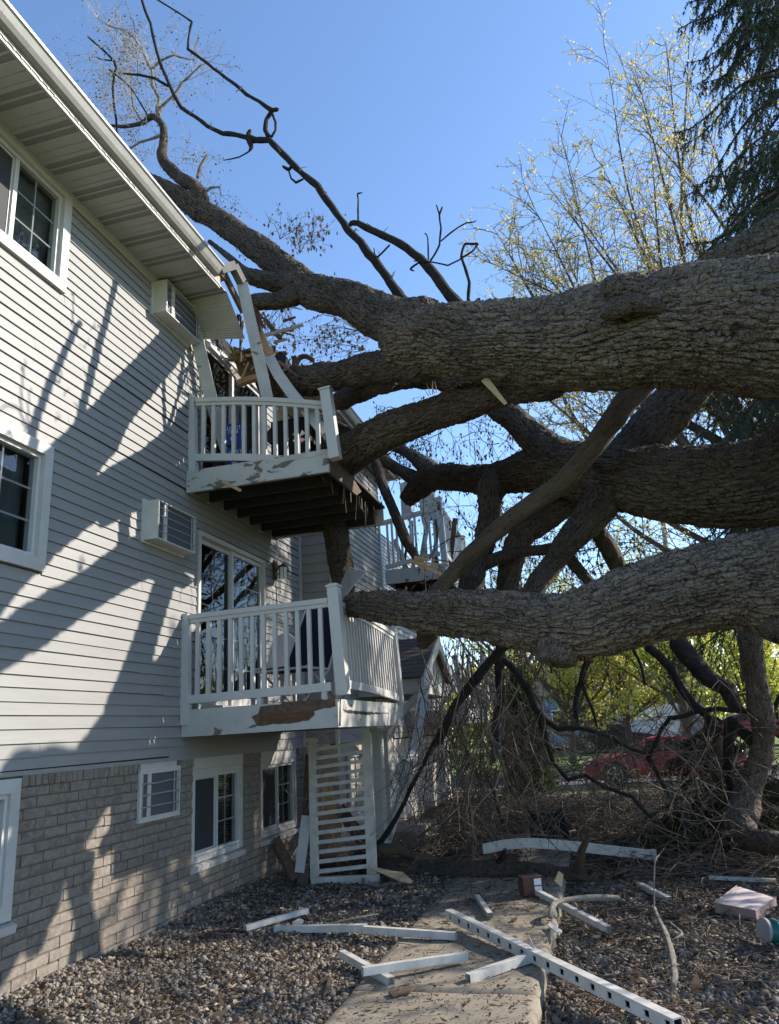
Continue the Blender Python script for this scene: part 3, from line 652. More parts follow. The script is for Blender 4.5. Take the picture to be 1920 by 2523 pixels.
# bent gutter tail and fascia hanging down at the break
P = [onz(548, 627, 6.80), ony(575, 655, 6.86), ony(596, 696, 7.02)]
P[0] = V(XE+.075, 6.62, 6.80)
m_ = MB()
for a, b in zip(P, P[1:]): m_.beam(a, b, .09, .10)
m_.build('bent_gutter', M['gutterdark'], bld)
a, b = ony(597, 698, 7.02), ony(660, 985, 7.30)
m_ = MB(); m_.beam(a, b, .135, .03, (0.3, -1, 0)); tag(m_.build('hanging_fascia', M['peelgrey'], bld), 'long grey fascia strip hanging down from the broken eave')
a, b = ony(535, 640, 6.75), ony(600, 770, 7.1)
m_ = MB(); m_.beam(a, b, .05, .06); m_.build('sub_fascia', M['oldwood'], bld)
# torn lath and rafter ends at the break
tw = thing('eave_wreckage', 'tangle of splintered rafters and lath at the crushed eave above the top balcony', 'wreckage', tuple(ony(620, 800, 7.6)))
for k in range(52):
    x, y = (R.uniform(575, 700), R.uniform(720, 900)) if k < 28 else (R.uniform(585, 730), R.uniform(850, 945)); a = ony(x, y, R.uniform(7.5, 8.6)); d = V(R.uniform(-.3, 1), R.uniform(-.6, .6), R.uniform(-1, .25)); d /= np.linalg.norm(d); m_ = MB()
    m_.beam(a, a+d*R.uniform(.15, .6), R.uniform(.015, .07), R.uniform(.012, .04), (.2, -1, .3), taper=R.uniform(.15, .9)); m_.build(R.choice(('lath', 'rafter_end', 'splinter')), M[R.choice(('oldwood', 'rawwood', 'osb', 'wetwood', 'redwood', 'oldwood', 'peelgrey'))], tw)
# porch gable
ypc, xg = 13.0, -2.6
m_ = MB()
for sgn in (-1, 1):
    m_.hexa([(XF, ypc, 3.17), (xg+.04, ypc, 3.17), (xg+.04, ypc+sgn*1.42, 2.44), (XF, ypc+sgn*1.42, 2.44), (XF, ypc, 3.21), (xg+.04, ypc, 3.21), (xg+.04, ypc+sgn*1.44, 2.47), (XF, ypc+sgn*1.44, 2.47)])
po = m_.build('porch_roof', M['osb'], bld)
for sgn in (-1, 1):
    for k in range(10):
        f0, f1 = k/10, (k+1)/10+.04; m_ = MB(); y_ = lambda f: ypc+sgn*1.44*f; z_ = lambda f: 3.215-.745*f
        m_.hexa([(XF, y_(f0), z_(f0)), (xg+.05, y_(f0), z_(f0)), (xg+.05, y_(f1), z_(f1)), (XF, y_(f1), z_(f1)), (XF, y_(f0), z_(f0)+.004), (xg+.05, y_(f0), z_(f0)+.004), (xg+.05, y_(f1), z_(f1)+.016), (XF, y_(f1), z_(f1)+.016)])
        m_.build('shingle_course', M['shingle'], po)
for sgn in (-1, 1):
    m_ = MB(); m_.beam((xg+.05, ypc, 3.12), (xg+.05, ypc+sgn*1.46, 2.37), .04, .17, (1, 0, 0.001)) if False else m_.hexa([(xg+.02, ypc, 3.0), (xg+.07, ypc, 3.0), (xg+.07, ypc+sgn*1.46, 2.25), (xg+.02, ypc+sgn*1.46, 2.25), (xg+.02, ypc, 3.19), (xg+.07, ypc, 3.19), (xg+.07, ypc+sgn*1.46, 2.44), (xg+.02, ypc+sgn*1.46, 2.44)])
    m_.build('rake_board', M['trim'], bld)
m_ = MB(); m_.prism([(xg-.1, ypc-1.1, 2.45), (xg-.1, ypc+1.1, 2.45), (xg-.1, ypc, 3.02)], (.03, 0, 0)); m_.build('gable_panel', M['siding'], bld)
m_ = MB(); m_.box((XF, ypc-1.36, 2.2), (xg, ypc-1.2, 2.43)); m_.box((XF, ypc+1.2, 2.2), (xg, ypc+1.36, 2.43)); m_.box((xg-.12, ypc-1.2, 2.2), (xg+.0, ypc+1.2, 2.43)); m_.build('porch_beam', M['trim'], bld)
m_ = MB(); m_.beam((-2.66, 11.72, 2.2), (-3.6, 11.72, 1.35), .09, .13, (0, 1, 0)); m_.build('porch_brace', M['trim'], bld)
m_ = MB(); m_.box((XF+.002, 12.5, .2), (XF+.06, 13.5, 2.2)); m_.build('entry_door', M['trim'], bld)
# stoop
m_ = MB(); m_.box((-3.66, 11.3, -.2), (-2.75, 12.7, .24)); m_.box((-2.75, 11.35, -.2), (-2.45, 12.6, .1)); tag(m_.build('porch_step', M['concrete']), kind='structure')
# wall lantern on the lower patio wall
a = onx(672, 1402, XW); y_, z_ = a[1]+.02, a[2]-.02
la = thing('wall_lantern', 'brass wall lantern with a glass jar beside the lower patio door', 'lantern', (XW+.02, y_, z_))
m_ = MB(); m_.box((XW+.018, y_-.05, z_-.14), (XW+.045, y_+.05, z_+.14)); m_.build('backplate', M['brass'], la)
m_ = MB(); m_.tube([(XW+.045, y_, z_-.02), (XW+.10, y_, z_+.06), (XW+.15, y_, z_+.07)], .011, 6); m_.build('arm', M['brass'], la)
m_ = MB(); m_.lathe((XW+.15, y_, z_-.13), (0, 0, 1), [(.03, 0), (.055, .01), (.055, .15), (.05, .16)], 14); m_.build('glass_jar', M['frost'], la, True)
m_ = MB(); m_.lathe((XW+.15, y_, z_+.03), (0, 0, 1), [(.065, 0), (.065, .012), (.02, .05), (.01, .06)], 14)
for k in range(6): a_ = k*math.pi/3; m_.tube([(XW+.15+.06*math.cos(a_), y_+.06*math.sin(a_), z_-.13), (XW+.15+.06*math.cos(a_), y_+.06*math.sin(a_), z_+.03)], .004, 4)
m_.build('cage', M['brass'], la)
m_ = MB(); m_.tube(spline([(XW+.05, y_-.02, z_-.1), (XW+.06, y_-.05, z_-.25), (XW+.05, y_-.01, z_-.42), (XW+.06, y_-.03, z_-.55)], .04)[0], .008, 5); m_.build('cord', M['black'], la)
# air conditioners in wall sleeves
def aircon(y0, y1, z0, z1, p, label, flush=False):
    t = thing('air_conditioner', label, 'air conditioner', (XW, (y0+y1)/2, z0), 'air conditioners in the wall')
    x0 = XW+.012
    m_ = MB(); x1 = x0+p; th = .012
    if not flush:
        m_.box((x0, y0, z0), (x1, y0+th, z1)); m_.box((x0, y1-th, z0), (x1, y1, z1)); m_.box((x0, y0+th, z0), (x1, y1-th, z0+th)); m_.box((x0, y0+th, z1-th), (x1, y1-th, z1))
    else: frame(m_, x0, x1, y0, y1, z0, z1, .02)
    m_.build('sleeve', M['beige'], t)
    m_ = MB(); frame(m_, XW, XW+.03, y0-.025, y1+.025, z0-.025, z1+.025, .024); m_.build('flange', M['beige'], t)
    m_ = MB(); m_.box((x0, y0+th, z0+th), (x1-.03, y1-th, z1-th)); m_.build('condenser', M['acgrill'], t)
    m_ = MB(); ym = y0+(y1-y0)*.22; m_.box((x1-.028, ym-.03, z0+.014), (x1-.012, ym+.03, z1-.014)); m_.build('side_panel', M['beige'], t)
    for q in range(4 if not flush else 3):
        zz = z0+(z1-z0)*(q+1)/(5 if not flush else 4)
        P = spline([(x1+.004, y0, zz), (x1+.012, y0+(y1-y0)*.3, zz+R.uniform(-.008, .008)), (x1+.008, y0+(y1-y0)*.7, zz+R.uniform(-.008, .008)), (x1+.004, y1, zz)], .1)[0]
        m_ = MB(); m_.tube(P, .0045 if not flush else .008, 5); m_.build('guard_bar', M['gutter'], t)
    for yy in (y0+.01, y1-.1, y1-.01): m_ = MB(); m_.tube([(x1+.002, yy, z0+.01), (x1+.002, yy, z1-.01)], .006, 5); m_.build('guard_bar', M['gutter'], t)
aircon(6.36, 7.12, 6.24, 6.64, .18, 'beige air conditioner box tucked just under the eave')
aircon(6.34, 7.10, 3.64, 4.05, .175, 'beige air conditioner box beside the lower patio door')
aircon(6.46, 7.12, 1.0, 1.42, .02, 'flush barred air conditioner set in the brick base', True)
# ---------------------------------------------------------------- balconies
X1 = -2.46
def rail_post(par, p0, p1, w_=.11, cap=True, mat_='vinyl', label=None):
    p0 = np.asarray(p0, float); p1 = np.asarray(p1, float); m_ = MB(); d = (p1-p0)/np.linalg.norm(p1-p0)
    m_.beam(p0, p1, w_, w_, (1, 0, 0.01)); o = m_.build('post', M[mat_], par)
    if cap:
        c = MB(); c.beam(p1, p1+d*.02, w_+.025, w_+.025, (1, 0, .01)); c.beam(p1+d*.02, p1+d*.035, w_*.8, w_*.8, (1, 0, .01)); c.build('post_cap', M[mat_], o)
    return o
def railing(par, t0, t1, drop, n, up=V(0, 0, 1), wb=.042, mat_='vinyl', lean=None, bow=0., skip=()):
    """top rail from t0 to t1, bottom rail lower by drop, n balusters between"""
    t0 = np.asarray(t0, float); t1 = np.asarray(t1, float); side = np.cross(t1-t0, V(0, 0, 1)); side /= np.linalg.norm(side)
    b0, b1 = t0-V(0, 0, drop), t1-V(0, 0, drop)
    if lean is not None: b0 = b0+lean; b1 = b1+lean
    K = 6; f = np.linspace(0, 1, K); arc = np.sin(f*math.pi)*bow
    T = t0+(t1-t0)*f[:, None]; B = b0+(b1-b0)*f[:, None]; T[:, 2] += arc; B[:, 2] += arc
    m_ = MB()
    for i in range(K-1): m_.beam(T[i], T[i+1], .085, .05); m_.beam(T[i]-V(0, 0, .045), T[i+1]-V(0, 0, .045), .05, .045)
    m_.build('top_rail', M[mat_], par)
    m_ = MB()
    for i in range(K-1): m_.beam(B[i], B[i+1], .05, .085)
    m_.build('bottom_rail', M[mat_], par)
    for k in range(n):
        if k in skip: continue
        q = (k+.75)/(n+.5); a = np.array([np.interp(q, f, B[:, c]) for c in range(3)])+V(0, 0, .03); b = np.array([np.interp(q, f, T[:, c]) for c in range(3)])-V(0, 0, .06)
        m_ = MB(); m_.beam(a, b, wb, wb*.9, side); m_.build('baluster', M[mat_], par)
def deck(par, y0, y1, z0, z1, fmat, front=True, xa=XW, xb=X1, joists=7, jend=0.):
    m_ = MB(); m_.box((xa+.02, y0, z0), (xb, y0+.04, z1)); side = m_.build('side_fascia', M[fmat], par)
    if front: m_ = MB(); m_.box((xb-.04, y0+.043, z0), (xb, y1-.0, z1)); m_.build('front_fascia', M[fmat], par)
    m_ = MB(); m_.box((xa+.02, y1-.04, z0), (xb-.043, y1, z1)); m_.build('side_fascia', M[fmat], par)
    for k in range(joists):
        yy = y0+.1+(y1-y0-.2)*k/(joists-1); e = R.uniform(-.06, .05) if jend else 0
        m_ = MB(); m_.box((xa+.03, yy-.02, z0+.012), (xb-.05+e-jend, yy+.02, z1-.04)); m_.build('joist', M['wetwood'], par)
        m_ = MB(); m_.box((xa+.022, yy-.028, z0+.004), (xa+.07, yy-.022, z0+.14)); m_.box((xa+.022, yy-.03, z0+.0), (xa+.08, yy+.03, z0+.006)); m_.build('joist_hanger', M['gutter'], par)
    nb_ = 12; wd = (xb-xa-.03)/nb_
    for k in range(nb_):
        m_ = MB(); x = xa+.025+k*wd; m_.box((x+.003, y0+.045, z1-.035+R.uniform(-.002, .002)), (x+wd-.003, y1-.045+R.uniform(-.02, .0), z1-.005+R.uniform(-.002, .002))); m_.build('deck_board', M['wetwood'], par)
    m_ = MB(); m_.box((xa+.02, y0+.02, z0+.01), (xa+.06, y1-.02, z1-.04)); m_.build('ledger', M['siding'], par)
    return side

# lower balcony
lo = thing('balcony', 'lower white balcony with rotten peeling fascia and a broken limb lying over its railing', 'balcony', (XW, 7.16, 1.72), 'balconies')
deck(lo, 7.16, 9.79, 1.72, 1.99, 'peel2', joists=7)
rail_post(lo, (-4.14, 7.18, 1.84), (-4.165, 7.18, 3.0), .085, False)
rail_post(lo, (-2.41, 7.2, 2.03), (-2.47, 7.2, 3.12), .115)
rail_post(lo, (-2.46, 9.64, 1.99), (-2.50, 9.64, 2.98), .10)
railing(lo, (-4.12, 7.2, 2.965), (-2.53, 7.2, 2.985), .87, 12)
railing(lo, (-2.47, 7.27, 2.96), (-2.50, 9.6, 2.88), .82, 21, wb=.036, lean=V(.03, 0, 0), bow=.02)
for px in (640, 800):
    P = ony(px, 1752 if px == 640 else 1720, 7.2); m_ = MB(); m_.box((P[0]-.025, 7.18, 1.99), (P[0]+.025, 7.23, 2.08)); m_.build('rail_block', M['vinyl_dirty'], lo)
# rotten patches in the fascia, each slightly proud of the paint
def patch(par, px, Y, th, mat_, name='rotten_patch', x=None):
    P = [ony(a, b, Y) if x is None else onx(a, b, x) for a, b in px]; q = []
    for i in range(len(P)):
        a, b = P[i], P[(i+1) % len(P)]; q.append(a)
        k = max(1, int(np.linalg.norm(b-a)/.05))
        for j in range(1, k): q.append(a+(b-a)*j/k+V(R.uniform(-.006, .006) if x is None else 0, 0 if x is None else R.uniform(-.006, .006), R.uniform(-.008, .008)))
    m_ = MB(); m_.prism(q, (0, -th, 0) if x is None else (th, 0, 0)); return m_.build(name, M[mat_], par)
patch(lo, [(620, 1766), (637, 1758), (642, 1741), (690, 1736), (700, 1729), (826, 1722), (828, 1740), (800, 1745), (775, 1752), (776, 1762), (760, 1776), (700, 1783), (634, 1789)], 7.162, .004, 'oldwood')
patch(lo, [(645, 1762), (700, 1757), (768, 1754), (762, 1768), (700, 1778), (640, 1782)], 7.16, .008, 'redwood')
patch(lo, [(838, 1720), (841, 1722), (840, 1789), (836, 1789)], 7.16, .012, 'wetwood')  # dark strip over the fascia corner, standing for the open gap there
patch(lo, [(848, 1726), (909, 1729), (910, 1754), (846, 1748)], None, .006, 'peelgrey', 'bare_block', X1)
patch(lo, [(845, 1748), (905, 1754), (960, 1757), (905, 1761), (855, 1756)], None, .004, 'wetwood', 'rotten_patch', X1)

# upper balcony: outer end of its railing knocked down, front fascia torn away
up = thing('balcony', 'upper white balcony with dark exposed joists and a limb pressed against its crooked railing', 'balcony', (XW, 7.16, 4.38), 'balconies')
deck(up, 7.16, 9.55, 4.385, 4.645, 'peel', front=False, joists=7, jend=.06)
m_ = MB(); m_.prism([(X1-.045, 7.21, 4.40), (X1-.045, 8.2, 4.42), (X1-.045, 8.4, 4.53), (X1-.045, 8.0, 4.62), (X1-.045, 7.21, 4.63)], (.035, 0, 0)); m_.build('split_beam', M['oldwood'], up)
rail_post(up, (-4.13, 7.24, 4.50), (-4.175, 7.24, 5.62), .085, False)
rail_post(up, (-2.365, 7.12, 4.50), (-2.445, 7.12, 5.32), .115)
railing(up, (-4.11, 7.24, 5.545), (-2.50, 7.24, 5.215), .72, 12, bow=.035)
patch(up, [(655, 1135), (700, 1126), (770, 1115), (803, 1107), (804, 1118), (770, 1126), (730, 1132), (690, 1139)], 7.16, .005, 'peelgrey', 'torn_edge')
patch(up, [(560, 1193), (610, 1183), (618, 1188), (590, 1196), (545, 1202)], 7.16, .005, 'peelgrey', 'torn_edge')
# torn paint strips and hanging bits along the broken front edge
for k in range(9):
    y = 7.3+k*.26; P = V(X1-.08+R.uniform(-.05, .05), y, 4.42); m_ = MB()
    m_.tube(spline([P+V(0, 0, .12), P, P+V(R.uniform(-.05, .06), R.uniform(-.05, .05), -R.uniform(.08, .28))], .06)[0], R.uniform(.003, .012), 4); m_.build('hanging_splinter', M['oldwood'], up)
# far upper balcony
fa = thing('balcony', 'far upper white balcony behind the middle limb, hit by a snapped branch', 'balcony', (XF, 13.85, 4.42), 'balconies')
deck(fa, 13.85, 16.6, 4.42, 4.70, 'peel2', xa=XF-.02, joists=6)
rail_post(fa, (-2.47, 13.9, 4.66), (-2.50, 13.9, 6.03), .12)
rail_post(fa, (-2.47, 16.5, 4.7), (-2.47, 16.5, 5.85), .11)
railing(fa, (-3.66, 13.9, 5.70), (-2.56, 13.9, 5.85), .93, 11, skip=(4, 7))
for k in range(7): m_ = MB(); a = V(-3.5+k*.16, 14.3+R.uniform(-.2, .6), 4.7); m_.beam(a, a+V(R.uniform(-.3, .3), R.uniform(-.3, .3), R.uniform(.7, 1.6)), R.uniform(.04, .12), .03, (0, 1, 0), taper=R.uniform(.6, 1)); m_.build('broken_board', M[R.choice(('oldwood', 'peelgrey', 'trim'))], fa)
for px in ([(985, 1192), (1012, 1180), (1014, 1262), (990, 1275)], [(1030, 1215), (1060, 1198), (1092, 1268), (1040, 1290)]): m_ = MB(); m_.prism([ony(x, y, 14.4) for x, y in px], (.02, .05, 0)); m_.build('crushed_soffit', M['soffit'], fa)
railing(fa, (-2.47, 13.97, 5.85), (-2.47, 16.45, 5.75), .93, 20, wb=.036)
# far lower balcony, its railing smashed into leaning boards
fl = thing('balcony', 'far lower white balcony behind the porch gable with smashed leaning pickets', 'balcony', (XF, 14.75, 1.72), 'balconies')
deck(fl, 14.75, 18.2, 1.72, 2.0, 'peel2', xa=XF, joists=6)
rail_post(fl, (-2.47, 18.1, 2.0), (-2.5, 18.1, 3.25), .12)
rail_post(fl, (-2.47, 14.8, 2.0), (-2.6, 14.9, 3.0), .11)
for k in range(13):
    y = 14.9+k*.24; m_ = MB(); lean = R.uniform(-.35, .45); m_.beam((X1-.05+R.uniform(-.1, .1), y, 2.0), (X1-.1+R.uniform(-.2, .15), y+lean, 2.85+R.uniform(-.15, .25)), .045, .05, (1, 0, 0)); m_.build('baluster', M['vinyl'], fl)
m_ = MB(); m_.beam((X1-.1, 14.9, 2.7), (X1-.02, 18., 2.35), .08, .06); m_.build('top_rail', M['vinyl'], fl)
# ---------------------------------------------------------------- limbs with real bark relief
def limb(name, pts, mat_, parent=None, label=None, step=.02, plate=1.0, dep=1.0, knobs=(), seed=0, ends=(1, 1), raw=False, flare=0., flat=.5):
    """pts rows: photo x, photo y, width in photo pixels, distance Y (or x, y, z, radius when raw)"""
    rows = []
    for p in pts:
        if raw or len(p) == 5: rows.append(p[-4:]); continue
        P = ony(p[0], p[1], p[3]); rows.append((*P, p[2]*depth(P)/FPX/2))
    Q, s_ = spline(rows, step); P = Q[:, :3]; r = np.maximum(Q[:, 3], .002); k = len(P)
    if flare: r = r*(1+flare*np.exp(-s_/(r[0]*1.5)))
    for e_, on in ((0, ends[0]), (1, ends[1])):
        se = s_ if e_ == 0 else s_[-1]-s_; re_ = r[0] if e_ == 0 else r[-1]; ln = min(re_*(flat if on else .9), s_[-1]*.3)
        r = r*np.sqrt(np.clip(1-(1-np.clip(se/ln, 0.02, 1))**2, 0, 1))
    d, A, B = frames(P); rm = float(r.max())
    n = int(min(420, max(6, 2*math.pi*rm/step))); th = np.arange(n)*2*math.pi/n
    dirs = (A[:, None]*np.cos(th)[None, :, None] + B[:, None]*np.sin(th)[None, :, None]).reshape(-1, 3)
    rr = np.repeat(r, n); ss = np.repeat(s_, n); T = np.tile(th, k)
    c = np.stack([ss, rr*np.cos(T), rr*np.sin(T)], 1) + seed*7.31
    L = max(.28, min(1.0, (rm/.5)**.6))*plate                      # size of the bark plates
    big = fbm(c/(rm*2.2+.05), 2, seed)*.08*rr + fbm(c/(.42*L+.05), 2, seed+40)*.018*np.minimum(1, rr/.15)
    N = max(5, int(round(2*math.pi*rm*.82/(.056*L))))               # braided ridges round the stem
    wu = fbm(c/np.array([.55, .24, .24])/L, 2, seed+3)*1.5 + fbm(c/(.06*L), 2, seed+5)*.22
    u = T/(2*math.pi)*N + wu; ju = np.floor(u); t = u-ju; jm = np.mod(ju, N)
    hj = lambda k_: _h(jm, jm*0+seed, jm*0+3, k_)
    ws = fbm(c/(.09*L), 2, seed+9)*.30
    sv = ss/(.19*L*(.6+.9*hj(1))) + hj(2)*7 + ws + (t-.5)*(hj(6)-.5)*1.6; js = np.floor(sv); tq = sv-js
    pid = lambda k_: _h(jm, js, jm*0+seed, k_)
    e1, e2 = .05+.16*pid(9), .05+.16*pid(8)
    fur = sstep(.0, 1, t/e1)*sstep(.0, 1, (1-t)/e2); fur = np.maximum(fur, (pid(10) > .62)*(t > .5)*.75); fur = np.maximum(fur, (hj(12) > .7)*(t < .5)*.6)
    brk = sstep(.0, .07, tq)*sstep(.0, .03, 1-tq); brk = 1-(1-brk)*(.55+.45*pid(4))
    q2 = c/np.array([.15, .055, .055])/L + np.stack([wu*.2, wu*.3, ws], 1)
    f1, f2, cid, off = voro(q2, seed)
    chip = sstep(.0, .07, f2-f1); ct = off[:, 0]*(cid-.25)*.9+off[:, 1]*np.sin(cid*40)*.5
    body = .42+.34*pid(5)+(.5-tq)*(.40*pid(6)-.05)+(t-.5)*(pid(7)-.5)*.55+(cid-.5)*.34+ct*.34
    fine = fbm(c/np.array([.10, .016, .016])/L, 3, seed+21); rough = fbm(c/(.03*L), 3, seed+31)
    h = fur*(.2+.8*brk)*body*(.72+.28*chip) + .06*fine*(.4+fur) + .07*rough + .07*fbm(c/(.2*L), 2, seed+51)
    D = .06*L*dep*np.minimum(1, rr/.12)
    disp = big + (h-.5)*D
    for (sx, ang, wid, hgt) in knobs:
        da = np.abs((T-ang+math.pi) % (2*math.pi)-math.pi)*rr
        disp = disp + hgt*np.exp(-(((ss-sx)/wid)**2+(da/wid)**2))*(1+.35*fbm(c/.06, 2, 77))
    v = np.repeat(P, n, 0) + dirs*(rr+disp)[:, None]
    i = np.arange(k-1)[:, None]*n; j = np.arange(n)[None]; j2 = (j+1) % n
    f = np.stack([i+j, i+j2, i+n+j2, i+n+j], -1).reshape(-1, 4)
    # broken, jagged ends
    v = v.reshape(k, n, 3)
    for e, on in ((0, ends[0]), (k-1, ends[1])):
        if on:
            jg = (fbm(np.stack([np.cos(th)*3+e, np.sin(th)*3, 0*th+seed], 1)*1.6, 3, 5)*rm*.10)
            v[e] += d[e][None]*jg[:, None]*(1 if e else -1)
    v = v.reshape(-1, 3); cc = []
    nv = len(v); capv = np.stack([P[0]+d[0]*r[0]*.25, P[-1]-d[-1]*r[-1]*.25]); v = np.vstack([v, capv])
    quads = f
    c0 = np.stack([np.roll(np.arange(n), -1), np.arange(n), np.full(n, nv), np.full(n, nv)], 1); 
    tri = np.concatenate([np.stack([np.roll(np.arange(n), -1), np.arange(n), np.full(n, nv)], 1), np.stack([(k-1)*n+np.arange(n), (k-1)*n+np.roll(np.arange(n), -1), np.full(n, nv+1)], 1)])
    # one mesh with quads and end triangles
    me = bpy.data.meshes.new(name); off_ = origin(parent) if parent is not None else V(0, 0, 0)
    me.vertices.add(len(v)); me.vertices.foreach_set('co', (v-off_).astype(np.float32).ravel())
    li = np.concatenate([quads.ravel(), tri.ravel()]).astype(np.int32)
    me.loops.add(len(li)); me.loops.foreach_set('vertex_index', li)
    st = np.concatenate([np.arange(len(quads))*4, len(quads)*4+np.arange(len(tri))*3]).astype(np.int32)
    me.polygons.add(len(st)); me.polygons.foreach_set('loop_start', st); me.polygons.foreach_set('use_smooth', np.concatenate([np.ones(len(quads), bool), np.zeros(len(tri), bool)]))
    me.materials.append(M[mat_]); me.materials.append(M['splinter'])
    mi = np.zeros(len(st), np.int32);  me.polygons.foreach_set('material_index', mi)
    a = me.attributes.new('barkco', 'FLOAT_VECTOR', 'POINT'); a.data.foreach_set('vector', np.vstack([c/L, [[0, 0, 0]]*2]).astype(np.float32).ravel())
    a = me.attributes.new('barkh', 'FLOAT', 'POINT'); a.data.foreach_set('value', np.append(np.clip(h, 0, 1), [.5, .5]).astype(np.float32))
    me.update(calc_edges=True)
    o = link(bpy.data.objects.new(name, me), parent)
    if label: o['label'] = label
    return o

ft = thing('fallen_tree', 'huge fallen tree with furrowed bark crushing the eave and balconies of the grey building', 'tree', (6.6, 6.6, 0))
Z1 = lambda x: 5.85+.95*math.exp(-(x-950)/330.)                 # distance of the top stem, nearer towards its root
def yy(pts, fn): return [(x, y, w_, fn(x)) for x, y, w_ in pts]
# top stem
limb('trunk', yy([(2750, 872, 470), (2300, 822, 410), (1920, 806, 352), (1740, 803, 318), (1586, 816, 282), (1400, 843, 246), (1250, 845, 208), (1100, 838, 182), (1010, 842, 170), (955, 850, 140)], Z1), 'bark', ft, 'top stem of the fallen tree', .0128, knobs=[(8.1, 2.2, .16, .14), (8.25, 2.6, .12, .08)], seed=1, ends=(0, 0))
limb('limb', [(1085, 815, 150, 6.5), (990, 797, 128, 6.75), (928, 777, 108, 7.0), (858, 737, 95, 7.3), (766, 714, 86, 7.6), (690, 656, 66, 7.85), (627, 606, 64, 8.0), (555, 556, 58, 8.1), (480, 510, 50, 8.1), (405, 462, 40, 8.1), (320, 425, 32, 8.1)], 'barkmid', ft, 'limb slanting up over the roof', .0135, seed=2, ends=(0, 1))
limb('limb', [(1080, 880, 130, 6.5), (1010, 895, 100, 6.7), (967, 904, 84, 6.9), (912, 908, 72, 7.15), (837, 926, 68, 7.5), (750, 937, 76, 7.9), (700, 942, 88, 8.1), (660, 946, 84, 8.3)], 'barkmid', ft, 'limb driven into the top floor patio door', .0135, seed=3, ends=(0, 1))
limb('limb', [(960, 925, 60, 7.1), (915, 950, 56, 7.6), (875, 970, 50, 8.4), (835, 990, 44, 9.3)], 'barkmid', ft, None, .018, seed=4)
limb('limb', [(1400, 905, 150, 6.2), (1310, 935, 105, 6.4), (1250, 955, 88, 6.55), (1200, 972, 82, 6.7), (1120, 1000, 82, 7.0), (1050, 1025, 84, 7.3), (967, 1056, 88, 7.5), (905, 1090, 92, 7.7), (862, 1118, 98, 7.9), (815, 1152, 90, 8.2)], 'barkmid', ft, 'limb ending against the upper balcony', .0135, seed=5, ends=(0, 1))
limb('limb', [(745, 700, 60, 7.6), (700, 697, 52, 7.6), (675, 696, 46, 7.6), (625, 683, 40, 7.6), (600, 667, 25, 7.6), (575, 642, 17, 7.6), (550, 622, 14, 7.7), (515, 594, 11, 7.8)], 'barkmid', ft, None, .016, seed=6)
limb('limb', [(740, 722, 55, 7.55), (700, 738, 46, 7.5), (670, 743, 42, 7.45), (630, 745, 42, 7.4), (612, 752, 30, 7.4)], 'barkmid', ft, None, .016, seed=7)
limb('limb', [(500, 500, 40, 8.1), (482, 462, 34, 8.1), (446, 439, 31, 8.1), (414, 411, 30, 8.1), (400, 386, 25, 8.1), (403, 353, 20, 8.1), (403, 318, 17, 8.1), (393, 298, 16, 8.1), (378, 287, 15, 8.1), (364, 293, 13, 8.1), (350, 303, 10, 8.1), (311, 311, 9, 8.1), (265, 309, 6, 8.1)], 'barkmid', ft, None, .012, seed=8, plate=.8)
# bare dark leaders above the top stem
def stick(pts, Y, mat_='barkdead', name='dead_branch', step=.022, seed=9, parent=ft, label=None, ends=(0, 1)):
    p = np.array(pts, float); q = [p[0]]
    for a, b in zip(p, p[1:]):                          # keep the elbows tight
        k = R.uniform(-.03, .03); n_ = np.array([-(b-a)[1], (b-a)[0], 0])*k
        q += [a+(b-a)*.16+n_*.5, a+(b-a)*.5+n_, a+(b-a)*.84+n_*.5, b] if len(pts) > 3 else [b]
    pts = [tuple(v) for v in q]
    return limb(name, [(x, y, w_, Y) for x, y, w_ in pts], mat_, parent, label, step, plate=.5, dep=.5, seed=seed, ends=ends)
stick([(1010, 765, 40), (987, 735, 27), (962, 696, 22), (942, 667, 21), (925, 643, 23), (908, 625, 25), (890, 597, 20), (858, 567, 19), (840, 540, 18), (817, 508, 18), (783, 458, 17), (750, 432, 16), (707, 389, 15), (664, 345, 15), (632, 345, 14), (618, 343, 22), (606, 338, 13), (582, 332, 11), (550, 329, 11), (511, 311, 10), (479, 286, 9), (446, 264, 9), (425, 225, 8), (400, 168, 8), (386, 125, 7.5), (371, 57, 7), (350, 0, 6), (335, -60, 5)], 6.9)
stick([(664, 343, 13), (654, 321, 12), (657, 293, 10), (671, 273, 12), (639, 250, 9), (607, 232, 9), (561, 195, 8), (525, 168, 7.5), (493, 143, 7), (463, 121, 7), (464, 105, 5), (466, 86, 5), (473, 54, 5), (436, 29, 4.5), (389, 0, 4), (350, -20, 3)], 6.9, seed=12)
stick([(672, 280, 7), (679, 300, 6), (679, 321, 6), (668, 340, 7)], 6.9); stick([(665, 272, 10), (682, 270, 10), (688, 268, 8)], 6.9)
stick([(418, 213, 7), (382, 193, 6.5), (339, 184, 6), (303, 181, 4)], 6.9)
stick([(618, 318, 8), (612, 330, 12), (616, 350, 16), (620, 362, 12), (614, 373, 4), (589, 387, 3.5), (549, 395, 2.5)], 6.88)
stick([(722, 405, 8), (712, 418, 9), (700, 412, 7), (695, 408, 4)], 6.9); stick([(750, 440, 5), (730, 450, 6), (718, 440, 5), (712, 420, 4)], 6.9)
stick([(1135, 765, 44), (1121, 742, 30), (1087, 700, 26), (1067, 671, 24), (1037, 637, 22), (1004, 612, 19), (971, 592, 18), (925, 571, 16), (883, 550, 15), (867, 549, 13), (861, 558, 8)], 6.6, 'barkdead', seed=13)
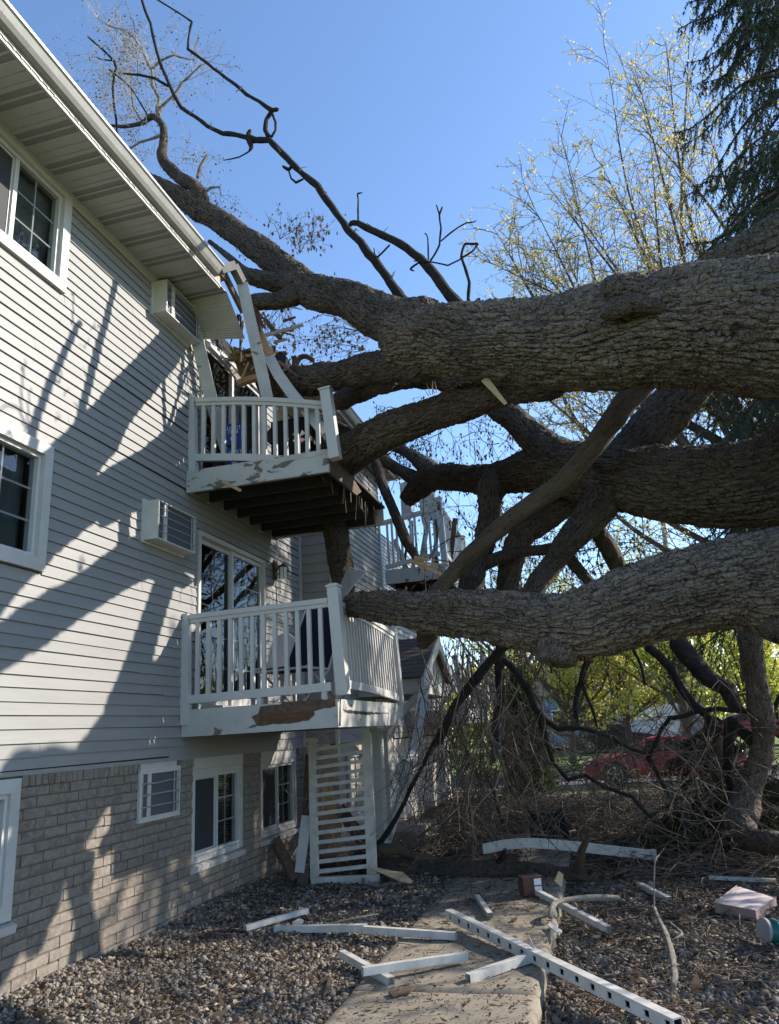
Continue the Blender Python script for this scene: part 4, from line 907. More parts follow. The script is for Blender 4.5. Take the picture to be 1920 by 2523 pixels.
for s_ in ([(883, 544, 5), (883, 492, 4), (881, 477, 4.5), (894, 474, 3)], [(962, 602, 5), (929, 633, 4), (921, 610, 3)], [(1035, 645, 5), (1012, 662, 5), (1022, 668, 3)], [(1018, 643, 3), (1060, 645, 4), (1104, 654, 4), (1133, 640, 4), (1140, 628, 3)],
           [(1060, 644, 5), (1083, 604, 5), (1087, 562, 5), (1083, 529, 5), (1091, 508, 4)], [(1075, 503, 3.5), (1083, 529, 4)], [(1085, 596, 4), (1133, 558, 4), (1150, 549, 3.5), (1171, 546, 3), (1174, 541, 2)], [(1056, 642, 4), (1054, 587, 4), (1046, 573, 3)],
           [(1156, 745, 12), (1154, 737, 9), (1157, 696, 8), (1146, 658, 7.5), (1137, 633, 7), (1140, 615, 6.5), (1146, 600, 6), (1179, 600, 5.5), (1167, 617, 5), (1138, 635, 5)]): stick(s_, 6.55, step=.018)
# torn knot on the top stem
limb('knot', [(1690, 728, 30, 5.72), (1600, 712, 66, 5.66), (1528, 714, 80, 5.6), (1492, 728, 62, 5.58)], 'bark', ft, 'torn twisted knot on the top stem', .012, 1.3, 1.2, seed=55, ends=(0, 1), flat=.25)
limb('knot', [(1640, 762, 26, 5.52), (1560, 748, 52, 5.46), (1502, 768, 50, 5.44), (1482, 782, 30, 5.46)], 'barkmid', ft, None, .012, 1.1, 1.2, seed=56, ends=(0, 1), flat=.3)
# pale sunlit shoots behind the gutter
for s_ in ([(392, 285, 13), (389, 264, 11), (393, 243, 9), (375, 211, 8), (375, 171, 7), (396, 150, 6), (428, 136, 4), (470, 148, 2.5)], [(392, 280, 9), (400, 262, 8), (428, 236, 7), (453, 200, 6), (475, 180, 5), (498, 158, 3)], [(375, 175, 6), (350, 121, 5), (330, 92, 4), (307, 75, 4), (268, 64, 3), (239, 43, 2)], [(352, 300, 7), (328, 262, 5), (325, 220, 4), (340, 190, 3), (336, 120, 3), (330, 60, 2.5), (308, 0, 2)],
           [(486, 440, 9), (494, 410, 8), (508, 385, 6), (512, 378, 3)], [(497, 478, 7), (520, 462, 6), (543, 460, 4), (545, 482, 3)], [(402, 330, 8), (385, 338, 7), (345, 350, 6), (318, 368, 5)]):
    stick(s_, 8.15, 'barkpale', 'pale_shoot', .02)
for s_ in ([(216, 90, 4), (245, 115, 5), (281, 150, 6), (287, 168, 6), (282, 180, 5), (278, 215, 5), (282, 265, 5), (288, 330, 5)], [(281, 150, 4), (250, 146, 3), (235, 140, 2)], [(268, 170, 4), (320, 215, 4), (365, 285, 4)]): stick(s_, 8.0, step=.02)

# middle stem behind, and its forks
Z2 = lambda x: 6.3+4.4*math.exp(-(x-1000)/620.)
limb('trunk', [('w', 5.4, 6.5, 4.0, .6), ('w', 4.2, 6.6, 4.1, .55), ('w', 3.0, 6.9, 4.0, .51)]+yy([(1920, 1174, 236), (1700, 1194, 190), (1583, 1183, 168), (1480, 1172, 152), (1380, 1154, 128), (1300, 1160, 98), (1200, 1180, 76), (1100, 1176, 64), (1060, 1182, 60), (1026, 1208, 50), (1000, 1234, 36)], Z2), 'barkdark', ft, 'middle stem of the fallen tree', .0175, seed=21, ends=(0, 1))  # unseen right end routed to keep its shadow off the near ground
LB = [
 [(1400, 1140, 100, 10.5), (1340, 1100, 82, 10.6), (1292, 1055, 70, 10.7), (1240, 1010, 62, 10.8), (1170, 965, 54, 10.9), (1100, 940, 52, 10.9), (1040, 930, 50, 10.9), (960, 942, 44, 10.8), (890, 962, 36, 10.6)],
 [(1075, 1170, 50, 10.7), (1040, 1142, 40, 10.8), (1010, 1120, 28, 11), (980, 1103, 24, 11.2), (940, 1092, 18, 11.4)],
 [(1040, 1190, 42, 10.6), (1010, 1172, 32, 10.6), (975, 1153, 30, 10.6), (935, 1130, 26, 10.6)],
 [(925, 1135, 24, 10.2), (934, 1164, 26, 10.1), (954, 1221, 25, 10), (977, 1273, 25, 10), (1000, 1330, 24, 10), (1032, 1384, 19, 10)],
 [(1250, 1165, 80, 10.6), (1212, 1204, 66, 10.5), (1207, 1262, 52, 10.4), (1196, 1329, 50, 10.2), (1175, 1392, 54, 10), (1158, 1450, 60, 9.8), (1165, 1530, 50, 9.6)],
 [(1500, 1210, 100, 10.4), (1470, 1255, 88, 10.3), (1437, 1296, 76, 10.2), (1396, 1342, 62, 10.1), (1354, 1400, 52, 10), (1317, 1450, 46, 9.8), (1300, 1500, 44, 9.7)],
 [(1450, 1275, 50, 10.3), (1467, 1300, 42, 10.4), (1500, 1350, 42, 10.6), (1529, 1408, 42, 10.8), (1560, 1470, 40, 11)],
 [(1395, 1360, 36, 10.2), (1408, 1383, 30, 10.2), (1442, 1421, 27, 10.2), (1480, 1465, 24, 10.2)],
 [(1380, 1352, 34, 10.2), (1340, 1355, 28, 10.4), (1267, 1362, 29, 10.6), (1200, 1388, 32, 10.6), (1150, 1420, 34, 10.6)],
 [(1500, 1185, 80, 11.2), (1420, 1222, 72, 11.3), (1350, 1270, 66, 11.3), (1280, 1325, 56, 11.3), (1256, 1400, 50, 11.3), (1248, 1470, 48, 11.3)],
 [(1740, 900, 100, 11.2), (1694, 964, 100, 11.3), (1635, 1028, 106, 11.4), (1573, 1096, 112, 11.5), (1500, 1160, 100, 11.5)],
]
_n = lambda x: Z2(x)-10.6+.05
LB = [[(x, y, w_, Y+_n(max(p[0][0], 1040))) for x, y, w_, Y in p] for p in LB]
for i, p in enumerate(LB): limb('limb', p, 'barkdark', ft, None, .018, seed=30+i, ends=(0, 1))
limb('limb', [(1600, 920, 62, 7.35), (1567, 958, 60, 7.35), (1500, 1050, 56, 7.4), (1450, 1117, 54, 7.4), (1375, 1196, 52, 7.45), (1292, 1254, 46, 7.5), (1208, 1321, 42, 7.55), (1146, 1379, 40, 7.6), (1092, 1442, 38, 7.65), (1060, 1462, 28, 7.7)], 'barksmooth', ft, 'smooth barkless limb crossing in front of the middle stem', .016, plate=1.6, dep=.22, seed=51, ends=(0, 1))
limb('limb', [(1690, 690, 60, 6.8), (1760, 672, 100, 6.8), (1920, 622, 160, 6.8), (2150, 560, 200, 6.9), (2700, 520, 240, 7.2)], 'barkmid', ft, None, .016, seed=52)
# lowest stem
Z3 = lambda x: 6.0+1.6*math.exp(-(x-860)/420.)
limb('trunk', yy([(2700, 1360, 395), (2300, 1385, 345), (1920, 1426, 262), (1817, 1432, 226), (1700, 1455, 206), (1589, 1487, 190), (1446, 1532, 158), (1340, 1534, 138), (1250, 1522, 122), (1130, 1511, 108), (1050, 1508, 100), (960, 1496, 78), (890, 1490, 58), (855, 1492, 46)], Z3), 'bark', ft, 'lowest stem of the fallen tree', .0132, knobs=[(8.85, 0, .01, 0)], seed=61, ends=(0, 1))
limb('limb', [(1395, 1560, 100, 6.45), (1374, 1600, 108, 6.4), (1368, 1640, 92, 6.38)], 'bark', ft, 'broken stub under the lowest stem', .013, seed=62, ends=(0, 1), flat=.2)
limb('limb', [(1935, 1480, 150, 6.1), (1925, 1530, 130, 6.05), (1912, 1575, 90, 6.0)], 'barkmid', ft, None, .016, seed=63, ends=(0, 1))
limb('limb', [(1075, 1520, 70, 7.1), (1055, 1555, 52, 7.2), (1040, 1590, 30, 7.4)], 'barkmid', ft, None, .018, seed=64)
LC = [
 ([(1275, 1570, 30), (1240, 1594, 24), (1200, 1640, 23), (1169, 1677, 24), (1140, 1715, 22), (1114, 1751, 21), (1095, 1800, 18), (1082, 1835, 14)], 9.2),
 ([(1090, 1790, 9), (1065, 1838, 9), (1046, 1880, 10), (1011, 1943, 10), (983, 2003, 12), (930, 2085, 16), (890, 2150, 20), (870, 2180, 16)], 9.3),
 ([(1235, 1560, 26), (1232, 1640, 24), (1235, 1720, 22), (1222, 1800, 18), (1215, 1880, 14)], 10.5),
 ([(1240, 1622, 18), (1270, 1655, 17), (1297, 1690, 19), (1320, 1743, 19), (1349, 1776, 17), (1377, 1796, 14), (1434, 1795, 10), (1491, 1811, 9), (1549, 1843, 9), (1594, 1856, 9)], 9.4),
 ([(1322, 1755, 17), (1338, 1795, 14), (1349, 1829, 12), (1363, 1880, 11), (1400, 1922, 10), (1443, 1911, 9), (1491, 1940, 10), (1557, 1963, 9), (1586, 1997, 9), (1622, 2032, 7)], 9.6),
 ([(1458, 1600, 11), (1440, 1640, 10), (1431, 1671, 9), (1446, 1717, 8), (1463, 1757, 7), (1472, 1795, 5)], 9.0),
 ([(1590, 1590, 24), (1611, 1606, 22), (1657, 1651, 22), (1677, 1694, 20), (1711, 1737, 20), (1760, 1782, 15)], 10.8),
 ([(1660, 1570, 48), (1690, 1612, 46), (1735, 1665, 42), (1790, 1697, 40), (1815, 1750, 36)], 11.6),
 ([(1845, 1752, 14), (1769, 1746, 12), (1720, 1751, 12), (1689, 1763, 11), (1651, 1769, 11), (1629, 1797, 10), (1611, 1843, 10), (1596, 1866, 12)], 10.2),
 ([(1594, 1860, 12), (1620, 1905, 11), (1650, 1960, 12), (1680, 2000, 12), (1700, 2060, 8)], 10.2),
 ([(1560, 1600, 9), (1580, 1640, 8), (1590, 1690, 7)], 9.5), ([(1350, 1600, 8), (1360, 1660, 6)], 9), ([(1460, 1600, 14), (1420, 1720, 13), (1425, 1800, 10)], 12),
 ([(1190, 1890, 9), (1215, 1945, 10), (1228, 1985, 12), (1240, 2030, 10)], 11.5), ([(1240, 1850, 8), (1270, 1930, 11), (1283, 2000, 10)], 11.2),
]
for i, (p, Y) in enumerate(LC): stick(p, Y, 'barkdead', 'broken_branch', .018, 70+i)
limb('bark_strip', [(1190, 933, 10, 7.25), (1215, 958, 22, 7.22), (1245, 992, 20, 7.2)], 'splinter', ft, 'pale freshly torn strip of wood under the top stem', .02, dep=.1) if False else None
m_ = MB(); a, b = ony(1194, 934, 6.25), ony(1247, 996, 6.25); m_.beam(a, b, .07, .02, (0, -1, .3), taper=.45); tag(m_.build('torn_strip', M['splinter'], ft), 'pale freshly torn strip of wood under the top stem')
m_ = MB()
for k in range(5): P = ony(1056+k*5, 975-k*2, 7.2); m_.beam(P, P+V(R.uniform(-.05, .05), 0, R.uniform(.08, .2)), .012, .01, taper=.2)
m_.build('splinters', M['splinter'], ft)

# ---------------------------------------------------------------- fine twigs
def twiggy(T, p, dirv, L, r, depth_=2, seg=6, wig=.28, droop=0., kids=(3, 6), spread=.9, leafpts=None, shrink=.55, up=0.):
    pts = [np.asarray(p, float)]; d = np.asarray(dirv, float); d = d/np.linalg.norm(d)
    for i in range(seg):
        d = d + rng.normal(0, wig, 3) + V(0, 0, -droop+up)/seg; d /= np.linalg.norm(d); pts.append(pts[-1]+d*L/seg)
    pts = np.array(pts); T.add(pts, r, r*.45, 4 if r > .006 else 3)
    if leafpts is not None and depth_ <= 1: leafpts.extend((q, d) for q in pts[2:])
    if depth_ > 0:
        for _ in range(R.randint(*kids)):
            t = R.uniform(.2, 1.); k = min(seg-1, int(t*seg)); q = pts[k]+(pts[k+1]-pts[k])*(t*seg-k if t < 1 else 1)
            dd = (pts[k+1]-pts[k]); dd /= np.linalg.norm(dd); dd = dd+rng.normal(0, spread, 3)*.7
            twiggy(T, q, dd, L*R.uniform(shrink*.7, shrink*1.2), r*.55, depth_-1, max(3, seg-1), wig, droop, kids, spread, leafpts, shrink, up)
def leaves(name, pts, size, mat_, parent, hang=False, per=1, jit=.03, long_=1.):
    """one small quad pair per point"""
    n = len(pts)*per
    if not n: return
    P = np.repeat(np.array([p for p, _ in pts]), per, 0)+rng.normal(0, jit, (n, 3))
    a = rng.normal(0, 1, (n, 3)); a /= np.linalg.norm(a, axis=1)[:, None]
    if hang: a = a*.25+V(0, 0, -1)
    b = np.cross(a, rng.normal(0, 1, (n, 3))); b /= np.linalg.norm(b, axis=1)[:, None]+1e-9
    s_ = size*rng.uniform(.6, 1.3, n)[:, None]; a = a*s_*long_; b = b*s_*.5
    c = np.cross(a, b); c /= np.linalg.norm(c, axis=1)[:, None]+1e-9; c = c*s_*.18
    v = np.stack([P, P+a*.5+b+c, P+a, P+a*.5-b+c], 1).reshape(-1, 3)
    f = np.arange(n*4).reshape(-1, 4)
    o = np_obj(name, v, f, mat_, parent); o['kind'] = 'stuff'; return o
# twigs of the fallen tree: over the roof, under the stems, against the sky
T = Tubes(); lp = []
for _ in range(46):
    x, y = R.uniform(270, 400), R.uniform(130, 330); P = ony(x, y, 8.15+R.uniform(-.4, .6)); twiggy(T, P, V(R.uniform(-1, .2), R.uniform(-.5, .5), R.uniform(.1, 1)), R.uniform(.5, 1.1), .006, 2, 6, .3, .3, (2, 5), leafpts=lp)
for px in ((375, 175), (350, 121), (428, 136), (453, 200), (498, 160), (239, 43), (307, 75), (325, 220), (336, 120), (470, 148), (268, 64), (311, 311), (318, 368)):
    for _ in range(5): twiggy(T, ony(*px, 8.15), V(R.uniform(-1, .6), R.uniform(-.5, .5), R.uniform(-.3, .9)), R.uniform(.35, .8), .005, 2, 5, .3, .4, (2, 4), leafpts=lp)
for px in ((512, 380), (520, 462), (545, 482), (450, 390), (425, 370), (500, 430), (470, 520), (550, 580)):
    for _ in range(4): twiggy(T, ony(*px, 8.3), V(R.uniform(-.6, .8), R.uniform(-.3, .6), R.uniform(-.4, .8)), R.uniform(.3, .55), .004, 2, 5, .35, .4, (2, 4), leafpts=lp)
tag(T.obj('twig_mass', M['twigpale'], ft), kind='stuff'); leaves('dead_leaves', lp[::3], .030, M['catkin'], ft, True, 1, .02)
T = Tubes(); lp = []
for px, n_, dv, L_ in (((770, 600), 5, (.1, 0, 1), .55), ((740, 620), 5, (-.2, 0, 1), .6), ((690, 590), 4, (0, 0, 1), .5), ((690, 740), 5, (-.1, .2, -1), .8), ((720, 735), 5, (-.6, .2, -.8), 1.0), ((880, 815), 7, (-1, .1, .2), .9), ((900, 860), 5, (-1, .1, .1), .7), ((930, 830), 4, (-1, 0, .4), .8), ((1000, 790), 2, (-1, 0, .3), .5)):
    for _ in range(n_): twiggy(T, ony(*px, 8.2+R.uniform(0, .5)), V(*dv)+rng.normal(0, .3, 3), L_*R.uniform(.6, 1.1), .006, 2, 6, .25, .3, (2, 4), leafpts=lp)
for _ in range(70):      # hanging under the top stem, over blue sky
    x, y = R.uniform(905, 1290), R.uniform(985, 1110); twiggy(T, ony(x, y, R.uniform(10.9, 12)), V(R.uniform(-1, 1), R.uniform(-.4, .4), R.uniform(-1.1, .3)), R.uniform(.4, 1.1), .0075, 2, 6, .25, .5, (2, 4), leafpts=lp)
for _ in range(120):      # tangle between the middle and the lowest stem
    x, y = R.uniform(1040, 1560), R.uniform(1240, 1480); twiggy(T, ony(x, y, R.uniform(10.4, 14)), rng.normal(0, 1, 3)+V(0, 0, -.2), R.uniform(.6, 1.5), R.uniform(.004, .012), 2, 6, .25, .4, (2, 4), leafpts=lp)
tag(T.obj('twig_mass', M['twig'], ft), kind='stuff'); leaves('catkins', lp[::3], .038, M['catkin'], ft, True, 1, .02, 1.6)
# drooping curtain of shoots below the lowest stem, down to the ground
T = Tubes(); T2 = Tubes(); T3 = Tubes()
for k in range(300):
    x = R.gauss(1180, 85) if k % 6 else R.uniform(1000, 1880); Y = R.uniform(9.0, 12.8); top = R.uniform(1570, 1900); P = ony(x, top, Y)
    if P[2] < .2 or (1270 < x < 1440 and top > 1800): continue
    twiggy(R.choice((T, T, T2, T3)), P, V(R.uniform(-.5, .5), R.uniform(-.5, .5), -1), min(P[2]*R.uniform(.5, 1.), 1.8), R.uniform(.004, .010), 2 if k % 3 == 0 else 1, 8, .22, .15, (1, 4), shrink=.5)
for k in range(230):      # brush piled along the ground
    x, y, z = R.uniform(-2.9, 2.4), R.uniform(10.2, 16.5), R.uniform(.02, .5)**1.2
    if -1.9 < x < .1 and y < 13.2: continue
    twiggy(R.choice((T, T2, T2, T3)), (x, y, z), V(R.uniform(-1, 1), R.uniform(-1, 1), R.uniform(-.15, .5)), R.uniform(.6, 2.0), R.uniform(.004, .014), 2, 7, .24, .25, (2, 4), shrink=.5)
for k in range(170):
    x, y = (R.uniform(1250, 1900), R.uniform(1760, 2010)) if k < 120 else (R.uniform(1430, 1840), R.uniform(1820, 1930)); P = ony(x, y, R.uniform(9.6, 14)); P[2] = max(P[2], .05)
    twiggy(R.choice((T, T, T2)), P, V(R.uniform(-1, 1), R.uniform(-.6, .6), R.uniform(-.5, .5)), R.uniform(.6, 1.6), R.uniform(.004, .010), 2, 7, .24, .2, (1, 4), shrink=.5)
brush = thing('brush_pile', 'tangled mass of snapped brown twigs heaped under the lowest stem', 'brush', (0, 12, 0))
for TT, mm in ((T, 'twig'), (T2, 'twiggrey'), (T3, 'twigred')): tag(TT.obj('twig_mass', M[mm], brush), kind='stuff')

# side shoots added out of view on the right to dapple ground and brick
T = Tubes()
for k in range(46):
    x, y, z = R.uniform(2.7, 6.0), R.uniform(6.6, 9.2), R.uniform(1.2, 4.2)
    if k > 26: x, y, z = R.uniform(3.2, 7), R.uniform(8.5, 11.5), R.uniform(.8, 4.5)
    twiggy(T, (x, y, z), V(R.uniform(-.6, 1), R.uniform(-1, 1), R.uniform(-.7, .5)), R.uniform(.9, 2.0), R.uniform(.012, .03), 2, 7, .22, .25, (3, 6), shrink=.55)
tag(T.obj('twig_mass', M['twig'], ft), kind='stuff')
T = Tubes()                                            # short nubs on the bare leaders
for px in ((960, 690), (930, 640), (875, 570), (800, 480), (740, 420), (690, 375), (520, 318), (470, 280), (410, 190), (378, 90), (590, 222), (545, 180), (500, 148), (1050, 655), (1020, 625), (940, 578), (900, 560)):
    for _ in range(2): P = ony(*px, 6.85); T.add(np.array([P, P+V(R.uniform(-.04, .05), 0, R.uniform(-.02, .05)), P+V(R.uniform(-.09, .1), R.uniform(-.03, .03), R.uniform(-.03, .12))]), .008, .003, 4)
tag(T.obj('twig_nubs', M['twig'], ft), kind='stuff')
# ---------------------------------------------------------------- ground
def grid_sheet(name, x0, x1, y0, y1, nx, ny, zf, mat_):
    X, Y = np.meshgrid(np.linspace(x0, x1, nx), np.linspace(y0, y1, ny)); p = np.stack([X.ravel(), Y.ravel(), 0*X.ravel()], 1)
    p[:, 2] = zf(p); i = np.arange(ny-1)[:, None]*nx+np.arange(nx-1)[None]
    f = np.stack([i, i+1, i+nx+1, i+nx], -1).reshape(-1, 4); return np_obj(name, p, f, M[mat_], None, True)
def gz(p):
    x, y = p[:, 0], p[:, 1]
    z = np.where(x > -1.2, -.15+.10*sstep(10.5, 14, y), -.035+0*x) + .03*fbm(p*np.array([1.3, 1.3, 0]), 3, 4)
    z = z + .06*sstep(-3.7, -4.15, x)*(x > -4.3) + .10*sstep(10, 13, y)*np.maximum(0, fbm(p*.5, 2, 9))
    return z*(1-sstep(17, 21, y)) - .05*sstep(17, 21, y)
g = MB(); g.box((-400, -60, -1.6), (400, 700, -.62)); tag(g.build('ground', M['grass']), kind='structure')
tag(grid_sheet('soil_bed', -9, 9, 1.5, 20, 130, 130, gz, 'soil'), kind='structure')
def lz(p): return -.05-.33*sstep(17.5, 24, p[:, 1])+.05*fbm(p*.25, 2, 3)+.36*sstep(30, 43, p[:, 1])
tag(grid_sheet('lawn', -40, 40, 17.0, 80, 80, 80, lz, 'grass'), kind='structure')
# walkway slabs
walk = tag(bpy.data.objects.new('walkway', None), kind='structure'); walk.location = (-1.2, 5, 0); COL.objects.link(walk)
joints = [2.2, 3.55, 5.42, 6.95, 8.55, 10.1, 11.6]
def slab(y0, y1, k):
    nx, ny = 26, 30; x0, x1 = -1.84, -.58; e = .022
    us = np.concatenate([[0, .006], np.linspace(.02, .98, nx), [.994, 1]]); vs = np.concatenate([[0, .005], np.linspace(.016, .984, ny), [.995, 1]])
    U, W_ = np.meshgrid(us, vs); x = x0+(x1-x0)*U; y = y0+.005+(y1-y0-.01)*W_
    ed = np.minimum(np.minimum(U, 1-U)*(x1-x0), np.minimum(W_, 1-W_)*(y1-y0)); p = np.stack([x, y, 0*x], -1).reshape(-1, 3)
    nse = fbm(p*np.array([9, 9, 1]), 3, k).reshape(x.shape)
    z = -.026*(1-sstep(0, .03, ed))+.004*nse + (k % 3-1)*.006
    x = x + (.010*nse)*(U > .9)
    p = np.stack([x, y, z], -1).reshape(-1, 3); n_ = U.shape[1]; m_ = U.shape[0]
    i = np.arange(m_-1)[:, None]*n_+np.arange(n_-1)[None]; f = np.stack([i, i+1, i+n_+1, i+n_], -1).reshape(-1, 4)
    ring = np.concatenate([np.arange(n_), np.arange(1, m_)*n_+n_-1, (m_-1)*n_+np.arange(n_-2, -1, -1), np.arange(m_-2, 0, -1)*n_])
    # sides in three steps so the face can be rough
    V_ = [p]; F_ = [f]; prev = ring; base = len(p)
    for dz in (-.07, -.14, -.24):
        q = p[ring].copy(); q[:, 2] = dz; q += .007*np.stack([fbm(q*14+dz, 2, 3), fbm(q*14+dz, 2, 6), 0*q[:, 0]], 1); V_.append(q); cur = base+np.arange(len(ring)); base += len(ring)
        F_.append(np.stack([prev, cur, np.roll(cur, -1), np.roll(prev, -1)], 1)); prev = cur
    o = np_obj('walkway_slab', np.vstack(V_), np.vstack(F_), M['concrete'], walk, True)
for k, (a, b) in enumerate(zip(joints, joints[1:])): slab(a, b, k)
# river stones: instances on points
pile = bpy.data.collections.new('stone_kinds')
for k in range(9):
    bm = bmesh.new(); bmesh.ops.create_icosphere(bm, subdivisions=2, radius=1.0)
    sx, sy, sz = R.uniform(.8, 1.25), R.uniform(.65, 1.0), R.uniform(.42, .7)
    for v in bm.verts:
        q = np.array([v.co])*1.2+k*9; a = 1+.16*float(fbm(q, 2, 60+k)[0]); v.co = Vector((v.co.x*sx*a, v.co.y*sy*a, v.co.z*sz*a))
    me = bpy.data.meshes.new('stone'); bm.to_mesh(me); bm.free(); me.materials.append(M['stone'])
    for p_ in me.polygons: p_.use_smooth = True
    o = bpy.data.objects.new('stone', me); pile.objects.link(o)
def scatter(name, P, rot, scale, coll, mat_=None):
    me = bpy.data.meshes.new(name); me.vertices.add(len(P)); me.vertices.foreach_set('co', np.asarray(P, np.float32).ravel())
    a = me.attributes.new('rot', 'FLOAT_VECTOR', 'POINT'); a.data.foreach_set('vector', np.asarray(rot, np.float32).ravel())
    a = me.attributes.new('scl', 'FLOAT', 'POINT'); a.data.foreach_set('value', np.asarray(scale, np.float32))
    o = link(bpy.data.objects.new(name, me)); o['kind'] = 'stuff'
    ng = bpy.data.node_groups.new(name+'_scatter', 'GeometryNodeTree'); ng.is_modifier = True
    ng.interface.new_socket('Geometry', in_out='INPUT', socket_type='NodeSocketGeometry'); ng.interface.new_socket('Geometry', in_out='OUTPUT', socket_type='NodeSocketGeometry')
    gi = ng.nodes.new('NodeGroupInput'); go = ng.nodes.new('NodeGroupOutput'); m2p = ng.nodes.new('GeometryNodeMeshToPoints'); iop = ng.nodes.new('GeometryNodeInstanceOnPoints')
    ci = ng.nodes.new('GeometryNodeCollectionInfo'); ci.inputs['Collection'].default_value = coll; ci.inputs['Separate Children'].default_value = True; ci.inputs['Reset Children'].default_value = True
    ra = ng.nodes.new('GeometryNodeInputNamedAttribute'); ra.data_type = 'FLOAT_VECTOR'; ra.inputs[0].default_value = 'rot'
    sa = ng.nodes.new('GeometryNodeInputNamedAttribute'); sa.data_type = 'FLOAT'; sa.inputs[0].default_value = 'scl'
    L = ng.links.new; L(gi.outputs[0], m2p.inputs[0]); L(m2p.outputs[0], iop.inputs['Points']); L(ci.outputs[0], iop.inputs['Instance']); iop.inputs['Pick Instance'].default_value = True
    L(ra.outputs[0], iop.inputs['Rotation']); L(sa.outputs[0], iop.inputs['Scale']); L(iop.outputs[0], go.inputs[0])
    md = o.modifiers.new('scatter', 'NODES'); md.node_group = ng; return o
def stones(name, x0, x1, y0, y1, n, s0, s1, thin=None):
    p = np.stack([rng.uniform(x0, x1, n), rng.uniform(y0, y1, n), np.zeros(n)], 1)
    if thin is not None: p = p[rng.random(len(p)) < thin(p)]
    n = len(p); sc = rng.uniform(s0, s1, n)*np.exp(rng.normal(0, .22, n)); p[:, 2] = gz(p)+sc*rng.uniform(-.1, .75, n)
    scatter(name, p, np.stack([rng.normal(0, .5, n), rng.normal(0, .5, n), rng.uniform(0, 6.28, n)], 1), sc, pile)
stones('river_gravel', -4.2, -1.80, 3.2, 11.0, 52000, .011, .021)
stones('river_gravel', -.62, 3.2, 3.4, 11.5, 58000, .012, .024, lambda p: .25+.75*(1-sstep(8.3, 10.5, p[:, 1])))
stones('river_gravel', -4.1, -1.85, 3.6, 10.5, 450, .020, .030)
stones('river_gravel', -.5, 3.0, 3.8, 10, 700, .020, .033)
# leaf litter, bark crumbs and little twigs over everything
def litter(name, n, reg, size, mat_, zf, flat=.35):
    p = np.stack([rng.uniform(reg[0], reg[1], n), rng.uniform(reg[2], reg[3], n), np.zeros(n)], 1); p[:, 2] = zf(p)+rng.uniform(.0, .02, n)
    a = rng.normal(0, 1, (n, 3)); a[:, 2] *= flat; a /= np.linalg.norm(a, axis=1)[:, None]; b = np.cross(a, V(0, 0, 1)+rng.normal(0, flat, (n, 3))); b /= np.linalg.norm(b, axis=1)[:, None]
    s_ = (size*np.exp(rng.normal(0, .5, n)))[:, None]; a = a*s_; b = b*s_*rng.uniform(.2, .7, n)[:, None]; c = np.cross(a, b); c = c/(np.linalg.norm(c, axis=1)[:, None]+1e-9)*s_*.25*rng.random(n)[:, None]
    v = np.stack([p-a, p-b*.8+c, p+a, p+b*.8+c], 1).reshape(-1, 3); tag(np_obj(name, v, np.arange(n*4).reshape(-1, 4), M[mat_]), kind='stuff')
wz = lambda p: .004+0*p[:, 0]
litter('leaf_litter', 4200, (-1.8, -.6, 3.8, 9.5), .011, 'litter', wz, .15); litter('leaf_litter', 1500, (-1.8, -.6, 7.6, 10), .014, 'litter', wz, .2)
litter('leaf_litter', 15000, (-4.1, -1.8, 3.5, 11), .017, 'litter', lambda p: gz(p)+.02); litter('leaf_litter', 16000, (-.6, 3.4, 3.8, 12), .022, 'litter', lambda p: gz(p)+.03)
litter('leaf_litter', 26000, (-3.6, 3.6, 9.8, 18), .04, 'litter', lambda p: gz(p)+.03, .5)
T = Tubes(); T2 = Tubes(); T3 = Tubes()
def gtwig(TT, x, y, L, r, zf, lift=.0):
    a = R.uniform(0, 6.28); n = R.randint(4, 7); pts = [V(x, y, 0)]; 
    for i in range(n): a += R.gauss(0, .35); pts.append(pts[-1]+V(math.cos(a), math.sin(a), 0)*L/n)
    pts = np.array(pts); pts[:, 2] = zf(pts)+r+.012+lift*np.abs(rng.normal(0, 1))*np.sin(np.linspace(0, math.pi, n+1)); TT.add(pts, r, r*.5, 4)
    if L > .25:
        for _ in range(R.randint(1, 3)):
            q = pts[R.randint(1, n-1)]; b = a+R.choice((-1, 1))*R.uniform(.5, 1.1); l2 = L*R.uniform(.25, .5)
            TT.add(np.array([q, q+V(math.cos(b), math.sin(b), R.uniform(0, .25))*l2*.5, q+V(math.cos(b+.3), math.sin(b+.3), R.uniform(-.1, .3))*l2]), r*.7, r*.3, 3)
for _ in range(900): gtwig(R.choice((T, T, T2, T3)), R.uniform(-4.0, -1.85), R.uniform(3.6, 10), R.uniform(.05, .4), R.uniform(.0015, .004), gz)
for _ in range(800): gtwig(R.choice((T, T3, T2, T3)), R.uniform(-.55, 3.2), R.uniform(4, 12), R.uniform(.08, .7), R.uniform(.002, .006), lambda p: gz(p)+.02, .04)
for _ in range(150): gtwig(R.choice((T, T3)), R.uniform(-1.8, -.7), R.uniform(4, 9.4), R.uniform(.03, .22), R.uniform(.001, .003), wz)
for _ in range(1900): gtwig(R.choice((T2, T2, T3, T3)), R.uniform(-3.4, 3.4), R.uniform(9.6, 17), R.uniform(.2, 1.1), R.uniform(.003, .008), lambda p: gz(p)+.03, .12)
for TT, mm in ((T, 'twig'), (T2, 'twiggrey'), (T3, 'twigred')): tag(TT.obj('fallen_twigs', M[mm]), kind='stuff')
CH = MB()
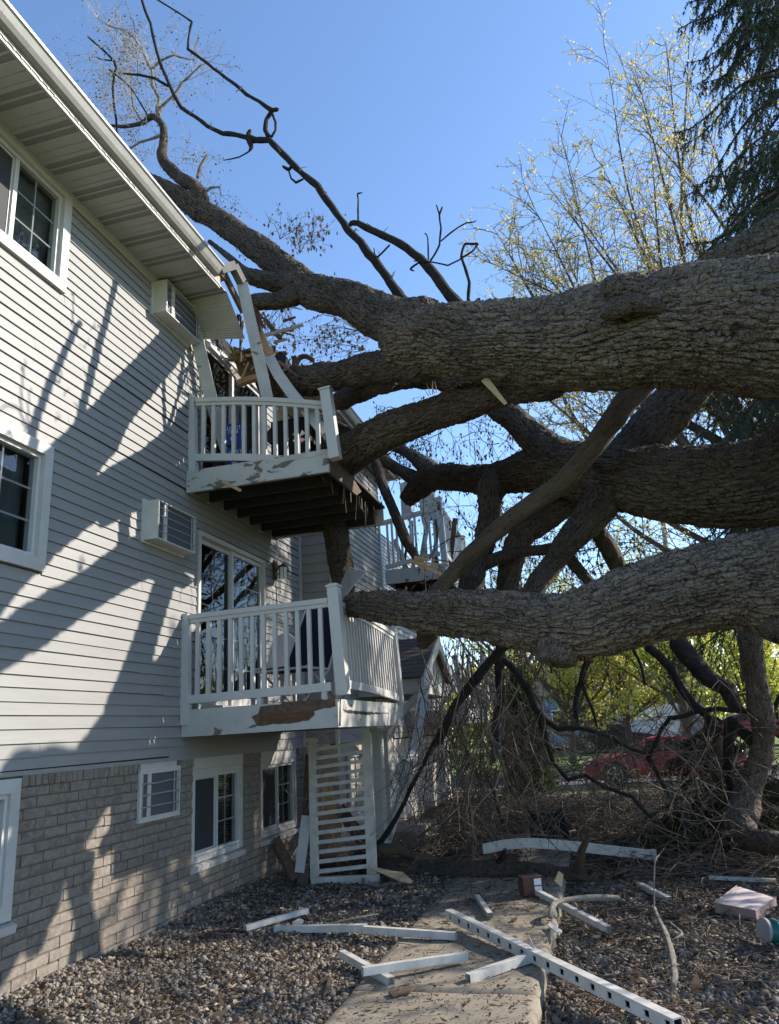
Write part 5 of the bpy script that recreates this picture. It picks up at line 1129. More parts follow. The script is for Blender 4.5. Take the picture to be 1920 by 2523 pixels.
for _ in range(1500):
    x, y = (R.uniform(-4, -1.85), R.uniform(3.8, 10.5)) if R.random() < .35 else (R.uniform(-.55, 3), R.uniform(4, 11)); z = float(gz(np.array([[x, y, 0.]]))[0])+R.uniform(.02, .05); L = R.uniform(.015, .07); a = R.uniform(0, 6.28); d = V(math.cos(a), math.sin(a), R.uniform(-.25, .25)); CH.beam(V(x, y, z), V(x, y, z)+d*L, R.uniform(.008, .03), R.uniform(.003, .01), (R.uniform(-.4, .4), R.uniform(-.4, .4), 1), mi=R.randint(0, 2), taper=R.uniform(.3, 1))
tag(CH.build('bark_chips', [M['oldwood'], M['barkchip'], M['splinter']]), kind='stuff')
# street, drive and far lawn
m_ = MB(); m_.box((-60, 24.2, -.9), (60, 30.0, -.33)); tag(m_.build('street', M['asphalt']), kind='structure')
m_ = MB(); m_.box((-60, 24.0, -.9), (60, 24.2, -.25)); m_.box((-60, 30., -.9), (60, 30.2, -.25)); tag(m_.build('kerb', M['concrete']), kind='structure')
m_ = MB(); m_.hexa([(-.5, 30.2, -.9), (6, 30.2, -.9), (5, 43.9, -.9), (1.3, 43.9, -.9), (-.5, 30.2, -.25), (6, 30.2, -.25), (5, 43.9, .06), (1.3, 43.9, .06)]); tag(m_.build('driveway', M['concrete']), kind='structure')
n = 26000; p = np.stack([rng.uniform(-6, 8, n), rng.uniform(17.2, 24, n), np.zeros(n)], 1); p[:, 2] = lz(p)
a = rng.normal(0, .02, (n, 3)); a[:, 2] = rng.uniform(.05, .11, n); b = rng.normal(0, 1, (n, 3)); b[:, 2] = 0; b = b/np.linalg.norm(b, axis=1)[:, None]*.006
tag(np_obj('grass_blades', np.stack([p-b, p+b, p+a+b*.2, p+a-b*.2], 1).reshape(-1, 3), np.arange(n*4).reshape(-1, 4), M['blade']), kind='stuff')
# ---------------------------------------------------------------- standing trees
def guided_tree(name, label, root, tips, r0, mat_, leafmat, nleaf_kids, lsize, per, group=None, sub=(5, 9), subL=.35, Yn=None, sd=0, hang=False, cluster=None, tw=.006, sag=.0, bend=.25, jit=.04):
    """limbs run from the root to given tips, side shoots and leaves along them"""
    t = thing(name, label, 'tree', root, group); root = np.asarray(root, float); T = Tubes(); lp = []
    H = max(tp[2] for tp in tips)-root[2]
    tr = [root+V(R.uniform(-.1, .1), R.uniform(-.1, .1), H*f) for f in (0, .15, .32)]
    T.add(spline(np.array([tr[0], tr[1], tr[2]]), .3)[0], r0, r0*.7, 10)
    T.obj('trunk', M[mat_], t); T = Tubes()
    for tp in tips:
        tp = np.asarray(tp, float); f = R.uniform(.12, .34); s0 = root+V(0, 0, H*f)
        mid = s0+(tp-s0)*.5; mid = mid+V(*(rng.normal(0, .06, 3)*np.linalg.norm(tp-s0)))+V(0, 0, -bend*np.linalg.norm((tp-s0)[:2])*.35)
        P = spline(np.array([s0, mid, tp]), n=22)[0]; L = np.linalg.norm(tp-s0); rr = r0*(.30+.25*R.random())
        T.add(P, rr, .006, 6)
        for k in range(4, 22):
            d = P[min(k, 21)]-P[k-1]; d /= np.linalg.norm(d)
            for _ in range(R.randint(*sub)//2):
                dd = d+rng.normal(0, .55, 3)+V(0, 0, .25-sag)
                twiggy(T, P[k-1]+(P[min(k, 21)]-P[k-1])*R.random(), dd, L*subL*R.uniform(.35, 1.)*(1.15-k/26), max(tw, rr*.12), 1, 4, .18, sag, nleaf_kids, .8, lp, .5)
        lp += [(p, d) for p in P[14:]]
    tag(T.obj('branches', M[mat_], t), kind='stuff')
    leaves('crown' if cluster is None else cluster, lp, lsize, M[leafmat], t, hang, per, jit)
    return t
# budding maple behind the top stem
YM = 22.0
tips = [ony(x, y, YM+dy*1.3) for x, y, dy in ((1195, 640, -.5), (1215, 560, .5), (1310, 500, -1), (1320, 420, .6), (1372, 300, -.6), (1335, 620, 1.), (1490, 112, .3), (1560, 150, -1), (1640, 95, .6), (1700, 40, 1.5), (1540, 260, 1.6), (1600, 330, -1.5), (1480, 400, 1.), (1420, 520, -1.4), (1720, 250, -1), (1800, 120, 1), (1260, 720, 1.), (1330, 800, .3), (1250, 900, .6), (1380, 960, .8), (1640, 480, -1.6), (1300, 1020, -.4), (1560, 560, 1.8), (1440, 760, 1.2), (1400, 640, -1.5), (1270, 590, 1.2))]
guided_tree('maple_tree', 'tall spring maple with bronze yellow buds beyond the top fallen stem', (6.0, YM, -.1), tips, .30, 'twig', 'blossom', (4, 6), .070, 4, sub=(3, 5), subL=.34, cluster='blossoms', jit=.036, tw=.006)

# spruce at the right edge
def spruce(name, label, root, H, rad, n, seed_, droop=.55, mat_='needle', dens=1., zmin=.4, sect=None, nw=.0055, nl=1.):
    t = thing(name, label, 'tree', root); root = np.asarray(root, float)
    m_ = Tubes(); m_.add(np.array([root, root+V(.05, 0, H*.5), root+V(0, 0, H)]), .26, .03, 10); m_.obj('trunk', M['barkdead' if False else 'twig'], t)
    B = Tubes(); segs = []
    for k in range(n):
        f = (k+R.random())/n; z = zmin+(H-zmin)*f; L = rad*(1-f)**.75*R.uniform(.7, 1.1)+.2
        az = R.uniform(0, 6.28) if sect is None else R.uniform(*sect)
        d = V(math.cos(az), math.sin(az), 0); p0 = root+V(0, 0, z)
        P = spline(np.array([p0, p0+d*L*.4+V(0, 0, .02*L), p0+d*L*.8+V(0, 0, -droop*L*.35), p0+d*L+V(0, 0, -droop*L*.42)]), n=9)[0]
        B.add(P, .012+.012*L, .005, 5)
        side = np.cross(d, V(0, 0, 1))
        for q in range(2, 9):
            for sg in (-1, 1, -1, 1):
                l = L*.26*R.uniform(.5, 1.1)*(1.25-q/10)
                dd = d*.45+side*sg*R.uniform(.25, .8)+V(0, 0, -R.uniform(.25, 1.15))
                a = P[q]+(P[q-1]-P[q])*R.random(); S_ = spline(np.array([a, a+dd*l*.5, a+dd*l+V(0, 0, -l*.45)]), n=5)[0]; segs.append(S_); B.add(S_, .005, .003, 3)
        segs.append(P[4:])
    tag(B.obj('boughs', M['twig'], t), kind='stuff')
    vs = []
    for S_ in segs:
        m = int(max(6, np.linalg.norm(np.diff(S_, axis=0), axis=1).sum()*105*dens)); tt = rng.uniform(0, len(S_)-1.001, m); i = tt.astype(int); p = S_[i]+(S_[i+1]-S_[i])*(tt-i)[:, None]
        ax = S_[i+1]-S_[i]; ax /= np.linalg.norm(ax, axis=1)[:, None]+1e-9
        a = rng.normal(0, 1, (m, 3)); a -= ax*(a*ax).sum(1)[:, None]; a /= np.linalg.norm(a, axis=1)[:, None]; a = a*.8+ax*.75+V(0, 0, -.25)
        a = a*(nl*rng.uniform(.03, .055, m))[:, None]; b = np.cross(a, rng.normal(0, 1, (m, 3))); b = b/(np.linalg.norm(b, axis=1)[:, None]+1e-9)*nw
        vs.append(np.stack([p-b, p+b, p+a], 1).reshape(-1, 3))
    v = np.vstack(vs); tag(np_obj('needles', v, np.arange(len(v)).reshape(-1, 3), M[mat_], t), kind='stuff'); return t
spruce('spruce_tree', 'dark drooping spruce with heavy boughs at the edge of the yard', (7.3, 17.6, -.1), 27., 6.0, 180, 1, .85, dens=.5, zmin=4.8, sect=(1.6, 5.0), nw=.016, nl=2.0)
spruce('spruce_tree', 'added spruce shading the brick base, only its bough tips reaching in from the right edge', (6.3, 13.3, -.1), 10., 3.1, 34, 4, .8, dens=.4, zmin=3.8, nw=.014, nl=1.8)  # added, mostly out of view, to cast shade on the brick base
# leaning evergreen trunk with its base bent along the ground
lt = thing('leaning_trunk', 'crooked evergreen trunk standing under the lowest stem and bent flat at its foot', 'tree', (1.8, 10.4, 0))
limb('trunk', [(1848, 1520, 52, 9.9), (1851, 1600, 56, 10), (1863, 1686, 54, 10.1), (1880, 1771, 56, 10.2), (1882, 1829, 54, 10.3), (1868, 1886, 54, 10.4), (1848, 1937, 58, 10.4), (1833, 1986, 72, 10.3), (1826, 2029, 74, 10.2), (1845, 2062, 60, 10.0), (1883, 2072, 52, 9.7), (1925, 2080, 52, 9.4), (2010, 2100, 52, 8.9), (2120, 2125, 40, 8.5)], 'bark', lt, None, .016, plate=.8, dep=.8, seed=90, ends=(0, 1))
limb('branch', [(1862, 1830, 30, 10.35), (1825, 1800, 28, 10.4), (1800, 1780, 26, 10.5), (1795, 1860, 22, 10.6), (1800, 1930, 18, 10.7), (1840, 1975, 18, 10.5)], 'barkdead', lt, None, .018, seed=91, plate=.6)
limb('branch', [(1890, 1790, 14, 10.3), (1910, 1740, 12, 10.4), (1935, 1690, 10, 10.5)], 'barkdead', lt, None, .018, seed=92, plate=.6)
spruce('juniper_shrub', 'low dark juniper shrub sprawling at the foot of the crooked trunk', (1.55, 11.6, -.1), 1.7, 1.5, 46, 2, .5, 'juniper', 1.1, .15)
spruce('juniper_shrub', 'dark juniper shrub half hidden behind the crooked trunk at the frame edge', (3.0, 12.6, -.1), 2.1, 1.4, 40, 3, .5, 'juniper', .9, .2)
# columnar arborvitae at the far end of the building
ar = thing('arborvitae', 'narrow dark green arborvitae beyond the far balconies', 'shrub', (-1.75, 19, -.05)); lp = []
for k in range(5200):
    z = R.random()**.9*2.9; rr = .55*(1-(z/3.0)**2.2)+.08; a = R.uniform(0, 6.28); q = math.sqrt(R.random())*rr; lp.append((V(-1.75+q*math.cos(a), 19+q*math.sin(a), z), V(0, 0, 1)))
leaves('foliage', lp, .09, M['leaf3'], ar, False, 2, .04); T = Tubes(); T.add(np.array([V(-1.75, 19, -.1), V(-1.75, 19, 2.4)]), .05, .02, 6); T.obj('stem', M['twig'], ar)
# trees across the street
def yard_tree(label, x, y, H, crad, leafmat, n, r0, sd, lsz=.11, per=2, name='street_tree', top=None, low=.25):
    tips = []
    for k in range(n):
        a = R.uniform(0, 6.28); f = R.uniform(low, 1.); rr = crad*math.sin(math.pi*min(.95, .18+f*.75))*R.uniform(.5, 1.05); tips.append(V(x+rr*math.cos(a), y+rr*math.sin(a)*.8, H*f))
    return guided_tree(name, label, (x, y, -.1), tips, r0, 'twig', leafmat, (2, 3), lsz, per, 'trees beyond the street', sub=(2, 3), subL=.33, jit=.09)
yard_tree('yellow leafed tree with a pale crown left of the grey garage', -1.2, 33.5, 9.5, 4.0, 'leaf1', 26, .16, 1)
yard_tree('yellow green tree directly over the grey garage roof', 1.2, 36.5, 10.5, 4.2, 'leaf1', 26, .17, 2)
yard_tree('fresh green tree with a forked trunk in front of the garage door', 3.4, 33.0, 8.8, 3.3, 'leaf2', 20, .17, 3, low=.48)
yard_tree('fresh green tree beside the flag', 6.3, 35.5, 9., 3.6, 'leaf2', 22, .16, 4)
yard_tree('bare twiggy tree with few leaves behind the far balcony', -3.2, 30, 13.5, 4.2, 'leaf1', 22, .18, 5, .06, 1)
yard_tree('tall thin leafed tree far behind the utility pole', 4.6, 47, 15, 6., 'leaf1', 18, .2, 6, .14, 1)
yard_tree('broad pale tree far behind the house', -3.5, 50, 15, 6.5, 'leaf1', 20, .25, 7, .15, 1)
yard_tree('tree with red brown buds at the far street corner', 10.5, 40, 11, 4.5, 'blossom', 18, .2, 8, .12, 1)
# far wood closing the view
wd = []
for k in range(12000):
    x = R.uniform(-45, 60); h = 7+2*math.sin(x*.21)+1.5*math.sin(x*.57+1); wd.append((V(x, 72+R.uniform(-4, 4), R.random()**.8*h), V(0, 0, 1)))
T = Tubes()
for k in range(120): x = R.uniform(-45, 60); T.add(np.array([V(x, 72, 0), V(x+R.uniform(-.5, .5), 72, 6), V(x+R.uniform(-1.5, 1.5), 72, 11)]), .2, .03, 4)
tag(T.obj('far_trunks', M['twig']), kind='stuff'); leaves('far_wood', wd, .75, M['leaf1'], None, False, 1, .3)
# ---------------------------------------------------------------- across the street
ga = thing('garage', 'grey house garage with a wide white door behind the red car', 'garage', (3.0, 45, .03))
gx0, gx1, gy, gz0 = .9, 5.4, 44.0, .04
dx0, dx1 = ony(1562, 1800, gy)[0], ony(1683, 1800, gy)[0]
m_ = MB(); m_.box((gx0, gy, gz0), (dx0, gy+6, gz0+2.9)); m_.box((dx1, gy, gz0), (gx1, gy+6, gz0+2.9)); m_.box((dx0, gy+.002, gz0+2.25), (dx1, gy+6, gz0+2.9)); m_.box((dx0, gy+.2, gz0), (dx1, gy+.3, gz0+2.25)); m_.build('wall', M['garagewall'], ga)
for k in range(4):
    dr = MB(); z = gz0+.005+k*.56; dr.box((dx0+.03, gy+.06, z), (dx1-.03, gy+.12, z+.545))
    for q in range(4): a = dx0+.15+(dx1-dx0-.3)*q/4; dr.box((a+.06, gy+.045, z+.1), (a+(dx1-dx0-.3)/4-.06, gy+.062, z+.44))
    dr.build('door_panel', M['garagedoor'], ga)
m_ = MB(); m_.box((dx0-.14, gy-.03, gz0), (dx0, gy, gz0+2.4)); m_.box((dx1, gy-.03, gz0), (dx1+.14, gy, gz0+2.4)); m_.box((dx0, gy-.03, gz0+2.26), (dx1, gy, gz0+2.4)); m_.build('door_trim', M['garagedoor'], ga)
m_ = MB(); m_.prism([(gx0-.4, gy-.4, gz0+2.9), (gx1+.4, gy-.4, gz0+2.9), (gx1+.4, gy+3, gz0+4.3), (gx0-.4, gy+3, gz0+4.3)], (0, .02, .12)); m_.build('roof', M['shingle'], ga)
m_ = MB(); m_.box((gx0-.4, gy-.43, gz0+2.78), (gx1+.4, gy-.4, gz0+2.98)); m_.build('fascia', M['garagedoor'], ga)
m_ = MB(); m_.box((gx0+.12, gy-.03, gz0), (gx0+.2, gy, gz0+2.8)); m_.box((gx0+.45, gy-.06, gz0), (gx0+.55, gy-.0, gz0+2.8)); m_.build('downspout', M['garagedoor'], ga)
ho = thing('house', 'blue grey house wall left of the garage behind a covered barbecue', 'house', (-2, 46, .2))
for k in range(16): m_ = MB(); z = .2+k*.18; m_.prism([(-6, 46, z), (-6, 45.96, z), (-6, 45.99, z+.18), (-6, 46, z+.18)], (6.8, 0, 0)); m_.build('siding_board', M['houseblue'], ho)
m_ = MB(); m_.box((-6, 46.01, .2), (.8, 52, 3.1)); m_.build('wall', M['houseblue'], ho)
m_ = MB(); m_.prism([(-6.4, 45.6, 3.0), (1.2, 45.6, 3.0), (1.2, 49, 5.2), (-6.4, 49, 5.2)], (0, .02, .14)); m_.build('roof', M['shingle'], ho)
for x in (-4.6, -2.6): m_ = MB(); frame(MB(), 0, 0, 0, 1, 0, 1, .1); m_.box((x, 45.9, 1.1), (x+1.0, 45.95, 2.3)); w_ = m_.build('window', M['garagedoor'], ho); m_ = MB(); m_.box((x+.08, 45.88, 1.18), (x+.92, 45.905, 2.22)); m_.build('pane', M['black'], w_)
bb = thing('covered_barbecue', 'barbecue under a dark grey cover against the blue house', 'barbecue', (-.3, 44.6, .25))
m_ = MB(); m_.lathe((-.3, 44.6, .22), (0, 0, 1), [(.75, 0), (.7, .5), (.6, 1.0), (.62, 1.3), (.45, 1.8), (.2, 2.2), (.05, 2.3)], 14); m_.build('cover', M['screen'], bb, True)
m_ = MB()
for k in range(6): a = k*1.05; m_.tube([(-.3+.72*math.cos(a), 44.6+.72*math.sin(a), .25), (-.3+.58*math.cos(a), 44.6+.58*math.sin(a), 1.5)], .03, 5)
m_.build('cover_fold', M['screen'], bb)
dc = thing('dark_car', 'black car parked in the shade beside the grey garage', 'car', (.3, 41.5, .2))
def car(root, x0, y, z0, L, bodymat, flip=False, w_=1.75, detail=True):
    """car seen from its side; x0 is its rear bumper, it points to +x"""
    prof_low = [(.0, .42), (.02, .30), (.12, .22), (L-.15, .2), (L-.02, .32), (L, .52)]
    belt = [(L-.05, .66), (L-.5, .80), (L-1.25, .90), (L*.5, .94), (.75, .95), (.25, .93), (.04, .84), (0, .6)]
    fx = (lambda x: x0+x) if not flip else (lambda x: x0+L-x)
    def loft(name, secs, mat_, par):
        m_ = MB(); n = len(secs[0][1])
        for yv, pl in secs: m_.v.append(np.array([(fx(a), yv, z0+b) for a, b in pl])); 
        m_.n = n*len(secs)
        for i in range(len(secs)-1):
            for j in range(n): j2 = (j+1) % n; m_.f.append((i*n+j, i*n+j2, (i+1)*n+j2, (i+1)*n+j)); m_.m.append(0)
        m_.f += [tuple(range(n))[::-1], tuple((len(secs)-1)*n+j for j in range(n))]; m_.m += [0, 0]
        return m_.build(name, mat_, par, True)
    pl = prof_low+belt; sh = lambda k, dz=0: [(L/2+(a-L/2)*k, .55+(b-.55)*k+dz) for a, b in pl]
    body = loft('body', [(y-w_/2+.02, sh(.955)), (y-w_/2+.0+.06, sh(1.)), (y, sh(1.005)), (y+w_/2-.06, sh(1.)), (y+w_/2-.02, sh(.955))], M[bodymat], root)
    cab = [(.62, .93), (L*.30, 1.24), (L*.38, 1.33), (L*.52, 1.35), (L*.60, 1.31), (L-1.35, .90)]
    def csh(k): cx_ = L*.45; return [(cx_+(a-cx_)*k, .9+(b-.9)*(1 if k == 1 else .985)) for a, b in cab]
    roof_ = loft('roof', [(y-w_/2+.26, csh(.93)), (y-w_/2+.32, csh(1.)), (y+w_/2-.32, csh(1.)), (y+w_/2-.26, csh(.93))], M[bodymat], root)
    for sg in (-1, 1):
        yw = y+sg*(w_/2-.215); gl = [(.98, .96), (L*.33, 1.20), (L*.40, 1.265), (L*.52, 1.28), (L*.585, 1.24), (L-1.72, .93)]
        m_ = MB(); m_.prism([(fx(a), yw, z0+b) for a, b in gl], (0, sg*.03, 0)); m_.build('side_window', M['black'], root)
        m_ = MB(); m_.box((fx(L*.49)-.03, yw-.04, z0+.93), (fx(L*.49)+.03, yw+.04, z0+1.27)); m_.build('pillar', M[bodymat], root)
        for cx_ in (.82, L-.88):
            c0 = V(fx(cx_), y+sg*(w_/2-.20), z0+.32)
            m_ = MB(); m_.lathe(V(fx(cx_), y+sg*(w_/2-.03), z0+.33), (0, sg, 0), [(.39, 0), (.39, .012), (.30, .014)], 24); m_.build('wheel_arch', M['black'], root)
            m_ = MB(); m_.lathe(c0, (0, sg, 0), [(.30, 0), (.325, .02), (.325, .19), (.30, .215), (.23, .22)], 24); wh = m_.build('wheel', M['rubber'], root, True)
            m_ = MB(); q = c0+V(0, sg*.2, 0)
            m_.lathe(q, (0, sg, 0), [(.23, 0), (.235, .022), (.205, .024), (.20, .0)], 24); m_.lathe(q, (0, sg, 0), [(.05, 0), (.05, .03), (.03, .035)], 10)
            for k in range(5): a = k*1.2566+.3; m_.beam(q+V(.04*math.cos(a), sg*.018, .04*math.sin(a)), q+V(.21*math.cos(a), sg*.018, .21*math.sin(a)), .045, .02, (0, 1, 0))
            m_.build('rim', M['alloy'], wh)
        m_ = MB(); m_.box((min(fx(.02), fx(.14)), y+sg*(w_/2-.17), z0+.64), (max(fx(.02), fx(.14)), y+sg*(w_/2-.005), z0+.80)); m_.build('tail_light', M['redlens'], root)
        m_ = MB(); m_.box((min(fx(L-.42), fx(L-.10)), y+sg*(w_/2-.2), z0+.56), (max(fx(L-.42), fx(L-.10)), y+sg*(w_/2-.03), z0+.70)); m_.build('headlight', M['frost'], root)
        for xx in (L*.47, L*.72): m_ = MB(); m_.box((fx(xx)-.006, y+sg*(w_/2-.008)-.004, z0+.33), (fx(xx)+.006, y+sg*(w_/2-.008)+.004, z0+.9)); m_.build('door_seam', M['black'], root)
        m_ = MB(); m_.box((fx(L*.60)-.09, y+sg*(w_/2-.01)-.02, z0+.74), (fx(L*.60)+.09, y+sg*(w_/2-.01)+.02, z0+.78)); m_.build('door_handle', M[bodymat], root)
    m_ = MB(); m_.hexa([(fx(.70), y-w_/2+.36, z0+.955), (fx(.70), y+w_/2-.36, z0+.955), (fx(.73), y+w_/2-.36, z0+.93), (fx(.73), y-w_/2+.36, z0+.93), (fx(L*.29), y-w_/2+.36, z0+1.24), (fx(L*.29), y+w_/2-.36, z0+1.24), (fx(L*.31), y+w_/2-.36, z0+1.22), (fx(L*.31), y-w_/2+.36, z0+1.22)]); m_.build('rear_window', M['black'], root)
    m_ = MB(); m_.hexa([(fx(L-1.30), y-w_/2+.36, z0+.93), (fx(L-1.30), y+w_/2-.36, z0+.93), (fx(L-1.40), y+w_/2-.36, z0+.90), (fx(L-1.40), y-w_/2+.36, z0+.90), (fx(L*.605), y-w_/2+.36, z0+1.315), (fx(L*.605), y+w_/2-.36, z0+1.315), (fx(L*.58), y+w_/2-.36, z0+1.31), (fx(L*.58), y-w_/2+.36, z0+1.31)]); m_.build('windscreen', M['black'], root)
xr = ony(1440, 1880, 25.4)[0]
rc = thing('red_car', 'shiny red coupe parked along the street behind the fallen twigs', 'car', (xr+2.3, 25.4, -.33)); car(rc, xr, 25.4, -.33, 4.6, 'carred', True)
car(dc, -1.4, 41.5, .0, 4.3, 'black', False)
pick = thing('parked_car', 'red car glimpsed beyond the flag at the frame edge', 'car', (8.3, 41, .2)); car(pick, ony(1742, 1800, 41)[0], 41, .2, 4.4, 'carred')
up_ = thing('utility_pole', 'leaning grey utility pole beside the garage door', 'pole', tuple(ony(1690, 1835, 38)))
a, b = ony(1689, 1840, 38), ony(1655, 1490, 38); c = a+(b-a)*2.2
m_ = MB(); m_.tube([a-V(0, 0, .3), (a+b)/2, b, c], [.17, .155, .14, .11], 12); m_.build('pole', M['pole'], up_, True)
m_ = MB(); d = (c-a)/np.linalg.norm(c-a); q = a+(c-a)*.96; m_.box((q[0]-1.1, q[1]-.2, q[2]-.06), (q[0]+1.1, q[1]-.1, q[2]+.06)); m_.build('crossarm', M['oldwood'], up_)
m_ = MB(); q = a+(b-a)*.35; m_.box((q[0]-.14, q[1]-.24, q[2]-.2), (q[0]+.02, q[1]-.15, q[2]+.2)); m_.build('meter_box', M['beige'], up_)
m_ = MB(); m_.tube([a+V(.1, -.16, 0), b+V(.1, -.14, 0)], .03, 6); m_.build('conduit', M['beige'], up_)
# flag with stars and stripes on a house pole
fl_ = thing('flag', 'american flag with stars and stripes hanging from a tilted pole', 'flag', tuple(ony(1706, 1690, 34)))
fa_, fb_ = ony(1704, 1690, 34), ony(1752, 1772, 34)
m_ = MB(); m_.tube([ony(1700, 1680, 34), ony(1764, 1800, 34.3)], .018, 6); m_.build('flag_pole', M['beige'], fl_)
ax = (fb_-fa_); dn = V(.12, 0, -.62)
def fp(u, v): 
    p = fa_+ax*u+dn*v*(1-.3*u); return p+V(0, .06*math.sin(u*9+v*3), .02*math.sin(u*14))
def strip(u0, u1, v0, v1, n=10):
    m_ = MB(); us = np.linspace(u0, u1, n); v = [fp(u, q) for u in us for q in (v0, v1)]; m_.add(v, [(2*i, 2*i+2, 2*i+3, 2*i+1) for i in range(n-1)]); return m_
for k in range(13):
    u0 = .42 if k < 7 else 0.; strip(u0, 1, k/13, (k+1)/13).build('stripe', M['flagred' if k % 2 == 0 else 'flagwhite'], fl_)
can = strip(0, .42, 0, 7/13).build('canton', M['flagblue'], fl_)
m_ = MB()
for r in range(9):
    for c_ in range(6 if r % 2 == 0 else 5):
        u = .42*(c_+.5+(r % 2)*.5)/6; v = 7/13*(r+.5)/9; p = fp(u, v)+V(0, -.012, 0); s5 = []
        for q in range(10): a = math.pi/2+q*math.pi/5; rr = .022 if q % 2 == 0 else .009; s5.append(p+V(rr*math.cos(a), 0, rr*math.sin(a)))
        m_.add(s5, [tuple(range(10))])
m_.build('star', M['flagwhite'], can)
# ---------------------------------------------------------------- debris on the ground
VP = 'white plastic rails thrown on the ground'
def rail(label, pa, pb, za, zb, w_=.045, h_=.045, hollow=.005, name='plastic_rail', mat_='vinyl_dirty', group=VP, roll=(0, 0, 1)):
    a, b = onz(*pa, za), onz(*pb, zb); t = thing(name, label, 'rail', tuple((a+b)/2), group)
    m_ = MB(); m_.beam(a, b, w_, h_, roll, hollow=hollow); m_.build('rail_tube', M[mat_], t); return t
rail('short white rail lying on gravel nearest the brick wall', (604, 2287), (758, 2243), .04, .05)
rail('long white rail on gravel pointing at the walkway', (678, 2289), (905, 2286), .03, .05, .05, .055)
rail('white rail overlapping the walkway edge end to end with another', (897, 2290), (1124, 2306), .055, .045, .05, .055)
rail('white rail lying under another at the left walkway edge', (843, 2350), (965, 2418), .03, .03, .05, .05)
rail('white rail resting across another at the left walkway edge', (893, 2393), (1150, 2355), .085, .06, .05, .05)
rail('short white rail alone in the middle of the walkway', (1176, 2210), (1208, 2256), .03, .03, .045, .045)
rail('long white rail leaning from the walkway beside the red lantern onto gravel', (1299, 2185), (1500, 2290), .06, -.06, .05, .05)
rail('short white rail on gravel beyond the walkway', (1572, 2178), (1650, 2217), -.09, -.09, .05, .05)
rail('thin white strip in shade near the crooked trunk', (1748, 2162), (1912, 2170), -.08, -.08, .05, .035)
# top rail with the square baluster holes
a, b = onz(1106, 2252, .09), onz(1672, 2527, .03); d = (b-a)/np.linalg.norm(b-a); L = np.linalg.norm(b-a)
tr = thing('slotted_rail', 'long white railing bar with a row of square baluster holes lying across the walkway', 'rail', tuple((a+b)/2))
sd = np.cross(d, V(0, 0, 1)); sd /= np.linalg.norm(sd)
toward = sd if sd @ V(0, -1, 0) > 0 else -sd
m_ = MB(); up3 = np.cross(sd, d)
def bar(m_, u0, u1, s0, s1, h0, h1):
    v = [a+d*u+toward*s*.85+V(0, 0, 1)*h for h in (h0*.85, h1*.85) for u, s in ((u0, s0), (u1, s0), (u1, s1), (u0, s1))]; m_.hexa(v if toward @ sd > 0 else [v[i] for i in (0, 3, 2, 1, 4, 7, 6, 5)])
bar(m_, 0, L, -.04, .04, .035, .045); bar(m_, 0, L, -.04, .04, -.045, -.035); bar(m_, 0, L, -.04, -.031, -.035, .035)
hs = L*.475/8; u = .0
edges = [0]
k = 0
while .07+k*hs+.04 < L: edges += [.07+k*hs, .07+k*hs+.042]; k += 1
edges.append(L)
for i in range(0, len(edges), 2): bar(m_, edges[i], edges[i+1], .031, .04, -.035, .035)
bar(m_, 0, L, .031, .0398, .021, .035); bar(m_, 0, L, .031, .0398, -.035, -.021)
m_.build('slotted_tube', M['vinyl_dirty'], tr)
m_ = MB(); bar(m_, 0, L, -.03, -.02, -.03, .03); m_.build('black_inner_strip', M['black'], tr)  # black strip inside the tube, seen through the holes
P = a+d*(L*.475); m_ = MB(); m_.prism([P+toward*.0+V(0, 0, .045), P+d*.06+V(0, 0, .045), P+d*.0+V(-.01, .02, .12)], (0, .006, 0)); m_.build('torn_flap', M['vinyl_dirty'], tr)
rail('white rail butting against the slotted bar on the walkway', (1153, 2411), (1312, 2356), .03, .05, .055, .055)
# small torn pieces
for lab, px, z in (('small torn white vinyl scrap hanging over the walkway edge', [(1350, 2283), (1356, 2276), (1385, 2296), (1378, 2306)], .03), ('grey wood sliver lying on the near walkway', [(957, 2448), (1015, 2432), (1023, 2436), (1012, 2446), (968, 2458)], .01), ('small white chip on gravel behind the rails', [(720, 2275), (737, 2266), (748, 2270), (745, 2278), (722, 2282)], .03)):
    P = [onz(x, y, z) for x, y in px]; m_ = MB(); m_.prism(P, (0, 0, .012)); tag(m_.build('scrap', M['vinyl_dirty' if 'white' in lab else 'oldwood']), lab, 'scrap')
P = [ony(908, 2133, 9.0), ony(950, 2145, 9.0), ony(990, 2150, 8.9), ony(1017, 2172, 8.7), ony(1013, 2178, 8.6), ony(985, 2172, 8.7), ony(935, 2150, 8.9)]
m_ = MB(); m_.prism(P, (0, .02, .005)); tag(m_.build('wood_slab', M['splinter']), 'pale torn wood slab leaning on the fallen log', 'scrap')
# curved white fascia board beyond the log
pts = [(1190, 2092, 9.9), (1240, 2082, 9.95), (1300, 2077, 10.0), (1370, 2081, 10.1), (1440, 2088, 10.2), (1530, 2098, 10.3), (1612, 2107, 10.4)]
P = spline(np.array([ony(*q) for q in pts]), n=26)[0]
t = thing('bent_board', 'long bowed white trim board lying beyond the fallen log', 'board', tuple(P[12])); m_ = MB()
for i in range(25): m_.beam(P[i], P[i+1], .03, .115, (0, 0, 1)); 
m_.build('board', M['vinyl_dirty'], t); m_ = MB()
for i in range(25): m_.beam(P[i]+V(0, -.02, -.045), P[i+1]+V(0, -.02, -.045), .03, .018, (0, 0, 1))
m_.build('lip', M['trim'], t)
m_ = MB(); q = P[-1]; m_.box((q[0]-.03, q[1]-.05, q[2]-.07), (q[0]+.03, q[1]+.02, q[2]+.065)); m_.build('end_cap', M['vinyl_dirty'], t)
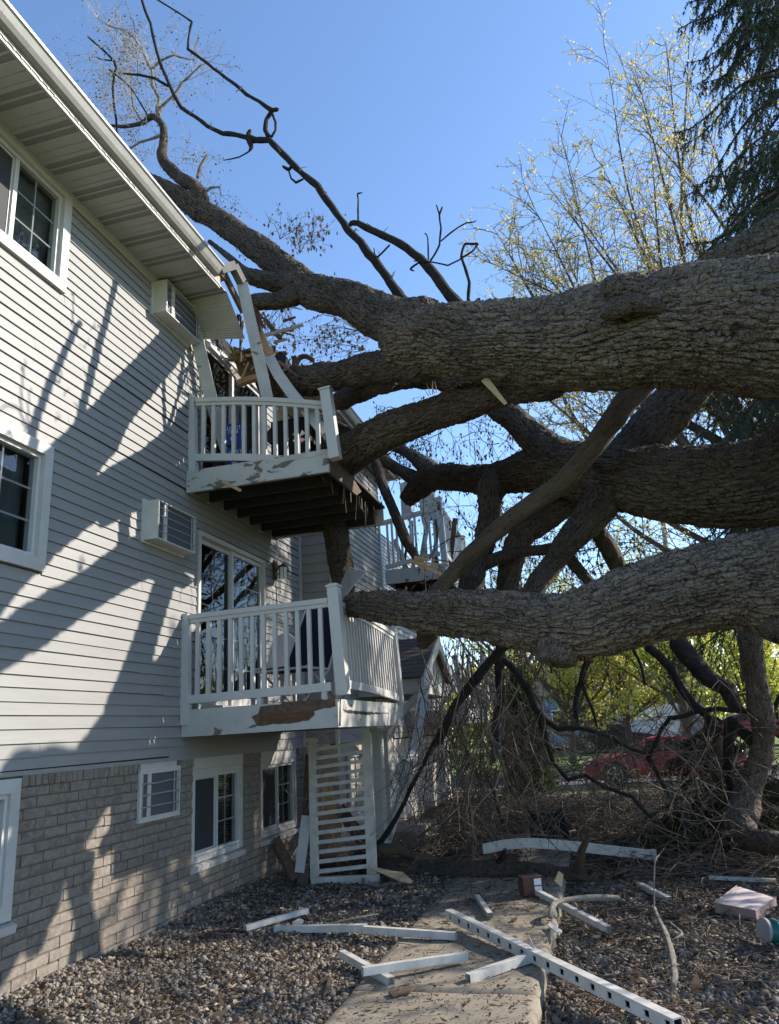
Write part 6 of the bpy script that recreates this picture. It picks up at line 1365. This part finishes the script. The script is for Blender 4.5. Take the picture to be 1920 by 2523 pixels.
# logs lying over the walkway
def log(label, pts, mat_, seed, name='fallen_log', plate=.8, dep=.8, cat='log', step=.014):
    P0 = ony(pts[0][0], pts[0][1], pts[0][3]); t = thing(name, label, cat, tuple(P0)); limb('log' if cat == 'log' else 'stem', pts, mat_, t, None, step, plate, dep, seed=seed); return t
lg = log('thick dark log with a curved stub lying across the walkway', [(900, 2140, 34, 9.5), (950, 2132, 40, 9.45), (1021, 2138, 46, 9.4), (1100, 2143, 46, 9.35), (1164, 2142, 44, 9.3), (1271, 2144, 42, 9.25), (1360, 2152, 38, 9.2), (1448, 2158, 30, 9.15)], 'barkmid', 101)
limb('stub', [(1425, 2150, 26, 9.15), (1431, 2120, 22, 9.1), (1434, 2095, 18, 9.05), (1446, 2072, 13, 9.0), (1452, 2062, 9, 9.0)], 'barksmooth', lg, None, .014, .6, .5, seed=102)
limb('stub', [(1228, 2130, 20, 9.25), (1240, 2108, 14, 9.2), (1247, 2090, 9, 9.2)], 'barkdead', lg, None, .014, .6, .5, seed=103)
log('weathered barkless limb resting on the dark log', [(905, 2080, 20, 9.3), (935, 2090, 24, 9.3), (993, 2097, 26, 9.35), (1039, 2114, 20, 9.4), (1093, 2118, 14, 9.5), (1135, 2108, 9, 9.6)], 'barksmooth', 104, 'weathered_limb', 1.2, .4)
log('pale forked branch on the gravel by the wall end of the log', [(895, 2165, 10, 8.9), (905, 2182, 15, 8.8), (938, 2186, 15, 8.75), (975, 2178, 11, 8.8), (1020, 2178, 7, 8.9)], 'barkpale', 105, 'pale_branch', .5, .4, 'branch')
log('pale smooth branch draped over the walkway edge', [(1355, 2262, 14, 7.15), (1362, 2235, 13, 7.3), (1375, 2222, 13, 7.45), (1420, 2214, 14, 7.6), (1470, 2212, 15, 7.7), (1528, 2212, 11, 7.8)], 'barkpale', 106, 'pale_branch', .8, .3, 'branch')
log('crooked grey branch lying end on in the gravel', [(1612, 2235, 7, 6.9), (1622, 2262, 12, 6.6), (1640, 2300, 15, 6.2), (1655, 2350, 16, 5.8), (1662, 2400, 17, 5.45), (1660, 2430, 15, 5.25)], 'barkpale', 107, 'grey_branch', .5, .4, 'branch')
log('short bent pale stick beside the crooked grey branch', [(1645, 2268, 6, 6.6), (1678, 2297, 7, 6.35), (1677, 2305, 7, 6.3), (1660, 2315, 5, 6.25)], 'barkpale', 108, 'bent_stick', .5, .3, 'branch')
log('thin upright shoot rising from the gravel', [(1612, 2240, 4, 7.2), (1612, 2180, 4, 7.3), (1614, 2125, 4, 7.4), (1625, 2105, 3, 7.5), (1638, 2088, 2, 7.5)], 'barkpale', 109, 'upright_shoot', .5, .3, 'branch')
log('pale stick pointing at the wall on the near gravel', [(700, 2297, 3, 6.9), (800, 2280, 6, 7.0), (880, 2262, 6, 7.1), (935, 2252, 3, 7.2)], 'barkpale', 110, 'thin_stick', .5, .3, 'branch')
log('thin grey stick in the nearest gravel', [(500, 2400, 4, 5.9), (560, 2393, 6, 5.9), (360, 2440, 6, 5.4), (290, 2500, 4, 4.9)][1:], 'barkpale', 111, 'thin_stick', .5, .3, 'branch')
log('broken brown stick standing in near gravel', [(795, 2455, 10, 5.35), (805, 2435, 14, 5.45), (815, 2410, 9, 5.6)], 'splinter', 112, 'broken_stick', .5, .3, 'branch') if False else log('broken brown stick in the near gravel by the walkway', [(795, 2462, 8, 5.25), (805, 2437, 14, 5.4), (813, 2408, 8, 5.6)], 'barksmooth', 112, 'broken_stick', .5, .3, 'branch')
# red lantern knocked off, on the walkway
c = onz(1308, 2180, .10); t = thing('fallen_lantern', 'broken red lantern with a frosted panel lying on the walkway by the log', 'lantern', tuple(c))
ang = .45; ux = V(math.cos(ang), math.sin(ang), 0); uy = V(-math.sin(ang), math.cos(ang), .0); uz = V(0, 0, 1)
def ob(m_, lo, hi): m_.hexa([c+ux*x*.8+uy*y*.8+uz*z*.8 for z in (lo[2], hi[2]) for x, y in ((lo[0], lo[1]), (hi[0], lo[1]), (hi[0], hi[1]), (lo[0], hi[1]))])
m_ = MB(); ob(m_, (-.13, -.09, -.10), (.13, .1, -.085)); ob(m_, (-.13, -.09, .085), (.13, .1, .105)); ob(m_, (-.13, -.09, -.085), (-.0, .1, .085)); ob(m_, (.115, -.09, -.085), (.13, -.075, .085)); ob(m_, (.0, -.09, -.085), (.012, -.075, .085)); ob(m_, (.115, .085, -.085), (.13, .1, .085)); m_.build('housing', M['lanternred'], t)
m_ = MB(); ob(m_, (.016, -.085, -.08), (.111, -.078, .08)); m_.build('frosted_panel', M['frost'], t); m_ = MB(); ob(m_, (.118, -.07, -.08), (.124, .08, .08)); m_.build('frosted_panel', M['frost'], t)
m_ = MB(); ob(m_, (.004, -.095, -.005), (.13, -.088, .005)); m_.build('crossbar', M['lanternred'], t)
m_ = MB(); q = c+V(.24, .03, .02); m_.prism([q, q+V(.06, .0, -.05), q+V(.09, .02, .06), q+V(.05, .03, .09)], (-.01, .03, 0)); tag(m_.build('broken_bracket', M['splinter'], t), 'pale broken bracket')
# black mesh chair tipped up beyond the log
t = thing('folding_chair', 'black mesh folding chair standing in the twigs beyond the log', 'chair', (-.87, 11.5, 0))
TL, TR, BL_, BR_ = ony(1303, 1995, 11.5), ony(1383, 1990, 11.5), ony(1312, 2078, 11.3), ony(1408, 2082, 11.2)
for nm, p in (('leg', [TL, BL_]), ('leg', [TR, BR_])): m_ = MB(); m_.beam(p[0], p[1], .035, .035, (0, 1, 0)); m_.build(nm, M['black'], t)
for f in (.22, .06): m_ = MB(); m_.tube([TL+(BL_-TL)*f, TR+(BR_-TR)*f], .012, 6); m_.build('cross_bar', M['black'], t)
nn = 8; v = []
for i in range(nn+1):
    for j in range(nn+1):
        f, g = .10+.82*i/nn, j/nn; p = (TL+(BL_-TL)*f)*(1-g)+(TR+(BR_-TR)*f)*g*1.; p = p+(V(0, 0, 0)); p = p*1.; sagv = .05*math.sin(math.pi*g)*(1 if i == nn else .3); v.append(p+V(0, -.02-.05*math.sin(math.pi*g)*f, -sagv-.0*f))
m_ = MB(); m_.add(v, [(i*(nn+1)+j, i*(nn+1)+j+1, (i+1)*(nn+1)+j+1, (i+1)*(nn+1)+j) for i in range(nn) for j in range(nn)]); sh_ = m_.build('mesh_seat', M['blackcloth'], t)
m_ = MB(); m_.tube([TL+(TR-TL)*.5+(BL_-TL)*.06+V(0, -.03, 0), TL+(TR-TL)*.52+(BL_-TL)*.36+V(0, -.04, 0)], .006, 5); m_.build('seam_strap', M['acgrill'], t)
# pinkish seat cushion on the gravel
q = [onz(1760, 2226, -.04), onz(1862, 2246, -.04), onz(1912, 2213, -.04), onz(1816, 2183, -.04)]; cc = sum(q)/4
t = thing('seat_cushion', 'flat pale pink cushion lying on gravel near the crooked trunk', 'cushion', tuple(cc)); m_ = MB(); n = 10; v = []
for i in range(n+1):
    for j in range(n+1):
        f, g = i/n, j/n; p = (q[0]*(1-f)+q[1]*f)*(1-g)+(q[3]*(1-f)+q[2]*f)*g; e = min(f, 1-f, g, 1-g); v.append(p+V(0, 0, .05*(min(1, e*8)**.5)*.35+.005*math.sin(f*17)*math.sin(g*13)))
m_.add(v, [(i*(n+1)+j, (i+1)*(n+1)+j, (i+1)*(n+1)+j+1, i*(n+1)+j+1) for i in range(n) for j in range(n)]); m_.build('top_cover', M['foam'], t, True)
m_ = MB(); m_.prism([p+V(0, 0, -.075) for p in q], (0, 0, .077)); m_.build('side_band', M['foamside'], t)
for zz in (-.074, .004): m_ = MB(); m_.tube([p+V(0, 0, zz) for p in q+[q[0]]], .007, 5); m_.build('piping', M['foamside'], t)
# teal can at the frame edge
b0 = onz(1884, 2292, .0)+V(0, 0, .0); ax = V(.31, .13, -.06)
t = thing('teal_can', 'teal metal can with a grey lid lying on its side in the gravel', 'can', tuple(b0))
m_ = MB(); m_.lathe(b0, ax, [(.083, 0), (.083, .30), (.079, .31)], 28); m_.build('can_wall', M['canteal'], t, True)
m_ = MB(); m_.lathe(b0-ax*.02, ax, [(.086, -.006), (.088, .0), (.088, .02), (.084, .022)], 28); m_.build('lid', M['canlid'], t)
m_ = MB()
for k in range(4): m_.lathe(b0+ax*(.25+.06*k), ax, [(.0835, 0), (.0842, .003), (.0835, .006)], 28)
m_.build('print_line', M['white'], t)
# ---- railing panel standing on end under the lower balcony
t = thing('railing_panel', 'white balcony railing panel standing on its end like a ladder under the lower balcony', 'railing', (-3.1, 9.05, 0))
A0, A1 = ony(776, 2170, 9.05), ony(770, 1818, 9.1); B0, B1 = ony(918, 2160, 9.1), ony(903, 1803, 9.1)
A0[2] = max(A0[2], .0)
for p, q, wd in ((A0, A1, .09), (B0, B1, .115)):
    m_ = MB(); m_.beam(p, q, wd, .06, (0, -1, 0)); m_.build('rail', M['vinyl_dirty'], t)
m_ = MB(); m_.beam(ony(768, 2172, 9.0), ony(935, 2164, 9.05), .06, .09); m_.build('foot_rail', M['vinyl_dirty'], t)
m_ = MB(); q = A1; m_.box((q[0]-.065, q[1]-.05, q[2]-.05), (q[0]+.065, q[1]+.05, q[2]+.0)); m_.build('post_cap', M['vinyl_dirty'], t)
for k in range(14):
    f = .06+k*.0655; m_ = MB(); m_.beam(A0+(A1-A0)*f+V(.02, -.01, 0), B0+(B1-B0)*(f+.015)+V(0, -.01, 0), .04, .042); m_.build('baluster', M['vinyl_dirty'], t)
# white support post and bent downspout beside it
t = thing('support_post', 'white wooden balcony post behind the railing panel', 'post', (-2.5, 9.6, 0)); m_ = MB()
m_.beam(ony(940, 2080, 9.65), ony(925, 1795, 9.65), .13, .13, (0, 1, 0)); m_.build('post', M['peel2'], t)
m_ = MB(); m_.beam(ony(962, 2070, 9.75), ony(950, 1800, 9.75), .05, .05, (0, 1, 0)); m_.build('edge_trim', M['gutter'], t)
P = [ony(x, y, Y) for x, y, Y in ((1046, 1690, 11.6), (1035, 1770, 11.4), (1022, 1855, 11.2), (1003, 1882, 10.9), (992, 1912, 10.8), (1001, 1935, 10.8), (975, 2000, 10.6), (945, 2085, 10.4))]
t = thing('bent_downspout', 'crumpled white downspout bent in the middle beside the porch', 'downspout', tuple(P[-1])); m_ = MB()
for i, (a, b) in enumerate(zip(P, P[1:])): m_.beam(a, b, .16 if i not in (3, 4) else .2, .10 if i not in (3, 4) else .03, (.2, -1, .15*(i % 3-1)))
m_.build('spout', M['trim'], t)
# broken lumber against the wall and behind the panel
LM = [('dark splintered plank leaning on the brick window sill', (680, 2065), (730, 2165), 8.95, .10, .03, 'oldwood'), ('greenish cracked plank under the brick window', (672, 2080), (725, 2170), 9.0, .07, .025, 'oldwood'), ('white painted plank end leaning beside the railing panel', (757, 2010), (738, 2150), 8.95, .13, .04, 'peelgrey'),
      ('shingle faced board standing below the white plank', (748, 2140), (745, 2210), 8.9, .14, .03, 'shingle'), ('brown trunk like post behind the white plank', (765, 1860), (755, 2100), 9.6, .12, .12, 'oldwood'), ('rough board lying on gravel at the wall corner', (675, 2175), (730, 2205), 8.8, .10, .03, 'oldwood'),
      ('bright new plank slanting behind the railing panel', (800, 1940), (835, 2050), 9.9, .15, .03, 'rawwood'), ('dark brown plank slanting behind the railing panel', (835, 1990), (905, 2085), 9.8, .16, .03, 'oldwood'), ('brown rafter lying low behind the railing panel', (800, 2050), (860, 2120), 9.7, .09, .05, 'rawwood'), ('wide brown board lying behind the railing panel foot', (790, 2130), (900, 2120), 9.8, .14, .04, 'oldwood'), ('second new plank crossing behind the railing panel', (812, 1965), (795, 2060), 9.95, .09, .03, 'rawwood')]
for lab, p, q, Y, w_, h_, mm in LM:
    a, b = ony(*p, Y+.15), ony(*q, Y); t = thing('broken_plank', lab, 'plank', tuple(b), 'broken lumber by the wall'); m_ = MB(); m_.beam(a, b, w_, h_, (.2, -1, .2), taper=R.uniform(.8, 1.)); m_.build('plank', M[mm], t)
T = Tubes()
for _ in range(40): x, y = R.uniform(770, 890), R.uniform(1850, 2140); twiggy(T, ony(x, y, R.uniform(9.4, 10.2)), rng.normal(0, 1, 3)+V(0, 0, -.3), R.uniform(.3, .8), .004, 1, 6, .25, .3, (1, 3))
for _ in range(14): twiggy(T, ony(R.uniform(785, 800), R.uniform(1820, 1900), 9.2), V(R.uniform(-.15, .1), -.1, -1), R.uniform(.4, .9), .004, 1, 6, .12, .1, (1, 3))
tag(T.obj('snagged_twigs', M['twigpale']), kind='stuff')
# ---------------------------------------------------------------- wreckage at the upper balcony
UP = 'wreckage hanging at the top floor door'
WK = [('wide white column casing leaning against the wall below the air conditioner', (462, 728, 7.0), (520, 980, 7.45), (566, 1130, 7.6), .15, .06, 'peelgrey'), ('white casing strip bent over the upper balcony railing', (628, 800, 7.7), (690, 930, 7.4), (802, 1068, 7.3), .13, .03, 'trim'),
      ('raw split rafter hanging from the torn eave', (600, 745, 7.4), (640, 830, 7.5), (668, 875, 7.5), .09, .05, 'rawwood'), ('dark rafter jutting from the torn roof', (655, 790, 8.3), (675, 815, 8.2), (692, 835, 8.1), .05, .06, 'oldwood'), ('brown rafter inside the wrecked door', (690, 1000, 8.6), (700, 1060, 8.4), (712, 1110, 8.3), .07, .05, 'rawwood'),
      ('broken truss end lying across the door head', (590, 945, 8.0), (615, 935, 7.9), (640, 930, 7.8), .09, .06, 'rawwood'), ('white broken door casing under the torn roof', (515, 850, 7.5), (560, 900, 8.0), (600, 950, 8.4), .06, .05, 'trim'), ('leaning pale stud behind the railing end', (768, 985, 8.0), (785, 1030, 7.9), (805, 1085, 7.8), .06, .04, 'peelgrey')]
for lab, p, q, r_, w_, h_, mm in WK:
    P = spline(np.array([ony(*p), ony(*q), ony(*r_)]), n=7)[0]; t = thing('broken_casing' if mm in ('trim', 'peelgrey') else 'broken_rafter', lab, 'board', tuple(P[-1]), UP); m_ = MB()
    for i in range(6): m_.beam(P[i], P[i+1], w_, h_, (.3, -1, .1))
    m_.build('board', M[mm], t)
t = thing('torn_roof_chunk', 'torn slab of shingled roof with yellow insulation wedged over the top door', 'roof piece', tuple(ony(610, 900, 8.0)), UP)
for k in range(4):
    for j in range(4):
        a = ony(590+j*18+k*4, 880+k*16, 7.95); m_ = MB(); m_.hexa([a, a+V(.11, .02, .01), a+V(.115, .0, -.09), a+V(.0, -.02, -.09), a+V(0, .02, .012), a+V(.11, .04, .02), a+V(.115, .02, -.08), a+V(0, 0, -.08)]); m_.build('shingle', M['shingle'], t)
m_ = MB(); m_.prism([ony(x, y, 8.05) for x, y in ((572, 870), (640, 850), (680, 880), (672, 940), (600, 945), (585, 910))], (.02, .05, .03)); m_.build('sheathing', M['osb'], t)
bm = MB()
for k in range(26): q = ony(R.uniform(568, 600), R.uniform(862, 905), 7.95); s_ = R.uniform(.02, .05); bm.add([q+rng.normal(0, s_, 3) for _ in range(5)], [(0, 1, 2), (2, 3, 4), (0, 2, 4), (1, 3, 4)])
bm.build('insulation', M['insul'], t)
t = thing('roofing_scrap', 'crumpled black roofing felt sticking up on the limb', 'roof piece', tuple(ony(700, 900, 8.0)), UP); m_ = MB(); pp = [(660, 900), (672, 880), (690, 865), (708, 880), (722, 905), (712, 945), (680, 945)]
v = [ony(x, y, 7.75+.12*((i*7) % 3)) for i, (x, y) in enumerate(pp)]+[ony(692, 905, 7.6)]; m_.add(v, [(i, (i+1) % 7, 7) for i in range(7)]); m_.build('felt', M['blackcloth'], t)
t = thing('peeled_bark', 'loose curl of brown bark standing on the limb at the torn roof', 'bark piece', tuple(ony(745, 885, 7.8)), UP); m_ = MB(); P = spline(np.array([ony(728, 900, 7.75), ony(738, 882, 7.75), ony(755, 878, 7.75), ony(775, 890, 7.75)]), n=8)[0]
for i in range(7): m_.beam(P[i], P[i+1], .07, .02, (0, .4, 1))
m_.build('curl', M['oldwood'], t)
t = thing('split_rafter_end', 'red brown splintered rafter end sticking out of the torn eave', 'board', tuple(ony(640, 770, 7.4)), UP); m_ = MB()
for k in range(9): a = ony(612+k*3, 730+k*6, 7.35); m_.beam(a, a+V(R.uniform(.05, .16), R.uniform(-.05, .1), -R.uniform(.12, .3)), R.uniform(.02, .05), .02, (0, 1, 0), taper=.25)
m_.build('splinter', M['redwood'], t)
# things standing on the upper balcony: blue cartons, black table, pink toy
Z = 4.645
def carton(label, cx, cy, z, rot, words, flipped):
    t = thing('drink_carton', label, 'carton', (cx, cy, z), 'blue drink cartons'); c_, s_ = math.cos(rot), math.sin(rot)
    p = lambda x, y, q: V(cx+x*c_-y*s_, cy+x*s_+y*c_, z+q); m_ = MB(); a, b, h = .20, .13, .27
    m_.hexa([p(x, y, q) for q in (0, h) for x, y in ((-a/2, -b/2), (a/2, -b/2), (a/2, b/2), (-a/2, b/2))]); m_.build('box', M['bluebox'], t)
    for i, (txt, row) in enumerate(words):
        cu = bpy.data.curves.new('lettering', 'FONT'); cu.body = txt; cu.size = .062; cu.align_x = 'CENTER'; cu.align_y = 'CENTER'; cu.extrude = .0006
        o = bpy.data.objects.new('lettering', cu); link(o, t); cu.materials.append(M['white'])
        me_ = bpy.data.meshes.new_from_object(o); COL.objects.unlink(o); bpy.data.objects.remove(o); o = link(bpy.data.objects.new('lettering', me_), t)
        rx = Matrix(((c_, 0, s_, 0), (s_, 0, -c_, 0), (0, 1, 0, 0), (0, 0, 0, 1)))
        fl2 = Matrix.Rotation(math.pi if flipped else 0, 4, 'Z'); P0 = p(0, -b/2-.002, row)-origin(t)
        o.matrix_local = Matrix.Translation(P0.tolist()) @ rx @ fl2
    m_ = MB(); q = [p(.0+.035*math.cos(k*.52), -b/2-.003, .075+.035*math.sin(k*.52)) for k in range(12)]; m_.add(q, [tuple(range(12))]); m_.build('print_disc', M['white'], t)
carton('blue drink carton standing at the wall end of the upper balcony with white letters', -3.74, 7.5, Z+.36, .12, [('LIGHT', .215), ('BUD', .165)], True)
carton('blue drink carton underneath another at the wall end of the upper balcony', -3.72, 7.5, Z+.05, .05, [('LIGHT', .215), ('BUD', .165)], True)
t = thing('patio_table', 'black round patio table on the upper balcony', 'table', (-3.05, 8.2, Z)); m_ = MB(); m_.lathe((-3.05, 8.2, Z+.62), (0, 0, 1), [(.55, 0), (.56, .015), (.55, .03)], 28); m_.build('table_top', M['black'], t)
for k in range(4): a = k*1.57+.5; m_ = MB(); m_.tube([(-3.05+.4*math.cos(a), 8.2+.4*math.sin(a), Z), (-3.05+.3*math.cos(a), 8.2+.3*math.sin(a), Z+.62)], .015, 6); m_.build('leg', M['black'], t)
t = thing('wicker_chair', 'black wicker chair beside the patio table on the upper balcony', 'chair', (-3.0, 7.75, Z)); m_ = MB(); m_.box((-3.3, 7.6, Z+.36), (-2.85, 8.0, Z+.42)); m_.build('seat', M['blackcloth'], t); m_ = MB(); m_.box((-3.3, 7.55, Z+.06), (-2.85, 7.6, Z+.62)); m_.build('backrest', M['blackcloth'], t)
for x in (-3.28, -2.87):
    for y in (7.6, 7.98): m_ = MB(); m_.box((x-.015, y-.015, Z), (x+.015, y+.015, Z+.36)); m_.build('leg', M['black'], t)
t = thing('pinwheel', 'pink and white plastic pinwheel on the upper balcony floor', 'toy', (-2.86, 7.35, Z+.1)); 
for k in range(4): a = k*1.57+.4; m_ = MB(); q = V(-2.86, 7.32, Z+.27); m_.prism([q, q+V(.08*math.cos(a), 0, .08*math.sin(a)), q+V(.09*math.cos(a+.7), 0, .09*math.sin(a+.7))], (0, .01, 0)); m_.build('blade', M['pink' if k % 2 else 'white'], t)
m_ = MB(); m_.tube([(-2.86, 7.335, Z), (-2.86, 7.335, Z+.27)], .006, 6); m_.build('stick', M['white'], t)
# on the lower balcony: navy lounge chair, white plastic chair, metal table legs
Z = 1.99
t = thing('lounge_chair', 'white framed lounge chair with navy cloth on the lower balcony', 'chair', (-3.0, 8.0, Z))
f0, f1 = V(-3.35, 7.9, Z+.35), V(-3.15, 8.2, Z+1.15); g0, g1 = V(-2.75, 7.75, Z+.35), V(-2.6, 8.1, Z+1.15)
m_ = MB(); m_.prism([f0, g0, g1, f1], (0, .012, 0)); m_.build('back_cloth', M['navy'], t); m_ = MB(); m_.prism([f0, g0, g0+V(-.1, -.45, .02), f0+V(-.1, -.4, .02)], (0, 0, .012)); m_.build('seat_cloth', M['navy'], t)
for p in ([f0, f1, g1, g0], [f0, f0+V(-.1, -.42, 0), g0+V(-.1, -.46, 0), g0], [f0+V(.05, .2, -.35), f0+V(-.1, -.4, .02)], [g0+V(.05, .2, -.35), g0+V(-.1, -.42, .02)], [f0+V(-.15, -.4, -.35), f0], [g0+V(-.15, -.4, -.35), g0]): m_ = MB(); m_.tube(p, .014, 6); m_.build('frame_tube', M['vinyl'], t)
t = thing('plastic_chair', 'white plastic chair by the sliding door on the lower balcony', 'chair', (-3.55, 8.1, Z)); m_ = MB(); m_.prism([V(-3.75, 7.9, Z+.42), V(-3.35, 7.9, Z+.42), V(-3.33, 8.3, Z+.40), V(-3.77, 8.3, Z+.40)], (0, 0, .02)); m_.build('seat', M['vinyl'], t)
m_ = MB(); m_.prism([V(-3.75, 8.3, Z+.42), V(-3.35, 8.3, Z+.42), V(-3.4, 8.42, Z+.8), V(-3.5, 8.44, Z+.88), V(-3.6, 8.44, Z+.88), V(-3.7, 8.42, Z+.8)], (0, .02, 0)); m_.build('backrest', M['vinyl'], t)
for x in (-3.73, -3.37):
    for y in (7.93, 8.28): m_ = MB(); m_.beam((x, y, Z), (x, y, Z+.42), .04, .04); m_.build('leg', M['vinyl'], t)
# piece of soffit leaning on the lower balcony rail
P = [ony(822, 1478, 8.7), ony(858, 1397, 8.9), ony(903, 1408, 8.6), ony(868, 1445, 8.5), ony(835, 1492, 8.4)]
t = thing('soffit_scrap', 'pale sheet of soffit metal propped above the lower balcony railing', 'sheet', tuple(P[0])); m_ = MB(); m_.prism(P, (.008, .012, .0)); m_.build('sheet', M['soffit'], t)
m_ = MB(); a, b = (P[0]+P[4])/2, (P[1]+P[2])/2; m_.beam(a+V(0, -.01, 0), b+V(0, -.01, 0), .012, .01); m_.build('rib', M['gutter'], t)
limb('limb', [(822, 1250, 62, 9.4), (832, 1330, 58, 9.4), (842, 1400, 56, 9.4), (850, 1470, 50, 9.3)], 'barkdark', ft, 'dark broken limb hanging down behind the upper balcony', .018, seed=120)
m_ = MB(); a, b = ony(550, 1187, 7.12), ony(592, 1208, 7.0); m_.beam(a, b, .03, .03); tag(m_.build('wood_sliver', M['splinter']), 'short yellow wood sliver stuck to the upper balcony fascia', 'sliver')
# broken pale splinter where the hanging branch snapped
m_ = MB()
for k in range(12): a = ony(1022+R.uniform(-8, 8), 1378+R.uniform(-8, 8), 9.55); m_.beam(a, a+V(R.uniform(.1, .5), R.uniform(-.1, .1), R.uniform(-.3, .0)), R.uniform(.02, .05), .02, (0, 1, 0), taper=.2)
tag(m_.build('snapped_wood', M['splinter'], ft), 'pale snapped end of the hanging branch')
bpy.context.view_layer.update()
